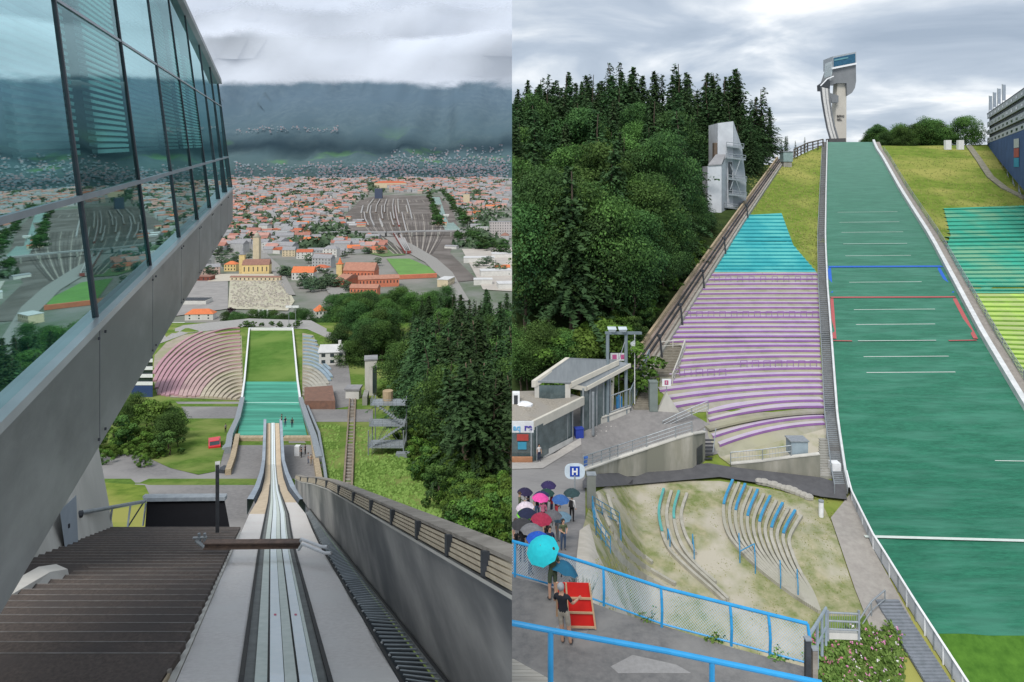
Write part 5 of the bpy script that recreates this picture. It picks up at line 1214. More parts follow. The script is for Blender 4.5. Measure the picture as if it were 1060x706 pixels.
# --- arena steps
stone = mat('step_concrete', (.42, .40, .35), (.28, .27, .22), scale=1.2, c3=(.33, .32, .26), s3=.3)
bluep = mat('bench_blue_paint', (.05, .27, .46), (.04, .2, .36), scale=1)
ar = thing('arena_steps', Gb(700, 600), 'curved concrete steps of the small arena, some topped with blue boards', 'steps')
def zz2(x, y): return (600 + x/3.123, 480 + y/3.123)
def arc(pts, blue):
    # smooth a few control points into a curve
    Q = [zz2(*p) for p in pts]; out = []
    for i in range(len(Q) - 1):
        a = Q[max(0, i-1)]; p = Q[i]; q = Q[i+1]; c = Q[min(len(Q)-1, i+2)]
        for k in range(5):
            t = k/5; out.append(tuple(.5*((2*p[j]) + (-a[j] + q[j])*t + (2*a[j] - 5*p[j] + 4*q[j] - c[j])*t*t + (-a[j] + 3*p[j] - 3*q[j] + c[j])*t**3) for j in (0, 1)))
    out.append(Q[-1]); P = [Gb(*q) for q in out]
    b = MB()
    for p, q in zip(P, P[1:]): b.bar(p - Vector((0, 0, .3)), q - Vector((0, 0, .3)), .27, .70)
    s = b.build('step', stone, ar)
    if blue:
        b = MB(); n = int(len(P)*blue)
        for p, q in zip(P[:n], P[1:n+1]): b.bar(p + Vector((0, 0, .42)), q + Vector((0, 0, .42)), .24, .1)
        b.build('seat_board', bluep if blue < .3 else mat('bench_green_paint', (.10, .36, .33), (.08, .28, .26)), s)
arc([(272, 95), (256, 175), (280, 270), (330, 330), (420, 410), (470, 455)], .32)
arc([(297, 98), (281, 175), (300, 262), (350, 325), (430, 400), (480, 450)], 0)
arc([(321, 102), (304, 175), (324, 262), (370, 330), (440, 395)], .3)
arc([(347, 106), (328, 175), (342, 240), (375, 300)], 0)
for k in range(12):
    t = k/11; x0 = 495 + 222*t; y0 = 66 + 112*t**1.25
    arc([(x0, y0), (466 + 212*t, 145 + 105*t), (475 + 214*t, 225 + 80*t), (520 + 195*t, 290 + 75*t), (600 + 150*t, 365 + 60*t), (700 + 75*t, 440 + 50*t)], (.22 if k % 2 == 0 else 0))
arc([(30, 110), (60, 200), (110, 290), (190, 360), (300, 420)], 0)
arc([(60, 110), (90, 200), (140, 280), (210, 340), (310, 400)], 0)
arc([(90, 112), (118, 195), (165, 270), (235, 330)], 0)
hr = 0
for (pts, l) in (([(285, 250), (292, 282)], 'beside the left curved steps, upper one'), ([(365, 268), (370, 320)], 'beside the left curved steps, lower one'), ([(515, 265), (518, 325), (565, 300), (568, 360)], 'at the left end of the big curved steps'), ([(648, 355), (650, 408)], 'in the middle of the big curved steps'), ([(703, 385), (706, 440)], 'at the right end of the big curved steps')):
    t = thing('handrail', Gb(*zz2(*pts[0])), 'short pale blue handrail ' + l, 'handrail')
    P = [Gb(*zz2(x, y)) for x, y in pts]
    for p in P: b = MB(); b.tube(p, p + Vector((0, 0, 1.1)), .05, 5); b.build('post', bluep, t)
    b = MB(); b.path([p + Vector((0, 0, 1.1)) for p in P], .05, 5); b.build('rail', bluep, t)
t = thing('arena_railing', Gb(612, 545), 'pale blue and grey railing beside the grey pillar box at the edge of the arena', 'railing')
for x0, y0, x1, y1 in ((613, 531, 641, 546), (613, 531, 617, 556), (641, 546, 643, 568), (617, 556, 632, 575)):
    b = MB(); p, q = Gb(x0, y0), Gb(x1, y1); 
    for h in (.4, .8, 1.2): b.tube(p + Vector((0, 0, h)), q + Vector((0, 0, h)), .026, 5)
    for k in range(4): s = p + (q - p)*k/3; b.tube(s, s + Vector((0, 0, 1.2)), .03, 5)
    b.build('rail_section', bluep, t)
p = Gb(612, 531) ; p = W(612, 531, 49); t = thing('pillar_box', p, 'tall grey metal pillar box standing at the left end of the arena', 'box')
b = MB(); b.cbox(p - Vector((0, 0, .5)), .62, .5, 3.3); b.build('casing', mat('grey_olive', (.20, .21, .19), (.15, .16, .14)), t)
b = MB(); b.cbox(p + Vector((0, 0, 2.81)), .68, .56, .08); b.build('cap', steel, t)
for k in range(11):
    x = 786 + 5.1*k; y = 501 + .9*k + .12*k*k*.6; p = Gb(x, y); b = MB(); s = R.uniform(.35, .5)
    b.sphere(p + Vector((0, 0, s*.5)), s*1.15, s, s*.8, 7, 5); tag(b.build('edge_stone', mat('boulder_pale', (.42, .40, .36), (.28, .27, .24), scale=1.5, coords='obj')), 'pale rough stone in the row edging the arena below the road', 'stone', 'pale stones edging the arena below the road')
p = Gb(850, 536); t = thing('bollard', p, 'white bollard post on the grass by the landing slope', 'bollard'); b = MB(); b.tube(p, p + Vector((0, 0, 1.5)), .22, 10); b.build('post', white, t); b = MB(); b.tube(p + Vector((0, 0, 1.51)), p + Vector((0, 0, 1.65)), .25, 10); b.build('cap', steel, t)

# --- retaining walls, railings, stairs
def railing(name, label, P, m, h=1.1, post=2.0, bars=(.35, .7, 1.1), infill=True, r=.035, cat='railing', infm=None):
    t = thing(name, P[0], label, cat)
    for hh in bars:
        b = MB(); b.path([p + Vector((0, 0, hh)) for p in P], r if hh < h else r*1.5, 6); b.build('rail', m, t)
    for p, q in zip(P, P[1:]):
        n = max(1, round((q - p).length/post))
        for k in range(n + (1 if q is P[-1] else 0)):
            s = p + (q - p)*k/n; b = MB(); b.tube(s, s + Vector((0, 0, h)), r*1.4, 6); b.build('post', m, t)
        if infill:
            b = MB(); n2 = int((q - p).length/.28)
            for k in range(n2): s = p + (q - p)*(k + .5)/max(1, n2); b.tube(s + Vector((0, 0, .1)), s + Vector((0, 0, h)), r*.35, 4)
            b.build('infill', infm or m, t)
    return t
def wallslab(name, label, top, bot, th=.5, m=concrete, cat='wall'):
    """a wall whose top and foot lines are given"""
    t = thing(name, bot[0], label, cat); b = MB(); back = Vector((0, th, 0))
    b.grid([bot, top, [p + back for p in top], [p + back for p in bot]]); b.add([bot[0], top[0], top[0] + back, bot[0] + back], [(0, 1, 2, 3)]); b.add([bot[-1], top[-1], top[-1] + back, bot[-1] + back], [(3, 2, 1, 0)])
    b.build('wall_face', m, t)
    b = MB(); 
    for p, q in zip(top, top[1:]): b.bar(p + back*.5 + Vector((0, 0, .003)), q + back*.5 + Vector((0, 0, .003)), th + .12, .12)
    b.build('coping', concrete_pale, t); return t
conc2 = mat('board_marked_concrete', (.40, .38, .33), (.27, .26, .21), scale=1.0, stretch=(1, 1, .25), c3=(.19, .19, .155), s3=.35, bump=.2)
bot = [Gb(x, y) for x, y in ((604, 493), (640, 493.5), (670, 492.5), (700, 490.5), (717, 488))]
def up(p, row): return Vector((p.x, p.y, (H - row)/F*p.y))
top = [up(p, r) for p, r in zip(bot, (488, 475, 465, 455, 450))]
wallslab('ramp_wall', 'board marked concrete retaining wall rising to the right under the ramp railing', top, bot, .5, conc2)
pb('ramp_deck', [(604, 488), (717, 450), (735, 440), (690, 424), (600, 440)], asphalt, .14)
railing('ramp_railing', 'grey blue railing on the rising concrete wall of the ramp', [p + Vector((0, .25, .12)) for p in top], steel, 1.15, 2.2, (.4, .78, 1.15))
bot2 = [Gb(717, 488), Gb(730, 477)]; top2 = [top[-1], up(Gb(730, 477), 448)]
wallslab('stair_side_wall', 'short return wall with a niche beside the little stair', top2, bot2, .4, conc2)
b = MB(); p = bot2[0] + (bot2[1] - bot2[0])*.3 + Vector((.02, -.03, .2)); q = bot2[0] + (bot2[1] - bot2[0])*.75 + Vector((.02, -.03, .2)); b.slab([p, q, q + Vector((0, 0, 1.9)), p + Vector((0, 0, 1.9))], (.02, -.03, 0)); tag(b.build('wall_door', darksteel), 'dark narrow door in the return wall beside the little stair', 'door')
top3 = [up(Gb(x, 440), r) for x, r in ((686, 446), (700, 439), (716, 432), (733, 425))]
railing('upper_railing', 'grey railing on the upper edge of the forecourt in front of the purple stand', top3, steel, 1.1, 1.6)
t = thing('little_stair', Gb(735, 477), 'small dark steel stair leading up to the purple stand', 'stair')
for k in range(6):
    p = Gb(729 + k*1.2, 478) + Vector((0, .25*k, .25 + .3*k)); b = MB(); b.box(p.x - .9, p.x + .9, p.y, p.y + .35, p.z, p.z + .06); b.build('tread', darksteel, t)
b = MB(); b.path([Gb(726, 478) + Vector((0, 0, 1.0)), Gb(726, 478) + Vector((.8, 1.6, 3.0))], .05, 5); b.path([Gb(738, 478) + Vector((0, 0, 1.0)), Gb(738, 478) + Vector((.8, 1.6, 3.0))], .05, 5); b.build('handrail', steel, t)
bot = [Gb(x, y) for x, y in ((757, 486), (790, 489), (820, 493), (849, 497))]; top = [up(p, r) for p, r in zip(bot, (481, 478, 474, 471))]
wallslab('road_wall', 'concrete retaining wall above the road, in front of the grassy bank', top, bot, .4, conc2)
railing('road_railing', 'thin railing on the concrete wall above the road', [p + Vector((0, .2, .12)) for p in top[:3]], steel, 1.1, 2.4, (.5, 1.1))
p = top[2] + Vector((1.0, 1.2, 0)); t = thing('service_kiosk', p, 'grey blue metal kiosk on the end of the concrete wall', 'kiosk'); b = MB(); b.cbox(p, 1.75, 1.4, 1.45); b.build('casing', mat('kiosk_bluegrey', (.30, .37, .41), (.24, .3, .34)), t); b = MB(); b.cbox(p + Vector((0, 0, 1.46)), 1.95, 1.6, .12); b.build('roof', steel, t)
t = thing('hill_stair', Gb(856, 495), 'concrete stair beside the dark walkway at the foot of the landing slope', 'stair')
for k in range(15):
    p = Gb(856, 496 - 2.7*k); b = MB(); b.box(p.x - .75, p.x + .55, p.y, p.y + .5, p.z - .1, p.z + .32); b.build('step', concrete, t)
p = Gb(864, 489); b = MB(); b.cbox(p + Vector((0, 0, .2)), .9, .9, .9); tag(b.build('white_box', white), 'small white box where the stair meets the road', 'box')

# --- inclined lift track through the trees
ft = thing('lift_track', Gb(660, 395), 'long brown inclined lift track climbing beside the grandstands to the crest', 'lift track')
FL = [(640, 397), (680, 341), (720, 284), (760, 228), (805, 166)]; FR = [(664, 400), (697, 348), (733, 290), (768, 234), (811, 169)]
def trk(t, f):   # f across, t along 0..1
    k = t*4; i = min(3, int(k)); u = k - i
    a = (FL[i][0] + (FL[i+1][0]-FL[i][0])*u, FL[i][1] + (FL[i+1][1]-FL[i][1])*u); c = (FR[i][0] + (FR[i+1][0]-FR[i][0])*u, FR[i][1] + (FR[i+1][1]-FR[i][1])*u)
    return Gb(a[0] + (c[0]-a[0])*f, a[1] + (c[1]-a[1])*f)
b = MB(); n = 40; b.grid([[trk(k/n, f) + Vector((0, 0, .5)) for k in range(n+1)] for f in (0, .33, .66, 1)]); b.build('bed', mat('track_bed_brown', (.24, .20, .165), (.13, .105, .085), scale=.9, c3=(.30, .24, .21), s3=.3), ft)
for f, w_, h_, m_ in ((0, .35, 1.1, wood), (.30, .22, .75, darksteel), (.55, .22, .75, darksteel), (.82, .3, .8, woodgrey), (1, .35, .6, concrete)):
    b = MB()
    for k in range(n): b.bar(trk(k/n, f), trk((k+1)/n, f), w_, h_)
    b.build('rail', m_, ft)
for k in range(5):
    p = trk(.14 + .16*k, 1.15); t = thing('lamp_post', p, 'dark short post on the stand side of the lift track, number %s from below' % ('one', 'two', 'three', 'four', 'five')[k], 'post')
    t['label'] = 'dark short post beside the lift track, ' + ('lowest, above the steps', 'second from below', 'middle one of the five', 'second from the top', 'topmost, by the turquoise rows')[k]
    b = MB(); b.tube(p, p + Vector((-.3, 0, 3.0)), .13, 6); b.build('pole', darksteel, t); b = MB(); b.cbox(p + Vector((-.35, 0, 2.9)), .5, .5, .35); b.build('lamp_head', darksteel, t)
p = Gb(814, 172); t = thing('lift_station', p, 'small glazed station cabin at the top of the inclined lift', 'cabin')
b = MB(); b.cbox(p + Vector((0, 0, 1.2)), 2.6, 2.4, 2.6); b.build('cabin', mat('cabin_glass', (.30, .40, .40), (.2, .28, .28), rough=.2), t); b = MB(); b.cbox(p + Vector((0, 0, 3.81)), 2.9, 2.7, .25); b.build('roof', steel, t)
b = MB(); b.cbox(p + Vector((0, 0, -1)), 2.2, 2, 2.19); b.build('base', concrete, t)
t = railing('crest_fence', 'dark timber fence on the crest left of the landing slope', [Gb(822, 164), Gb(836, 157), Gb(852, 153)], mat('dark_timber', (.10, .08, .06)), 2.6, 3.0, (.8, 1.7, 2.6), False, .13, 'fence')

# --- white lift building in the wood
p = Gb(752, 236); t = thing('lift_building', p, 'white clad angular building with steel balconies rising out of the dark trees', 'building')
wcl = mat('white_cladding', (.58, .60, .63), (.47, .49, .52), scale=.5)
def wb(pts, dep, nm, m): b = MB(); b.slab(pts, dep); return b.build(nm, m, t)
Yb = 150
wb([W(743, 240, Yb), W(759, 240, Yb), W(759, 125.5, Yb), W(743, 127.5, Yb)], (0, 7, 0), 'tall_volume', wcl)
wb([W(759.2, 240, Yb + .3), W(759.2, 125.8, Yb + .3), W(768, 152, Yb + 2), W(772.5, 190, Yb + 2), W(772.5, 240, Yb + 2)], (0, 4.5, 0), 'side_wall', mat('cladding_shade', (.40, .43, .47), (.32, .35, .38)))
lowv = wb([W(732.5, 240, Yb - 3), W(747, 240, Yb - 3), W(747, 171, Yb - 3), W(732.5, 172, Yb - 3)], (0, 4, 0), 'low_volume', wcl)
wb([W(733, 171.6, Yb - 3.2), W(747, 170.8, Yb - 3.2), W(751, 161, Yb - .6), W(741, 161, Yb - .6)], (0, 0, .25), 'roof', rgry)
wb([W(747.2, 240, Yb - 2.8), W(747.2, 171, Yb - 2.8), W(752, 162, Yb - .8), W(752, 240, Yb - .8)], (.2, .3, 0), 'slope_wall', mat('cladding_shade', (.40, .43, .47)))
for k, (x0, x1, y) in enumerate(((752, 770, 152), (752, 772, 164), (754, 773, 186), (754, 773, 202), (750, 764, 215))):
    bb_ = wb([W(x0, y, Yb - 2), W(x1, y + 2, Yb - 1), W(x1, y + 2, Yb + 1), W(x0, y, Yb)], (0, 0, .35), 'balcony', steel)
    b = MB(); b.tube(W(x0, y - 5, Yb - 2), W(x1, y - 3, Yb - 1), .08, 5); b.tube(W(x0, y - 2.5, Yb - 2), W(x1, y - .5, Yb - 1), .06, 5); b.tube(W(x0, y, Yb - 2), W(x0, y - 5, Yb - 2), .07, 5); b.tube(W(x1, y, Yb - 1), W(x1, y - 3, Yb - 1), .07, 5); b.build('handrail', steel, bb_)
for (x0, x1, y0, y1) in ((754, 758, 168, 200), (748.5, 751, 180, 206)):
    wb([W(x0, y1, Yb - .1), W(x1, y1, Yb - .1), W(x1, y0, Yb - .1), W(x0, y0, Yb - .1)], (0, .05, 0), 'window', glassdark)
b = MB(); b.tube(W(756, 170, Yb - 1.6), W(768, 204, Yb - 1.2), .12, 5); b.tube(W(768, 160, Yb - 1), W(756, 196, Yb - 1.6), .12, 5); b.build('brace', steel, t)
b = MB(); b.cbox(W(740.5, 171, Yb + 1), .9, 1.4, 5); b.build('chimney_shaft', mat('brown_panel', (.16, .12, .09)), t)

# --- the jump tower on the skyline
Yt = 330; tw = thing('jump_tower', W(870, 148, Yt), 'curved concrete ski jump tower with a glazed blue head above the landing slope', 'tower')
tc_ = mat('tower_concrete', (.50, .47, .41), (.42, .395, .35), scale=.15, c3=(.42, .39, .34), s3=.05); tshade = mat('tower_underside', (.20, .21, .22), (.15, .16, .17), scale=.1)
def tp(x, y, d=0): return W(x, y, Yt + d)
b = MB(); b.slab([tp(863, 158), tp(876.2, 158), tp(876.2, 80), tp(867.5, 80), tp(865.5, 110)], (0, 4.5, 0)); b.build('shaft', tc_, tw)
# head: a rounded hull from window front round to its keel
hull = [(862.5, 70.5), (886, 66), (886.3, 84), (885, 91), (882, 96), (877, 99.2), (876.4, 86), (866, 86), (858.5, 89), (858, 84)]
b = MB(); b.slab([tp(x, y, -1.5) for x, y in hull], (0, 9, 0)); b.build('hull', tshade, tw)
b = MB(); b.slab([tp(862, 58.4, -2.2), tp(886.3, 53.4, -2.2), tp(886.3, 66.2, -2.2), tp(862, 71, -2.2)], (0, 10, 0)); hd = b.build('head', mat('head_panel', (.34, .37, .40), (.28, .31, .34)), tw)
b = MB(); b.slab([tp(863, 60, -2.4), tp(885.4, 55.4, -2.4), tp(885.4, 64.8, -2.4), tp(863, 69.2, -2.4)], (0, .15, 0)); b.build('window_band', mat('head_glass', (.035, .12, .20), (.02, .08, .14), rough=.15), hd)
b = MB(); b.slab([tp(863.6, 61.6, -2.6), tp(878, 58.9, -2.6), tp(878, 60.3, -2.6), tp(863.6, 63.1, -2.6)], (0, .1, 0)); b.build('light_strip', mat('head_strip', (.14, .32, .36)), hd)
b = MB(); b.slab([tp(861.6, 69.8, -2.7), tp(886.8, 64.8, -2.7), tp(886.8, 66.6, -2.7), tp(861.6, 71.6, -2.7)], (0, 3, 0)); b.build('sill', white, hd)
b = MB(); b.slab([tp(859.5, 84, -1.6), tp(862.4, 71, -1.6), tp(862.4, 58.6, -1.6), tp(860.8, 66, -1.6)], (0, 7, 0)); b.build('side_glass', mat('head_side', (.42, .48, .5), rough=.3), hd)
b = MB(); b.slab([tp(849.5, 87.5, -3), tp(857, 82, -3), tp(859.5, 84, -3), tp(859, 94, -3), tp(849.8, 93.5, -3)], (0, 4, 0)); b.build('start_platform', darksteel, tw)
b = MB(); b.path([tp(849.4, 89, -3.2), tp(856.5, 81.6, -3.2), tp(863, 79, -3.2)], .3, 5); b.build('start_rail', white, tw)
RL = [(849.6, 90), (851, 103), (853.5, 118), (856.5, 133), (860, 145), (862, 150)]; RR_ = [(858.6, 92), (859.5, 104), (861.5, 118), (864, 130), (867.5, 142), (870, 150)]
def ribbon(f0, f1, dy, m, nm, th=.8):
    b = MB(); A = [tp(a[0] + (c[0]-a[0])*f0, a[1] + (c[1]-a[1])*f0, dy - 3*i) for i, (a, c) in enumerate(zip(RL, RR_))]; B2 = [tp(a[0] + (c[0]-a[0])*f1, a[1] + (c[1]-a[1])*f1, dy - 3*i) for i, (a, c) in enumerate(zip(RL, RR_))]
    b.grid([A, B2]); b.grid([[p + Vector((0, th, 0)) for p in A], A]); b.grid([B2, [p + Vector((0, th, 0)) for p in B2]]); b.build(nm, m, tw)
ribbon(0, 1, -4, mat('ramp_surface', (.50, .50, .49), (.4, .4, .39)), 'inrun_surface'); ribbon(-.03, .12, -4.6, darksteel, 'inrun_side'); ribbon(.88, 1.05, -4.6, mat('ramp_side_dark', (.14, .15, .16)), 'inrun_side'); ribbon(.5, .56, -4.4, mat('ramp_line', (.25, .26, .27)), 'inrun_groove')
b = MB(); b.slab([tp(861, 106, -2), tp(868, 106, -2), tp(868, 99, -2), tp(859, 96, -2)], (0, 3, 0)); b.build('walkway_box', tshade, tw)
b = MB(); b.slab([tp(858, 143.5, -26), tp(875.5, 143, -26), tp(876, 150, -26), tp(859, 150, -26)], (0, 3, 0)); b.build('foot_building', mat('dark_base', (.08, .08, .08)), tw)
for s_, yy in (('BERG', 121.4), ('ISEL', 125.0)):
    c_ = bpy.data.curves.new('lettering', 'FONT'); c_.body = s_; c_.size = 1.55; c_.extrude = .05; c_.offset = .015
    o = bpy.data.objects.new('lettering', c_); C.objects.link(o); bpy.context.view_layer.update(); me = bpy.data.meshes.new_from_object(o.evaluated_get(bpy.context.evaluated_depsgraph_get())); bpy.data.objects.remove(o)
    o = bpy.data.objects.new('lettering', me); C.objects.link(o); o.data.materials.clear(); o.data.materials.append(black); o.parent = tw; o.location = tp(866.2, yy, -.25) - tw.location; o.rotation_euler = (math.pi/2, 0, 0)

# --- judges' tower right
Yl, Yr = 213, 118
def JT(u, z): # u 0..1 along facade, left far to right near
    x0, y0 = (1022 - CX)/F*Yl, Yl; x1 = (1100 - CX)/F*Yr; return Vector((x0 + (x1 - x0)*u, y0 + (Yr - y0)*u, z))
jt = thing('judge_tower', JT(0, 5), 'stepped judges building with white balcony bands above a blue base, by the right meadow', 'building')
zt_ = (H - 119)/F*Yl
b = MB(); b.slab([JT(0, 10.3), JT(1, -10.3), JT(1, zt_ - 9), JT(0, zt_ - 9)], (5, 3.5, 0)); b.build('base', mat('blue_banner', (.07, .13, .30), (.05, .095, .22), scale=.3), jt)
for k in range(9):
    u = .3 + .085*k; zb = 10.3 - 20.6*u; b = MB(); b.tube(JT(u, zb) + Vector((.4, .3, 0)), JT(u, zb - 9) + Vector((.4, .3, 0)), .12, 5); b.tube(JT(u, zb - 1) + Vector((.4, .3, 0)), JT(min(1, u + .085), zb - 6) + Vector((.4, .3, 0)), .08, 5); b.build('scaffold_leg', steel, jt)
b = MB(); b.slab([JT(0.01, zt_ - 9.5) + Vector((1.2, 1, 0)), JT(1, zt_ - 9.5) + Vector((1.2, 1, 0)), JT(1, zt_ + .2) + Vector((1.2, 1, 0)), JT(0.01, zt_ + .2) + Vector((1.2, 1, 0))], (4, 3, 0)); b.build('body', mat('judge_body', (.13, .14, .17)), jt)
for k in range(4):
    z = zt_ - 8.9 + 2.55*k; b = MB(); b.slab([JT(0, z), JT(1, z), JT(1, z + 1.45), JT(0, z + 1.45)], (.5, .35, 0)); g_ = b.build('gallery_band', mat('gallery_white', (.52, .54, .58), (.44, .46, .5)), jt)
    for j in range(14):
        u = (j + .5)/14; b = MB(); b.slab([JT(u - .012, z + .35) - Vector((.12, .09, 0)), JT(u + .012, z + .35) - Vector((.12, .09, 0)), JT(u + .012, z + .95) - Vector((.12, .09, 0)), JT(u - .012, z + .95) - Vector((.12, .09, 0))], (.05, .04, 0)); b.build('opening', glassdark, g_)
b = MB(); b.slab([JT(-.01, zt_ + .2), JT(1, zt_ + .2), JT(1, zt_ + .2) + Vector((5, 4, 0)), JT(-.01, zt_ + .2) + Vector((5, 4, 0))], (0, 0, .35)); b.build('roof', darksteel, jt)
for k in range(3):
    u = .50
    b = MB(); b.slab([JT(u, zt_ - 17.2 + 2.3*k), JT(u + .07, zt_ - 17.3 + 2.3*k), JT(u + .07, zt_ - 15.2 + 2.3*k), JT(u, zt_ - 15.0 + 2.3*k)], (-.25, -.2, 0)); b.build('banner_panel', mat(('banner_sky', 'banner_red', 'banner_white')[k], ((.05, .35, .55), (.5, .12, .1), (.6, .62, .62))[k]), jt)
for k, x in enumerate((1024, 1033, 1043, 1053)):
    u = (0.02, .11, .2, .29)[k]; p = JT(u, zt_ + .5) + Vector((1, 1, 0)); t = thing('flag', p, 'tall narrow grey banner flag on the roof of the judges building, %s' % ('leftmost', 'second from left', 'third from left', 'rightmost')[k], 'flag')
    b = MB(); b.tube(p, p + Vector((0, 0, 5.5)), .1, 5); b.build('pole', steel, t); b = MB(); b.slab([p + Vector((.1, 0, 1)), p + Vector((1.3, .5, 1)), p + Vector((1.3, .5, 5.4)), p + Vector((.1, 0, 5.4))], (.02, -.03, 0)); b.build('cloth', mat('flag_grey', (.33, .37, .43), (.25, .29, .35)), t)
# ------------------------------------------------------------------ forecourt buildings
def prism(t, nm, m, pts, dep): b = MB(); b.slab(pts, dep); return b.build(nm, m, t)
zinc = mat('zinc_roof', (.26, .285, .30), (.21, .23, .245), scale=.8, stretch=(4, .4, 1), rough=.5)
gravel = mat('gravel_roof', (.34, .31, .26), (.21, .19, .16), scale=5, c3=(.27, .25, .22), s3=.5)
fascia = mat('fascia_cream', (.56, .53, .46), (.48, .46, .4), scale=1)
gls = mat('shop_glass', (.11, .15, .155), (.05, .075, .08), rough=.12, scale=.9, spec=.9)
def U(px, row, rowg):       # point above the ground spot (px,rowg) that shows at height row
    g = Gb(px, rowg); return up(g, row)
# upper building with the pitched zinc roof
t = thing('ticket_building', Gb(585, 455), 'forecourt building with two sloping grey zinc roofs and glazed entrance', 'building')
A, B2, Cc, D = U(555, 396, 458), U(590, 372, 448), U(640, 374, 432), U(591, 397, 450)
prism(t, 'roof', zinc, [A, D, Cc, B2], (0, 0, .18))
prism(t, 'fascia', fascia, [A + Vector((-.05, -.05, -.5)), B2 + Vector((-.05, 0, -.5)), B2 + Vector((-.05, 0, .22)), A + Vector((-.05, -.05, .22))], (-.45, 0, 0))
prism(t, 'fascia', fascia, [D + Vector((0, -.05, -.35)), Cc + Vector((0, -.05, -.35)), Cc + Vector((0, -.05, .2)), D + Vector((0, -.05, .2))], (.05, -.25, 0))
prism(t, 'wall', concrete_pale, [U(553.5, 458, 458), U(558, 458, 457), U(558, 397, 457), U(553.5, 397, 458)], (0, .6, 0))
prism(t, 'wall', concrete_pale, [U(585, 450, 451), U(590.5, 450, 450), U(590.5, 398, 450), U(585, 398, 451)], (0, .6, 0))
prism(t, 'glazing', gls, [U(558, 457, 457), U(585, 450, 451), U(585, 399, 451), U(558, 399, 457)], (0, .1, 0))
E1, E2, E3, E4 = U(590, 399, 450), U(607, 402, 447), U(652, 378, 428), U(637, 375, 431)
prism(t, 'porch_roof', zinc, [E1, E2, E3, E4], (0, 0, .2))
prism(t, 'fascia', fascia, [E2 + Vector((0, -.02, -.2)), E3 + Vector((0, -.02, -.2)), E3 + Vector((0, -.02, .22)), E2 + Vector((0, -.02, .22))], (.1, -.15, 0))
prism(t, 'fascia', fascia, [E1 + Vector((0, -.1, -.25)), E2 + Vector((0, -.1, -.25)), E2 + Vector((0, -.1, .22)), E1 + Vector((0, -.1, .22))], (0, -.12, 0))
prism(t, 'glazing', gls, [U(603, 448, 448), U(632, 434, 434), U(632, 388, 434), U(603, 402, 448)], (-.2, .3, 0))
for x, rg in ((603, 448), (610, 444.6), (617, 441), (624, 437.5), (631, 434)):
    b = MB(); g = Gb(x, rg) + Vector((.05, -.15, 0)); b.tube(g, up(g, interp([(603, 402), (632, 388)], x)), .1, 6); b.build('frame', steel, t)
b = MB(); g = Gb(610, 447); b.tube(g + Vector((.3, -1, 0)), up(g, 403) + Vector((.3, -1, 0)), .16, 8); b.build('column', steel, t)
prism(t, 'wall', mat('wall_cream', (.56, .53, .44), (.48, .45, .38)), [U(630.5, 431, 432), U(634.5, 430, 431), U(636, 388, 431), U(632.5, 390, 432)], (0, .8, 0))
p = Gb(599, 452) + Vector((0, -.2, 0)); b = MB(); b.cbox(p, .9, .7, .95, .2); b.cbox(p + Vector((0, 0, .97)), .98, .78, .1, .2); tag(b.build('waste_bin', mat('bin_blue', (.03, .06, .35))), 'dark blue bin under the porch of the ticket building', 'bin')
# flat gravel roofed shop
t = thing('shop_building', Gb(560, 478), 'long low shop with gravel roof, cream fascia and glass front facing the forecourt', 'shop')
a, c, d, e = U(522, 439, 478), U(553, 439, 478), U(605, 413.5, 450), U(585, 411, 450)
prism(t, 'roof', gravel, [a + Vector((0, .4, .05)), c + Vector((-.1, .4, .05)), d, e + Vector((-.5, 2, 0)), U(522, 412, 466) + Vector((0, 1, .2))], (0, 0, .16))
prism(t, 'fascia', fascia, [c + Vector((0, 0, -.6)), d + Vector((0, 0, -.6)), d + Vector((0, 0, .3)), c + Vector((0, 0, .3))], (-.25, .2, 0))
sg = prism(t, 'sign_board', mat('sign_white', (.68, .70, .72)), [a + Vector((0, -.02, -.85)), c + Vector((-.06, -.02, -.85)), c + Vector((-.06, -.02, .28)), a + Vector((0, -.02, .28))], (0, .12, 0))
def text(parent, s, loc, size, m, rz=0, ext=.02, name='lettering', rx=math.pi/2, bold=0):
    c_ = bpy.data.curves.new(name, 'FONT'); c_.body = s; c_.size = size; c_.extrude = ext; c_.offset = bold
    o = bpy.data.objects.new(name, c_); C.objects.link(o); bpy.context.view_layer.update(); me = bpy.data.meshes.new_from_object(o.evaluated_get(bpy.context.evaluated_depsgraph_get())); bpy.data.objects.remove(o)
    me.materials.clear(); me.materials.append(m); o = bpy.data.objects.new(name, me); C.objects.link(o); o.parent = parent; o.rotation_euler = (rx, 0, rz); o.location = Vector(loc) - wloc(parent); return o
text(sg, 'aq', a + Vector((.88, -.06, -.60)), .82, mat('letter_lightblue', (.15, .42, .68)), bold=.02)
text(sg, 're', c + Vector((-1.0, -.06, -.60)), .9, mat('letter_violetblue', (.07, .05, .35)), bold=.03)
prism(t, 'side_glazing', gls, [U(554, 477, 478), U(592, 456, 456), U(592, 422, 456), U(554, 442.5, 478)], (-.3, .3, 0))
for k in range(8):
    x = 555 + 5.3*k; rg = 477.5 - 21.5*k/7; b = MB(); g = Gb(x, rg) + Vector((.06, -.12, 0)); b.tube(g, up(g, 442 - 20*k/7), .06, 6); b.build('frame', steel, t)
prism(t, 'plinth', mat('plinth_white', (.58, .58, .56)), [U(563, 474, 474.5), U(593, 457, 457), U(593, 452, 457), U(563, 467, 474.5)], (-.1, -.12, 0))
prism(t, 'front_glazing', gls, [U(520, 477, 478), U(553, 477, 478), U(553, 448, 478), U(520, 448, 478)], (0, .2, 0))
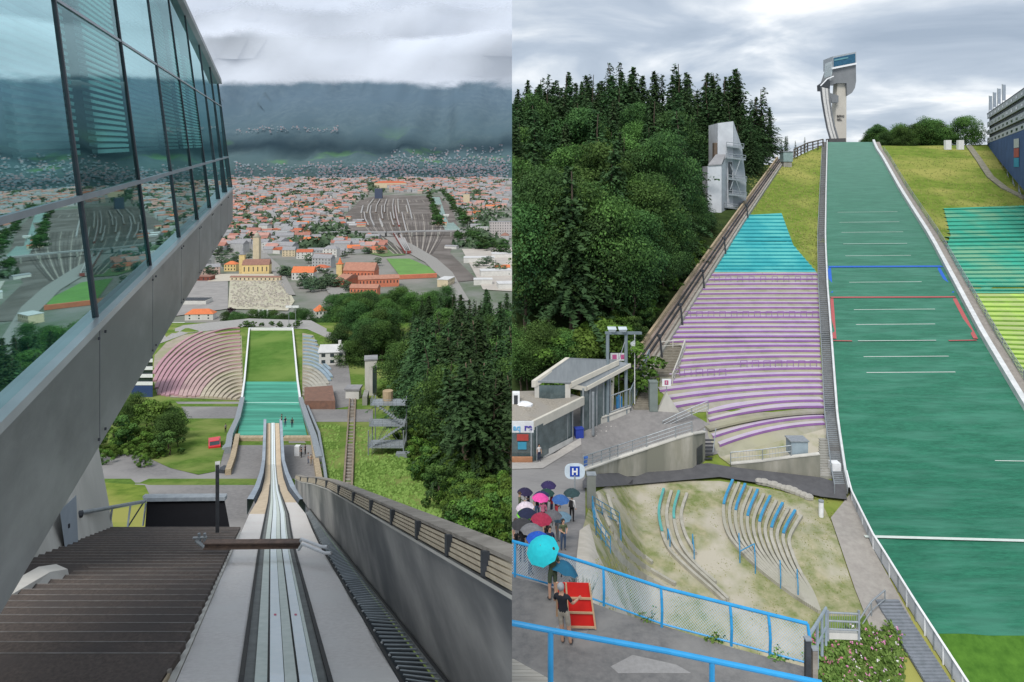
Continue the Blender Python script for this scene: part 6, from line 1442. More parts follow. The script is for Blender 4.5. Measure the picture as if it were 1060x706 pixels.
prism(t, 'front_plinth', mat('timber_orange', (.40, .20, .11), (.32, .16, .09), scale=2), [U(520, 478.5, 479), U(551, 478.5, 479), U(551, 472.5, 479), U(520, 472.5, 479)], (0, -.25, 0))
prism(t, 'poster', mat('poster_red', (.38, .06, .05)), [U(535, 456, 478.2), U(547, 456, 478.2), U(547, 449.5, 478.2), U(535, 449.5, 478.2)], (0, -.06, 0))
prism(t, 'poster', mat('poster_blue', (.05, .28, .42)), [U(536, 465, 478.2), U(545, 465, 478.2), U(545, 457.5, 478.2), U(536, 457.5, 478.2)], (0, -.06, 0))
b = MB(); b.tube(U(550, 478, 478.6), U(550, 448, 478.6), .09, 6); b.build('frame', steel, t)
pb('shop_apron', [(500, 480), (556, 480), (600, 455), (640, 436), (646, 440), (604, 460), (562, 486), (500, 488)], mat('paving_pale', (.42, .40, .37), (.34, .32, .3), scale=2), .13)
p = U(532.5, 424, 470) ; b = MB(); b.box(.05, p.x + .55, p.y, p.y + .8, p.z - .3, p.z + 1.7); t2 = thing('roof_unit', p, 'white air handling unit with grille on the gravel roof', 'air unit'); b.build('casing', white, t2)
b = MB(); b.slab([Vector((.2, p.y - .03, p.z - .1)), Vector((p.x + .35, p.y - .03, p.z - .1)), Vector((p.x + .35, p.y - .03, p.z + 1.5)), Vector((.2, p.y - .03, p.z + 1.5))], (0, .02, 0)); b.build('grille', darksteel, t2)
p = U(541, 421, 468); b = MB(); b.sphere(p + Vector((0, 0, .2)), 1.15, .8, .35, 10, 5); tag(b.build('roof_dome', white), 'white rounded skylight dome on the gravel roof', 'skylight')

# lighting gantry
p = Gb(629, 437); t = thing('lamp_gantry', p, 'tall twin post steel gantry with floodlights in front of the ticket building', 'lamp gantry')
for x, rg, tp_ in ((629, 437, 346), (648, 428, 346)):
    b = MB(); g = Gb(x, rg); b.tube(g, up(g, tp_), .2, 8); b.build('post', mat('post_bluegrey', (.20, .245, .27), (.16, .2, .22)), t)
a, c = up(Gb(629, 437), 346), up(Gb(648, 428), 346); d_ = (c - a); b = MB(); b.bar(a - d_*.1, c + d_*.85, .3, .3); b.build('beam', MC['post_bluegrey'], t)
for k, f in enumerate((.22, .8)):
    q = a + d_*f + Vector((0, 0, .3)); b = MB(); b.hexa([q + Vector(v) for v in ((-.35, -.3, 0), (.35, -.3, 0), (.35, .3, .1), (-.35, .3, .1), (-.5, -.5, .35), (.5, -.5, .35), (.5, .2, .55), (-.5, .2, .55))]); b.build('floodlight', mat('floodlight_glass', (.55, .62, .66), rough=.2), t)
b = MB(); b.tube(up(Gb(648, 428), 350), up(Gb(641, 431), 372), .05, 5); b.build('brace', steel, t)
# signs
def sign(name, label, px, rowg, rowc, w, h, glyph):
    g = Gb(px, rowg); t = thing(name, g, label, 'sign'); c = up(g, rowc)
    b = MB(); b.tube(g, c - Vector((0, 0, h/2)), .05, 6); b.build('post', steel, t)
    b = MB(); b.slab([c + Vector((-w/2, 0, -h/2)), c + Vector((w/2, 0, -h/2)), c + Vector((w/2, 0, h/2)), c + Vector((-w/2, 0, h/2))], (0, .05, 0)); bd = b.build('panel', white, t)
    b = MB(); b.slab([c + Vector((-w*.22, -.02, -h*.3)), c + Vector((w*.2, -.02, -h*.3)), c + Vector((w*.2, -.02, h*.3)), c + Vector((-w*.22, -.02, h*.3))], (0, .012, 0)); b.build('symbol', mat('magenta_sign', (.42, .03, .14)), bd)
    if glyph: text(bd, glyph, c + Vector((-w*.12, -.05, -h*.18)), h*.5, white)
sign('block_sign', 'small white sign with dark red square in front of the purple rows', 690, 424, 396, 1.05, .85, 'E')
t = thing('double_sign', U(643, 369, 420), 'white sign board with magenta squares beside the gantry', 'sign'); c = U(640.5, 369.5, 424)
for k, x in enumerate((-.5, .5)):
    cc = c + Vector((x, 0, 0)); b = MB(); b.slab([cc + Vector((-.48, 0, -.45)), cc + Vector((.48, 0, -.45)), cc + Vector((.48, 0, .45)), cc + Vector((-.48, 0, .45))], (0, .05, 0)); bd = b.build('panel', white, t)
    b = MB(); b.slab([cc + Vector((-.26, -.02, -.26)), cc + Vector((.26, -.02, -.26)), cc + Vector((.26, -.02, .28)), cc + Vector((-.26, -.02, .28))], (0, .012, 0)); b.build('symbol', mat('pink_sign', (.60, .14, .32)), bd)
b = MB(); b.tube(c - Vector((0, 0, .45)), Gb(640.5, 424) , .05, 6); b.build('post', steel, t)
# flagpole and low walls
p = Gb(657, 420); t = thing('flagpole', p, 'thin flagpole with a limp white flag beside the lift track', 'flagpole'); b = MB(); b.tube(p, up(p, 346), .06, 6); b.build('pole', white, t); b = MB(); q = up(p, 352); b.slab([q, q + Vector((-.5, 0, -.3)), q + Vector((-.45, 0, -1.7)), q + Vector((0, 0, -1.3))], (0, .03, 0)); b.build('cloth', white, t)
wallslab('low_wall', 'low cream wall under the railing right of the glazed entrance', [U(622, 433, 440), U(652, 422, 427.5)], [Gb(622, 440), Gb(652, 427.5)], .5, concrete_pale)
railing('entrance_railing', 'grey vertical bar railing on the low cream wall', [U(632, 429.5, 436), U(652, 422, 427.5)], steel, 2.2, 1.2, (.3, 2.2), True, .05)
b = MB(); p = Gb(642, 431) + Vector((0, .8, .7)); b.cbox(p, .7, .5, 1.3); b.tube(p + Vector((0, 0, 1.3)), p + Vector((0, 0, 1.5)), .2, 8); tag(b.build('blue_barrel', mat('bin_bright_blue', (.02, .22, .5))), 'bright blue barrel behind the bars of the entrance railing', 'barrel')
# stairs up beside the stand
t = thing('grand_stair', Gb(665, 424), 'weathered concrete stair between lift track and purple stand', 'stair')
for k in range(14):
    x0, x1 = 656 + 1.1*k, 672 + .6*k; y = 425 - 2.3*k
    p, q = Gb(x0, y), Gb(x1, y); b = MB(); b.box(p.x, q.x, p.y, p.y + .8, p.z - .2, p.z + .35); b.build('step', mat('stair_brown', (.24, .22, .18), (.17, .155, .125), scale=1.5), t)
for k in range(12):
    x0, x1 = 672 + 1.0*k, 704 + .05*k; y = 391 - 2.8*k
    p, q = Gb(x0, y), Gb(x1, y); b = MB(); b.box(p.x, q.x, p.y, p.y + .9, p.z - .2, p.z + .4); b.build('step', MC['stair_brown'], t)
railing('stair_railing', 'tall grey blue railing rising along the weathered stair', [Gb(652, 425), Gb(662, 402), Gb(672, 380)], mat('rail_bluegrey', (.27, .33, .36), (.2, .26, .29)), 2.3, 1.6, (.2, 2.3), True, .05)
railing('landing_railing', 'white grey railing of the upper stair landing beside the purple rows', [Gb(696, 398), Gb(703, 380), Gb(709, 362)], concrete_pale, 1.3, 1.5, (.3, .8, 1.3), False, .06)
railing('landing_railing', 'light railing along the top of the stair landing', [Gb(684, 363), Gb(709, 361)], concrete_pale, 1.2, 1.5, (.6, 1.2), False, .05)
p = Gb(676, 425); b = MB(); b.cbox(p, .95, .8, 3.4); b.cbox(p + Vector((0, 0, 3.41)), 1.05, .9, .12); tag(b.build('switch_cabinet', mat('cabinet_greygreen', (.20, .235, .22), (.16, .19, .18))), 'tall grey green switch cabinet at the foot of the weathered stair', 'cabinet')
prism_t = thing('stand_end_wall', Gb(684, 427), 'sloping pale concrete end wall at the lowest corner of the purple stand', 'wall')
b = MB(); b.slab([U(681, 426, 427), U(704, 428, 428.5), U(690, 406, 427)], (0, .5, 0)); b.build('wall', concrete_pale, prism_t)

# bus stop sign with H
g = Gb(595, 512); t = thing('bus_stop_sign', g, 'white oval sign with a white H on blue square, on a steel post', 'sign'); c = up(g, 488)
b = MB(); b.tube(g, c - Vector((0, 0, .3)), .06, 8); b.build('post', steel, t)
b = MB(); n = 24; ring = [c + Vector((.80*abs(math.cos(a))**.7*(1 if math.cos(a) > 0 else -1), 0, .62*abs(math.sin(a))**.7*(1 if math.sin(a) > 0 else -1))) for a in [6.28318*k/n for k in range(n)]]; b.slab(ring, (0, .06, 0)); bd = b.build('panel', mat('sign_pale_blue', (.62, .72, .80)), t)
b = MB(); b.slab([c + Vector((x, -.02, z)) for x, z in ((-.38, -.40), (.38, -.40), (.38, .40), (-.38, .40))], (0, .015, 0)); sq = b.build('symbol', mat('sign_blue', (.01, .06, .42)), bd)
b = MB(); 
for q in (((-.22, -.27), (-.10, -.27), (-.10, .27), (-.22, .27)), ((.10, -.27), (.22, -.27), (.22, .27), (.10, .27)), ((-.1, -.06), (.1, -.06), (.1, .06), (-.1, .06))): b.slab([c + Vector((x, -.04, z)) for x, z in q], (0, .015, 0))
b.build('letter', white, sq)
p = Gb(606, 486); b = MB(); b.cbox(p, .35, .3, 1.1); b.cbox(p + Vector((0, 0, 1.11)), .45, .4, .12); tag(b.build('ticket_machine', mat('machine_blue', (.03, .12, .42))), 'small blue post box at the lower end of the ramp railing', 'post box')

# ------------------------------------------------------------------ terrace in the foreground
ZT = -13.5
def TG_(px, row): return Vector(((px - CX)/F*(-ZT*F/(row - H)), -ZT*F/(row - H), ZT))
b = MB(); poly = [TG_(500, 590), TG_(560, 604), TG_(640, 634), TG_(700, 652), TG_(757, 670), TG_(836, 691), TG_(850, 730), TG_(850, 900), TG_(500, 900)]
b.slab(poly, (0, 0, -.5)); terrm = mat('terrace_asphalt', (.20, .195, .19), (.135, .135, .135), scale=5, c3=(.24, .235, .225), s3=.35, bump=.4, detail=10); o = b.build('terrace_walkway', terrm); tag(o, kind='structure')
b = MB(); b.grid([poly[:7], [p - Vector((0, 0, 7)) - Vector((0, -.1, 0)) for p in poly[:7]]]); tag(b.build('terrace_wall', concrete), 'concrete retaining wall carrying the foreground terrace', 'wall')
for q, nm in (([(655, 678), (700, 688), (716, 697), (640, 697), (632, 690)], 1), ([(583, 640), (612, 648), (604, 660), (574, 652)], 2), ([(590, 615), (600, 618), (596, 624), (586, 620)], 3)):
    b = MB(); b.poly(*[TG_(*v) + Vector((0, 0, .004)) for v in q]); tag(b.build('asphalt_repair', mat('repair_asphalt', (.31, .305, .30), (.25, .245, .24), scale=6)), kind='structure')
# blue mesh railing
P = [TG_(x, y) + Vector((0, 0, 0)) for x, y in ((500, 586.5), (533, 597), (570, 608), (625, 627), (685, 649), (757, 668.5), (838, 690.5))]
t = thing('mesh_railing', P[1], 'bright blue tubular railing with wire mesh along the far edge of the terrace', 'railing')
b = MB(); b.path([p + Vector((0, .12, 1.12)) for p in P], .05, 8); b.build('top_rail', railblue, t)
b = MB(); b.path([p + Vector((0, 0, .1)) for p in P], .028, 6); b.build('lower_rail', railblue, t)
for p in P + [TG_(797, 679.5)]:
    b = MB(); b.path([p, p + Vector((.0, -.04, .5)), p + Vector((0, .02, .85)), p + Vector((0, .12, 1.12))], .042, 7); b.build('post', railblue, t)
wm = bpy.data.materials.new('wire_mesh'); wm.use_nodes = True; nt = wm.node_tree; N = nt.nodes; L = nt.links; bs = N['Principled BSDF']; bs.inputs['Base Color'].default_value = (.45, .52, .58, 1); bs.inputs['Metallic'].default_value = .3
bl_ = flat('mesh_wire', (.42, .54, .64), .5, .2)
for i, (p, q) in enumerate(zip(P, P[1:])):
    b = MB(); n = int((q - p).length/.085); Hh = 1.0; d = (q - p)/n
    for k in range(-11, n):
        k0, k1 = max(0, k), min(n, k + 11)
        for sg2 in (0, 1):
            z0 = (k0 - k)/11*Hh; z1 = (k1 - k)/11*Hh
            if sg2: z0, z1 = Hh - z0, Hh - z1
            a = p + d*k0 + Vector((0, .1*z0, z0 + .1)); c = p + d*k1 + Vector((0, .1*z1, z1 + .1)); b.tube(a, c, .0065, 3)
    b.build('wire_mesh', bl_, t, fix=False)
# front railing and its landing
t = thing('front_railing', W(570, 712, 13), 'thick bright blue handrail closest to the viewer, crossing the lower edge', 'railing')
q = [W(500, 639, 13), W(570, 652.5, 12.9), W(690, 674, 12.8), W(850, 707, 12.6)]
b = MB(); b.path(q, .052, 10); b.build('top_rail', railblue, t)
for x, r, Y in ((570, 652.5, 12.9), (737, 684, 12.75)):
    b = MB(); b.tube(W(x, r, Y), W(x, r, Y) - Vector((0, 0, 1.15 if x < 600 else 4.9)), .055, 8); b.build('post', railblue, t)
zz3 = W(570, 652.5, 12.9).z - 1.1
def TL(px, row): Y = -zz3*F/(row - H); return Vector(((px - CX)/F*Y, Y, zz3))
b = MB()
for k in range(7):
    r0, r1 = 682 + 3.7*k, 682 + 3.7*(k + 1) - .35; b.slab([TL(500, r0), TL(530 + (r0 - 681)*1.78, r0), TL(530 + (r1 - 681)*1.78, r1), TL(500, r1)], (0, 0, -.12))
b.slab([TL(500, 708), TL(580, 708), TL(760, 800), TL(500, 800)], (0, 0, -.12))
tag(b.build('stone_landing', mat('pale_planks', (.50, .47, .41), (.38, .355, .31), scale=3, stretch=(.3, 2, 1))), 'pale stone landing strips in the near corner under the blue handrail', 'landing')
b = MB(); b.slab([TL(500, 682) - Vector((0, 0, .125)), TL(532, 682) - Vector((0, 0, .125)), TL(578, 708) - Vector((0, 0, .125)), TL(758, 800) - Vector((0, 0, .125)), TL(500, 800) - Vector((0, 0, .125))], (0, 0, -4)); tag(b.build('retaining_wall', concrete), 'concrete block carrying the pale stone landing', 'wall')
# small gate and fences lower right
Pg = [Gb(x, y) for x, y in ((835, 706), (845, 690), (853, 650), (852, 628))]
railing('stair_fence', 'grey steel handrail of the stair going down right of the terrace', [W(838, 712, 19), W(846, 692, 22), W(855, 668, 27)], mat('handrail_grey', (.36, .42, .47), (.28, .34, .38)), 1.5, 2.6, (.75, 1.5), False, .035)
t = thing('wire_gate', W(865, 668, 30), 'grey wire gate with concrete slab beyond the end of the blue railing', 'gate')
for x0, x1, y0, y1 in ((857, 889, 634, 651),):
    Yg = 32; b = MB()
    for y in (y0, (y0 + y1)/2, y1): b.tube(W(x0, y, Yg), W(x1, y + 1.5, Yg), .045, 6)
    for x in (x0, x1): b.tube(W(x, y0 - 2, Yg), W(x, y1 + 12, Yg), .06, 6)
    b.build('frame', steel, t)
    b = MB()
    for k in range(14): x = x0 + (x1 - x0)*k/13; b.tube(W(x, y0, Yg), W(x, y1 + 1, Yg), .012, 4)
    b.build('wire', steel, t)
b = MB(); b.slab([W(857, 655, 32), W(888, 656, 32), W(886, 652, 34), W(858, 651, 34)], (0, 0, -.3)); b.build('sill', concrete_pale, t)
railing('path_fence', 'thin grey fence from the gate to the stair by the white panel fence', [Gb(889, 660), Gb(902, 640), Gb(916, 628)], steel, 1.3, 1.8, (.6, 1.3), False, .04)
for k, (x, y) in enumerate(((836, 700), (843, 702))):
    p = W(x, y + 6, 17.5); t = thing('gate_post', p, ('dark' if k == 0 else 'brown') + ' square timber post at the near end of the blue mesh railing', 'post'); b = MB(); b.cbox(p - Vector((0, 0, 1)), .13, .13, 1.9 if k else 2.1); b.build('post', darksteel if k == 0 else woodgrey, t); b = MB(); b.cbox(p + Vector((0, 0, .905 if k else 1.105)), .16, .16, .04); b.build('cap', steel, t)
# flowering weeds: countless
def weeds(name, label, reg, n, cols_, hmin, hmax):
    b = MB(); ms = [foliage('weed_leaves', (.06, .13, .02), (.20, .33, .08))] + [flat(*c) for c in cols_]
    x0, x1, y0, y1 = reg
    for k in range(n):
        x, y = R.uniform(x0, x1), R.uniform(y0, y1)
        p = Gb(x, y); h = R.uniform(hmin, hmax)*max(.15, .7 + 1.3*fbm(x*.07, y*.1, 6))
        for j in range(5):
            b.cur = 0; q = p + Vector((R.gauss(0, .12), R.gauss(0, .12), h*R.random())); leafquad(b, q, Vector((R.gauss(0, .5), -.6, .6)), R.uniform(.05, .13), R.random(), 2.2)
        if R.random() < .10 and len(ms) > 1:
            b.cur = 1 + R.randrange(len(ms) - 1) if R.random() < .8 else 1; q = p + Vector((0, -.05, h*1.05))
            for j in range(4): leafquad(b, q + rv(.05), Vector((0, -.7, .7)) + rv(.3), R.uniform(.05, .09), .5)
    tag(b.build(name, ms), label, 'plants', kind='stuff')
weeds('flowering_weeds', 'pink and white flowering weeds beside the white fence at the foot of the slope', (872, 934, 656, 712), 1100, (('petal_pink', (.62, .22, .42)), ('petal_white', (.75, .74, .70)), ('petal_lilac', (.6, .42, .56))), .3, .95)
weeds('weeds', 'green weeds along the foot of the terrace railing', (836, 880, 660, 715), 700, (('petal_rose', (.5, .16, .25)),), .3, 1.2)
for k, (x, y) in enumerate(((741, 664), (806, 682), (672, 643))):
    b = MB(); p = TG_(x, y)
    for j in range(70): leafquad(b, p + Vector((R.gauss(0, .14), R.gauss(0, .06), abs(R.gauss(0, .12)))), rv() + Vector((0, 0, .5)), R.uniform(.02, .05), R.random(), 2)
    o = b.build('weed_tuft', foliage('weed_leaves', (.06, .13, .02), (.20, .33, .08))); tag(o, 'small green weed tuft at the foot of the mesh railing, ' + ('middle one', 'rightmost', 'leftmost')[k], 'plant')
# grass tufts on the meadows and arena: countless
b = MB()
for k in range(9000):
    if R.random() < .55: x, y = R.uniform(905, 1062), R.uniform(152, 300)
    else: x, y = R.uniform(775, 856), R.uniform(152, 285)
    if x < 857 and in_poly(x, y, [(732, 284), (763, 231), (771, 220), (812, 218), (824, 252), (850, 284)]): continue
    if x > 860 and (x < interp(PRb, y) + 9 or (y > 214 and x > interp(LG, y) - 4)): continue
    if y < interp(RG, x) + 1: continue
    p = Gb(x, y) + Vector((0, 0, .12)); leafquad(b, p, Vector((R.gauss(0, .6), -.8, .6)), R.uniform(.08, .2), R.uniform(.3, 1), 1.8)
tag(b.build('meadow_tufts', foliage('dry_tuft', (.13, .18, .03), (.30, .32, .10))), 'loose tufts of tall dry grass over the meadows', 'grass', kind='stuff')
b = MB()
for k in range(9000):
    x, y = R.uniform(615, 880), R.uniform(505, 690)
    n_ = fbm(x*.035, y*.05, 4)
    if n_ < -.02 and not (826 < x < 868 and 535 < y < 590): continue
    leafquad(b, Gb(x, y) + Vector((0, 0, .1)), Vector((R.gauss(0, .6), -.5, .8)), R.uniform(.04, .10), R.uniform(.4, 1), 1.8)
tag(b.build('arena_grass', foliage('dry_tuft', (.13, .18, .03), (.30, .32, .10))), 'thin tufts of grass growing through the arena gravel', 'grass', kind='stuff')

# ------------------------------------------------------------------ wood of the east place
SKL = [(533, 92), (545, 84), (556, 76), (570, 78), (582, 70), (596, 74), (606, 64), (625, 60), (640, 54), (652, 66), (668, 68), (690, 55), (706, 55), (722, 68), (742, 66), (758, 72), (772, 66), (780, 78), (790, 92), (800, 96), (808, 112), (818, 128)]
def xtrack(row): return interp([(163, 803), (390, 643)], row)
pts = []; grpS = 'spruces of the wooded hill'; grpB = 'broad leafy trees of the wooded hill'
def clear_bld(x, base, top): return not (726 < x < 776 and base > 172)
ridge = [(x, 152 + R.uniform(0, 4)) for x in range(534, 806, 7)]
for x, r in ridge:
    x += R.uniform(-2, 2); p = Gb(x, max(r, interp(RG, x) + 1)) + Vector((0, R.uniform(0, 18), 0)); x_ = CX + p.x/p.y*F
    sk = interp(SKL, x_) + R.choice((0, 3, 8, 14, 22)) + R.uniform(-2, 5); h = (interp([(0, 0), (1, 1)], 1))*(p.y*(H - sk)/F - p.z)
    kd = R.choice(('conif_a', 'conif_b', 'conif_c', 'conif_d', 'conif_e')) if R.random() < .6 and x_ < 790 else 'sparse'
    plant_tree(kd, 'spruce_tree', p, h, 'dark spruce standing on the skyline of the wooded hill', 'tree', 'spruces on the skyline of the wooded hill', sx=R.uniform(1.3, 1.7))
for row in (162, 172, 184, 197, 211, 226, 242, 258, 276, 294, 312, 330, 346):
    stepx = 10 + (row - 160)*.055
    x = 520 + R.uniform(0, stepx)
    while x < xtrack(row) - 6:
        rw = row + R.uniform(-5, 5); p = Gb(x, rw); xx = x; x += stepx*R.uniform(.8, 1.25)
        h = R.uniform(15, 25)*(1 - .35*sstep(-60, -14, xx - xtrack(rw)))
        sk = interp(SKL, xx) + 10; h = min(h, p.y*(H - sk)/F - p.z)
        if 716 < xx < 786 and 186 < rw < 340: h = min(h, p.y*(rw - 218)/F if xx > 730 else p.y*(rw - 196)/F)
        if h < 2: continue
        broad = R.random() < (.22 + .6*sstep(200, 300, rw)) and not (rw < 190)
        if not broad: plant_tree(R.choice(('conif_a', 'conif_b', 'conif_c', 'conif_d', 'conif_e')), 'spruce_tree', p, h, 'dark spruce in the dense wood on the hill left of the jump', 'tree', grpS, sx=R.uniform(1.2, 1.6))
        else: plant_tree(R.choice(('broad_a', 'broad_b', 'broad_c', 'broad_d', 'broad_e', 'dbroad_a', 'dbroad_b', 'dbroad_d', 'dbroad_e')), 'leafy_tree', p, h*R.uniform(.7, 1.0), 'broad leafy tree in the dense wood on the hill left of the jump', 'tree', grpB, sx=R.uniform(.75, 1.1))
for k in range(110):
    row = R.uniform(240, 412); x = xtrack(row) - R.uniform(6, 60)
    if row > 395 and x > 640: continue
    p = Gb(x, row)
    if 728 < x < 776 and row < 250: continue
    plant_tree('brightbush' if R.random() < .6 else 'bush', 'undergrowth_bush', p, R.uniform(2, 4.5), 'bright leafy bush growing along the lift track', 'bush', 'bushes along the lift track')
for k in range(40):
    x = R.uniform(524, 640); row = R.uniform(385, 408); plant_tree(R.choice(('brightbush', 'broad_b', 'broad_a')), 'undergrowth_bush', Gb(x, row), R.uniform(4, 8), 'leafy bush behind the roofs of the forecourt buildings', 'bush', 'bushes behind the forecourt buildings', sx=1.2)
for k in range(34):
    x = R.uniform(925, 1022); p = Gb(x, 151) + Vector((0, R.uniform(4, 24), -4)); topr = interp([(925, 136), (940, 130), (958, 134), (975, 114), (988, 132), (1003, 122), (1022, 116)], x) + R.uniform(-3, 12); h = p.y*(H - topr)/F - p.z
    plant_tree(R.choice(('dbroad_a', 'broad_b', 'broad_d', 'broad_e')), 'crest_tree', p, max(7, h), 'leafy tree of the small grove on the crest right of the jump', 'tree', 'leafy trees on the right hand crest', sx=.95)
for k in range(7):
    x = 818 + R.uniform(0, 8)*k*.6; plant_tree('sparse', 'pine_tree', Gb(x, interp(RG, x) + 1) + Vector((0, 6, -1)), R.uniform(4, 8), 'small thin pine on the crest beside the station cabin', 'tree', 'small thin pines on the crest')

# ------------------------------------------------------------------ people
def skinmat(): return mat('skin', (.50, .31, .22), (.44, .26, .18), scale=8)
def person_mesh(pose, long_hair=False, shorts=False, sleeves='short'):
    """joints -> one skinned body; face material by body region"""
    J = {'pel': (0, 0, .95, .125, .10), 'sp': (0, 0, 1.10, .12, .09), 'ch': (0, 0, 1.30, .155, .105), 'nk': (0, .01, 1.47, .06, .055), 'hb': (0, -.005, 1.55, .07, .08), 'hd': (0, -.01, 1.64, .083, .10), 'ht': (0, 0, 1.71, .05, .06),
         'shl': (-.17, 0, 1.40, .062, .06), 'shr': (.17, 0, 1.40, .062, .06), 'hil': (-.09, 0, .90, .09, .09), 'hir': (.09, 0, .90, .09, .09)}
    legs = {'stand': ((-.10, -.01, .5), (-.11, .03, .09), (-.12, -.13, .035), (.10, -.01, .5), (.11, .03, .09), (.12, -.13, .035)),
            'walk': ((-.10, -.16, .52), (-.10, -.20, .10), (-.10, -.36, .04), (.10, .06, .5), (.10, .30, .16), (.10, .20, .05))}
    lg = legs['walk' if 'walk' in pose else 'stand']
    for n, k in (('knl', 0), ('anl', 1), ('tol', 2), ('knr', 3), ('anr', 4), ('tor', 5)): J[n] = (*lg[k], (.062, .042, .036)[k % 3], (.062, .045, .03)[k % 3])
    arms = {'down': ((.23, .03, 1.14), (.24, -.04, .90)), 'umb': ((.23, -.10, 1.20), (.15, -.27, 1.32)), 'bent': ((.23, .0, 1.15), (.10, -.26, 1.14)), 'carry': ((.25, -.08, 1.15), (.32, -.34, 1.10))}
    ar_, al_ = pose.split('-')[0], pose.split('-')[1]
    e, w_ = arms[ar_]; J['elr'] = (*e, .042, .042); J['wrr'] = (*w_, .028, .032)
    e, w_ = arms[al_]; J['ell'] = (-e[0], e[1], e[2], .042, .042); J['wrl'] = (-w_[0], w_[1], w_[2], .028, .032)
    E = [('pel', 'sp'), ('sp', 'ch'), ('ch', 'nk'), ('nk', 'hb'), ('hb', 'hd'), ('hd', 'ht'), ('ch', 'shl'), ('shl', 'ell'), ('ell', 'wrl'), ('ch', 'shr'), ('shr', 'elr'), ('elr', 'wrr'), ('pel', 'hil'), ('hil', 'knl'), ('knl', 'anl'), ('anl', 'tol'), ('pel', 'hir'), ('hir', 'knr'), ('knr', 'anr'), ('anr', 'tor')]
    names = list(J); me = bpy.data.meshes.new('sk'); me.from_pydata([J[n][:3] for n in names], [(names.index(a), names.index(c)) for a, c in E], [])
    o = bpy.data.objects.new('sk', me); C.objects.link(o); o.modifiers.new('s', 'SKIN'); sd = me.skin_vertices[0].data
    for i, n in enumerate(names): sd[i].radius = (J[n][3], J[n][4]); sd[i].use_root = (n == 'pel')
    sb = o.modifiers.new('u', 'SUBSURF'); sb.levels = 2; sb.render_levels = 2
    bpy.context.view_layer.update(); body = bpy.data.meshes.new_from_object(o.evaluated_get(bpy.context.evaluated_depsgraph_get())); bpy.data.objects.remove(o); bpy.data.meshes.remove(me)
    def seg(a, c): return Vector(J[a][:3]), Vector(J[c][:3])
    bones = [(seg(a, c), (a, c)) for a, c in E]
    bm = bmesh.new(); bm.from_mesh(body)
    # fingers, nose and ears grow out of the same figure
    for s in ('l', 'r'):
        wv_, el = Vector(J['wr' + s][:3]), Vector(J['el' + s][:3]); d = (wv_ - el).normalized(); side = d.orthogonal().normalized()
        b2 = MB(); palm = wv_ + d*.05; b2.sphere(palm, .034, .034, .045, 8, 5)
        for k in range(4):
            r0 = palm + side*(.018*(k - 1.5)) + d*.02; q = r0 + d*(.035 + .006*(k in (1, 2))) + Vector((0, -.008, 0)); b2.tube(r0, q, .009, 5); b2.tube(q, q + d*.02 + Vector((0, -.016, -.006)), .0085, 5, .006)
        r0 = palm + side*.034 - d*.01; b2.tube(r0, r0 + side*.022 + d*.03, .010, 5, .008)
        vs = [bm.verts.new(v) for v in b2.v]
        for f in b2.f:
            try: bm.faces.new([vs[i] for i in f])
            except ValueError: pass
    b2 = MB(); hd = Vector(J['hd'][:3]); b2.hexa([hd + Vector(v) for v in ((-.016, -.095, -.035), (.016, -.095, -.035), (.012, -.08, -.03), (-.012, -.08, -.03), (-.006, -.118, -.03), (.006, -.118, -.03), (.007, -.092, .02), (-.007, -.092, .02))])
    for sx_ in (-1, 1): b2.sphere(hd + Vector((sx_*.082, .005, -.01)), .012, .02, .03, 6, 4)
    vs = [bm.verts.new(v) for v in b2.v]
    for f in b2.f:
        try: bm.faces.new([vs[i] for i in f])
        except ValueError: pass
    bm.faces.ensure_lookup_table()
    for f in bm.faces:
        c = f.calc_center_median(); best = None
        for (a, q), nm in bones:
            ab = q - a; t_ = max(0, min(1, (c - a).dot(ab)/ab.length_squared)); dd_ = (c - a - ab*t_).length
            if best is None or dd_ < best[0]: best = (dd_, nm, t_)
        nm, t_ = best[1], best[2]
        mi = 0
        if nm[1] in ('sp', 'ch', 'shl', 'shr') or nm == ('ch', 'nk') and c.z < 1.455: mi = 1
        if nm[1] in ('ell', 'elr'): mi = 1 if (sleeves == 'long' or t_ < .62) else 0
        if nm[1] in ('wrl', 'wrr'): mi = 1 if (sleeves == 'long' and t_ < .95) else 0
        if nm[1] in ('hil', 'hir'): mi = 2
        if nm == ('pel', 'sp'): mi = 2 if c.z < .99 else 1
        if nm[1] in ('knl', 'knr'): mi = 2 if not shorts or t_ < .8 else 0
        if nm[1] in ('anl', 'anr'): mi = 2 if not shorts else 0
        if nm[1] in ('tol', 'tor') or c.z < .085: mi = 3
        f.material_index = mi; f.smooth = True
    bm.to_mesh(body); bm.free()
    hb = MB(); hb.sphere(hd + Vector((0, .018, .018)), .094, .105, .105, 12, 8)
    keep = [f for f in hb.f if not all(hb.v[i].y < hd.y - .05 and hb.v[i].z < hd.z + .06 for i in f)]
    hb.f = keep; hb.mi = [0]*len(keep)
    if long_hair: hb.hexa([hd + Vector(v) for v in ((-.07, .05, -.26), (.07, .05, -.26), (.06, .10, -.26), (-.06, .10, -.26), (-.09, .02, .02), (.09, .02, .02), (.08, .12, .03), (-.08, .12, .03))])
    return body, hb, Vector(J['wrr'][:3])
PM = {}
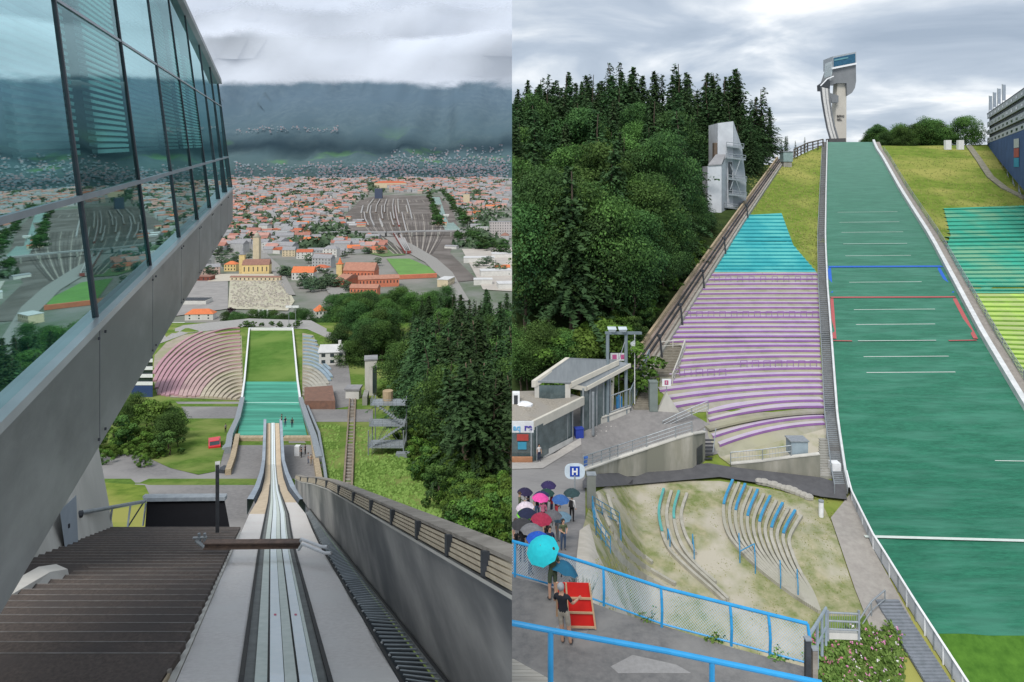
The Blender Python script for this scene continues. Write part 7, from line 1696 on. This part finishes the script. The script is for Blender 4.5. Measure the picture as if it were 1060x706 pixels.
def person(p, face, pose, shirt, trousers, hair, label, hgt=1.72, long_hair=False, shorts=False, sleeves='short', cap=None, pack=None, group=None, lean=0):
    key = (pose, long_hair, shorts, sleeves)
    if key not in PM: PM[key] = person_mesh(*key)
    body, hb, wr = PM[key]; s = hgt/1.75
    t = thing('person', p, label, 'person', group); t.rotation_euler = (lean, 0, face); t.scale = (s, s, s)
    me = body.copy(); idx = [p_.material_index for p_ in me.polygons]; me.materials.clear()
    for m in (skinmat(), shirt, trousers, flat('shoe_dark', (.06, .055, .06))): me.materials.append(m)
    me.polygons.foreach_set('material_index', idx)
    side = SIDE[0]; 
    o = bpy.data.objects.new('body', me); C.objects.link(o); o.parent = t
    h2 = MB(); h2.v = list(hb.v); h2.f = list(hb.f); h2.mi = list(hb.mi); h2.build('cap' if cap else 'hair', cap or hair, t, smooth=True, clip=False, off=Vector((0, 0, 0)))
    if pack:
        b = MB(); b.hexa([Vector(v) for v in ((-.13, .11, 1.0), (.13, .11, 1.0), (.12, .25, 1.02), (-.12, .25, 1.02), (-.12, .10, 1.42), (.12, .10, 1.42), (.10, .20, 1.40), (-.10, .20, 1.40))]); b.build('backpack', pack, t, clip=False, off=Vector((0, 0, 0)))
    M_w = Matrix.Translation(Vector(p)) @ Matrix.Rotation(face, 4, 'Z') @ Matrix.Diagonal((s, s, s, 1))
    return t, M_w @ (wr + Vector((0, -.04, .02)))
def umbrella(hand, m, label, rad=.55, tilt=(0, 0), group=None, hgt=.72):
    t = thing('umbrella', hand, label, 'umbrella', group); ax = Vector((tilt[0], tilt[1], 1)).normalized(); u = Vector((1, 0, 0)); u = (u - ax*u.dot(ax)).normalized(); v = ax.cross(u); topp = hand + ax*hgt
    n = 8; rings = []
    for q, dz in ((.0, 0), (.3, .035), (.6, .12), (.85, .23), (1.0, .32)):
        ring = []
        for k in range(n*2):
            a = math.pi*k/n; rr_ = rad*q*(1 if k % 2 == 0 else .95); sag = dz - (.015*q if k % 2 else 0) + (-.02*q if (k % 2 and q == 1) else 0)
            ring.append(topp + (u*math.cos(a) + v*math.sin(a))*rr_ - ax*sag*rad/.55)
        rings.append(ring + [ring[0]])
    b = MB(); b.grid(rings); b.build('canopy', m, t, clip=True)
    b = MB()
    for k in range(n): 
        for a_, c_ in zip(rings[1:], rings[2:]): b.tube(a_[2*k] - ax*.008, c_[2*k] - ax*.008, .004, 3)
    b.build('ribs', steel, t); b = MB(); b.tube(hand - ax*.12, topp + ax*.05, .009, 6); b.build('shaft', steel, t)
    b = MB(); b.tube(hand - ax*.2, hand - ax*.06, .016, 6); b.build('handle', black, t); return t
def cl(n, c): return mat('cloth_' + n, c, tuple(x*.7 for x in c), scale=6, rough=.9)
navy_, blk, gry_, wht, red_, olive, tan_, jeans, pinkc, denim = cl('navy', (.025, .03, .07)), cl('black', (.018, .018, .02)), cl('grey', (.25, .25, .26)), cl('white', (.62, .61, .60)), cl('red', (.32, .03, .04)), cl('olive', (.09, .11, .06)), cl('tan', (.42, .35, .26)), cl('jeans', (.06, .10, .18)), cl('pink', (.55, .16, .25)), cl('lightblue', (.30, .38, .48))
hbr, hbl, hdk = flat('hair_brown', (.07, .04, .02), .8), flat('hair_blond', (.35, .24, .12), .8), flat('hair_dark', (.02, .015, .012), .8)
CR = 'visitors crowding on the road under umbrellas'
crowd = [  # px, foot row, face, pose, shirt, trousers, hair, umbrella colour name/colour, label
 (583, 571, .3, 'bent-bent', olive, jeans, hdk, None, 'woman in olive jacket and jeans standing alone at the edge of the crowd'),
 (592, 541, 2.6, 'umb-down', wht, blk, hdk, ('dark_teal', (.03, .06, .065)), 'visitor in white shirt and black trousers right of the crowd, with a black backpack'),
 (577, 562, 1.0, 'umb-down', gry_, gry_, hbr, ('steel_blue', (.13, .22, .29)), 'child in light grey clothes beside the woman in olive'),
 (576, 548, 1.8, 'umb-down', red_, blk, hbr, ('blue', (.04, .12, .33)), 'visitor in dark red jacket stepping forward at the right of the crowd'),
 (566, 565, .6, 'umb-down', blk, blk, hdk, ('dark_grey', (.12, .12, .13)), 'visitor in black with a pink rucksack in the middle of the crowd'),
 (562, 546, 3.2, 'umb-down', pinkc, blk, hbr, ('pink', (.72, .08, .33)), 'visitor in pink top with black trousers deep in the crowd'),
 (556, 540, .4, 'umb-down', blk, jeans, hdk, ('indigo', (.03, .03, .10)), 'visitor in black top and jeans at the back of the crowd'),
 (546, 553, 5.5, 'umb-down', wht, blk, hbr, ('white_pink', (.68, .58, .64)), 'visitor in white shirt at the back left of the crowd'),
 (539, 562, .8, 'umb-down', blk, blk, hdk, ('lime', (.20, .62, .05)), 'visitor in black at the left end of the crowd'),
 (552, 566, 4.0, 'umb-down', navy_, blk, hbr, ('navy', (.02, .025, .06)), 'visitor in navy jacket in the front half of the crowd'),
 (557, 577, 2.2, 'umb-down', wht, red_, hbl, ('red', (.36, .03, .07)), 'visitor in white top and red trousers near the mesh railing'),
 (556, 588, 3.6, 'umb-down', pinkc, blk, hdk, ('grey', (.20, .20, .21)), 'visitor in pink checked top close behind the mesh railing'),
 (541, 584, 2.8, 'umb-down', blk, navy_, hdk, ('charcoal', (.05, .05, .055)), 'visitor in black jacket close to the left end of the mesh railing'),
 (538, 538, 1.5, 'bent-down', olive, blk, hbr, None, 'visitor in olive top at the far left of the crowd without umbrella'),
 (565, 531, 2.1, 'umb-down', blk, blk, hdk, ('violet', (.035, .025, .09)), 'visitor in black standing at the very back of the crowd'),
 (571, 538, 4.5, 'umb-down', red_, navy_, hbr, ('bottle_green', (.02, .06, .05)), 'visitor in red top at the back right of the crowd'),
 (547, 534, 5.0, 'umb-down', navy_, gry_, hdk, ('dark_violet', (.025, .02, .06)), 'visitor in navy at the back of the crowd with grey trousers'),
 (569, 583, .2, 'down-bent', navy_, blk, hdk, None, 'bare headed visitor in navy next to the turquoise umbrella'),
 (534, 572, .9, 'bent-down', gry_, blk, hbr, None, 'visitor in grey at the left rim of the crowd without umbrella'),
 (549, 597, 1.1, 'umb-down', denim, navy_, hbr, ('royal_blue', (.02, .10, .50)), 'visitor in light blue right behind the mesh railing'),
]
for i, (x, r, fc, po, sh, tr_, hr_, um, lb) in enumerate(crowd):
    p = Gb(x, r) + Vector((0, 0, .06)); small = 'child' in lb
    t, hand = person(p, fc, po, sh, tr_, hr_, lb, 1.35 if small else R.uniform(1.62, 1.8), long_hair=i % 3 == 0, sleeves='long' if i % 2 else 'short', pack=(blk if i in (1,) else pinkc if i == 4 else None))
    if um: umbrella(hand, cl('umb_' + um[0], um[1]), '%s umbrella held over the %s' % (um[0].replace('_', ' '), ' '.join(lb.split()[:9]).rstrip(',')) , .54, (R.uniform(-.12, .12), R.uniform(-.16, .04)), hgt=.62)
# bystander by the shop
person(Gb(558, 479) + Vector((0, 0, .14)), .4, 'down-down', wht, navy_, hdk, 'visitor in white shirt and dark trousers standing at the corner of the shop', 1.72)
# the pair on the terrace
def Tp(px, row): return TG_(px, row) + Vector((0, 0, .005))
t, hand = person(Tp(572, 621), 3.5, 'umb-bent', olive, mat('shorts_green', (.07, .10, .06)), hbr, 'woman in olive dress under a turquoise umbrella on the terrace', 1.70, long_hair=True, shorts=True)
umbrella(hand + Vector((0, 0, .0)), mat('cloth_turquoise', (.02, .55, .62), (.02, .46, .54), scale=3), 'large turquoise umbrella held by the woman on the terrace', .54, (-.32, -.6), hgt=.56)
um2 = umbrella(Tp(583, 620) + Vector((.0, .1, .85)), mat('cloth_petrol', (.02, .13, .22), (.015, .1, .18), scale=3), 'half lowered petrol blue umbrella beside the woman on the terrace', .52, (.35, .25), hgt=.3)
t, _ = person(Tp(587, 667), 2.75, 'carry-carry', cl('darknavy', (.02, .022, .03)), cl('khaki', (.40, .36, .30)), hdk, 'man in dark shirt, khaki shorts and grey cap carrying a red wooden board', 1.92, cap=cl('capgrey', (.35, .36, .38)), shorts=True, lean=0)
t.rotation_euler = (-.14, .06, 2.75)
# red panel stand carried by the man
c0 = Tp(603, 655) + Vector((0, .05, .10)); t = thing('red_board', c0, 'red board with pale wooden frame and two cross bars carried by the man', 'panel')
redp = mat('panel_red', (.62, .02, .015), (.52, .015, .012), scale=2, rough=.5); pine = mat('pine_wood', (.56, .38, .24), (.45, .3, .18), scale=5)
ux_ = Vector((.97, .18, -.14)); uz_ = Vector((-.10, .12, 1)); wd, ht_ = .74, 1.26
def RP(a, c, d=0): return c0 + ux_*a*(1 + .12*(1 - c/ht_)) + uz_*c + Vector((0, -.05*d, 0))
b = MB(); b.slab([RP(-wd/2, 0), RP(wd/2, 0), RP(wd/2, ht_), RP(-wd/2, ht_)], (0, .02, 0)); b.build('board', redp, t)
for a0, c0_, a1, c1_ in ((-wd/2, 0, -wd/2, ht_), (wd/2, 0, wd/2, ht_), (-wd/2, .02, wd/2, .02), (-wd/2, .42, wd/2, .42), (-wd/2, .82, wd/2, .82)):
    b = MB(); p, q = RP(a0, c0_, 1), RP(a1, c1_, 1); 
    if a0 == a1: b.slab([p + Vector((-.025, 0, 0)), p + Vector((.025, 0, 0)), q + Vector((.025, 0, 0)), q + Vector((-.025, 0, 0))], (0, .045, 0))
    else: b.slab([p, q, q + Vector((0, 0, .05)), p + Vector((0, 0, .05))], (0, .045, 0))
    b.build('batten', pine, t)
c0 = Tp(577, 655) + Vector((0, .16, .38)); t = thing('red_board', c0, 'narrow red board with pale edge on the far side of the carrying man', 'panel'); b = MB(); b.slab([c0, c0 + Vector((.42, .1, -.05)), c0 + Vector((.42, .1, .95)), c0 + Vector((0, 0, 1.0))], (0, .03, 0)); b.build('board', redp, t); b = MB(); b.bar(c0 + Vector((-.02, -.02, 0)), c0 + Vector((-.018, -.02, 1.0)), .05, .02); b.slab([c0 + Vector((-.03, -.02, 0)), c0 + Vector((.02, -.02, 0)), c0 + Vector((.02, -.02, 1.02)), c0 + Vector((-.03, -.02, 1.02))], (0, .05, 0)); b.build('batten', pine, t)
# planter of thin grass behind the red panel
p = Tp(604, 622); t = thing('grass_clump', p, 'clump of thin blue green grass behind the red panel', 'plant'); b = MB()
for k in range(46): a = R.random()*6.28; q = p + Vector((math.cos(a), math.sin(a)*.4, 0))*R.uniform(0, .2); b.tube(q, q + Vector((math.cos(a)*.3, 0, R.uniform(.4, .8))), .007, 3)
b.build('blades', mat('blade_green', (.12, .22, .16)), t)

# people of the west place
SIDE[0] = 'W'
wp = [(291.5, 437, 'down-bent', blk, blk, 'visitor in black standing at the left of the take-off group'), (294, 440, 'bent-down', navy_, jeans, 'visitor in navy and jeans at the take-off, second in the group'), (299, 441, 'down-down', blk, navy_, 'visitor in black jacket at the take-off, rightmost of the group'),
      (312, 474, 'bent-bent', blk, blk, 'man in black beside the white control cabinet'), (316, 471, 'down-bent', navy_, blk, 'man in navy walking right of the control cabinet'), (322, 482, 'bent-bent', tan_, tan_, 'worker in yellow tan clothes bending by the kerb wall'), (326, 512, 'down-down', blk, blk, 'lone visitor in black low on the paved yard'), (233.5, 448, 'down-down', gry_, blk, 'person standing beyond the red car'), (319, 480, 'down-down', gry_, jeans, 'worker in grey next to the worker in tan')]
for i, (x, r, po, sh, tr_, lb) in enumerate(wp):
    if r < 445: p = IR(1, r + 2, .0) + Vector((.35 + .25*(x - 291), 0, .02))
    else: p = Ga(x, r) + Vector((0, 0, .06))
    person(p, R.random()*6, po, sh, tr_, hdk, lb, 1.9)
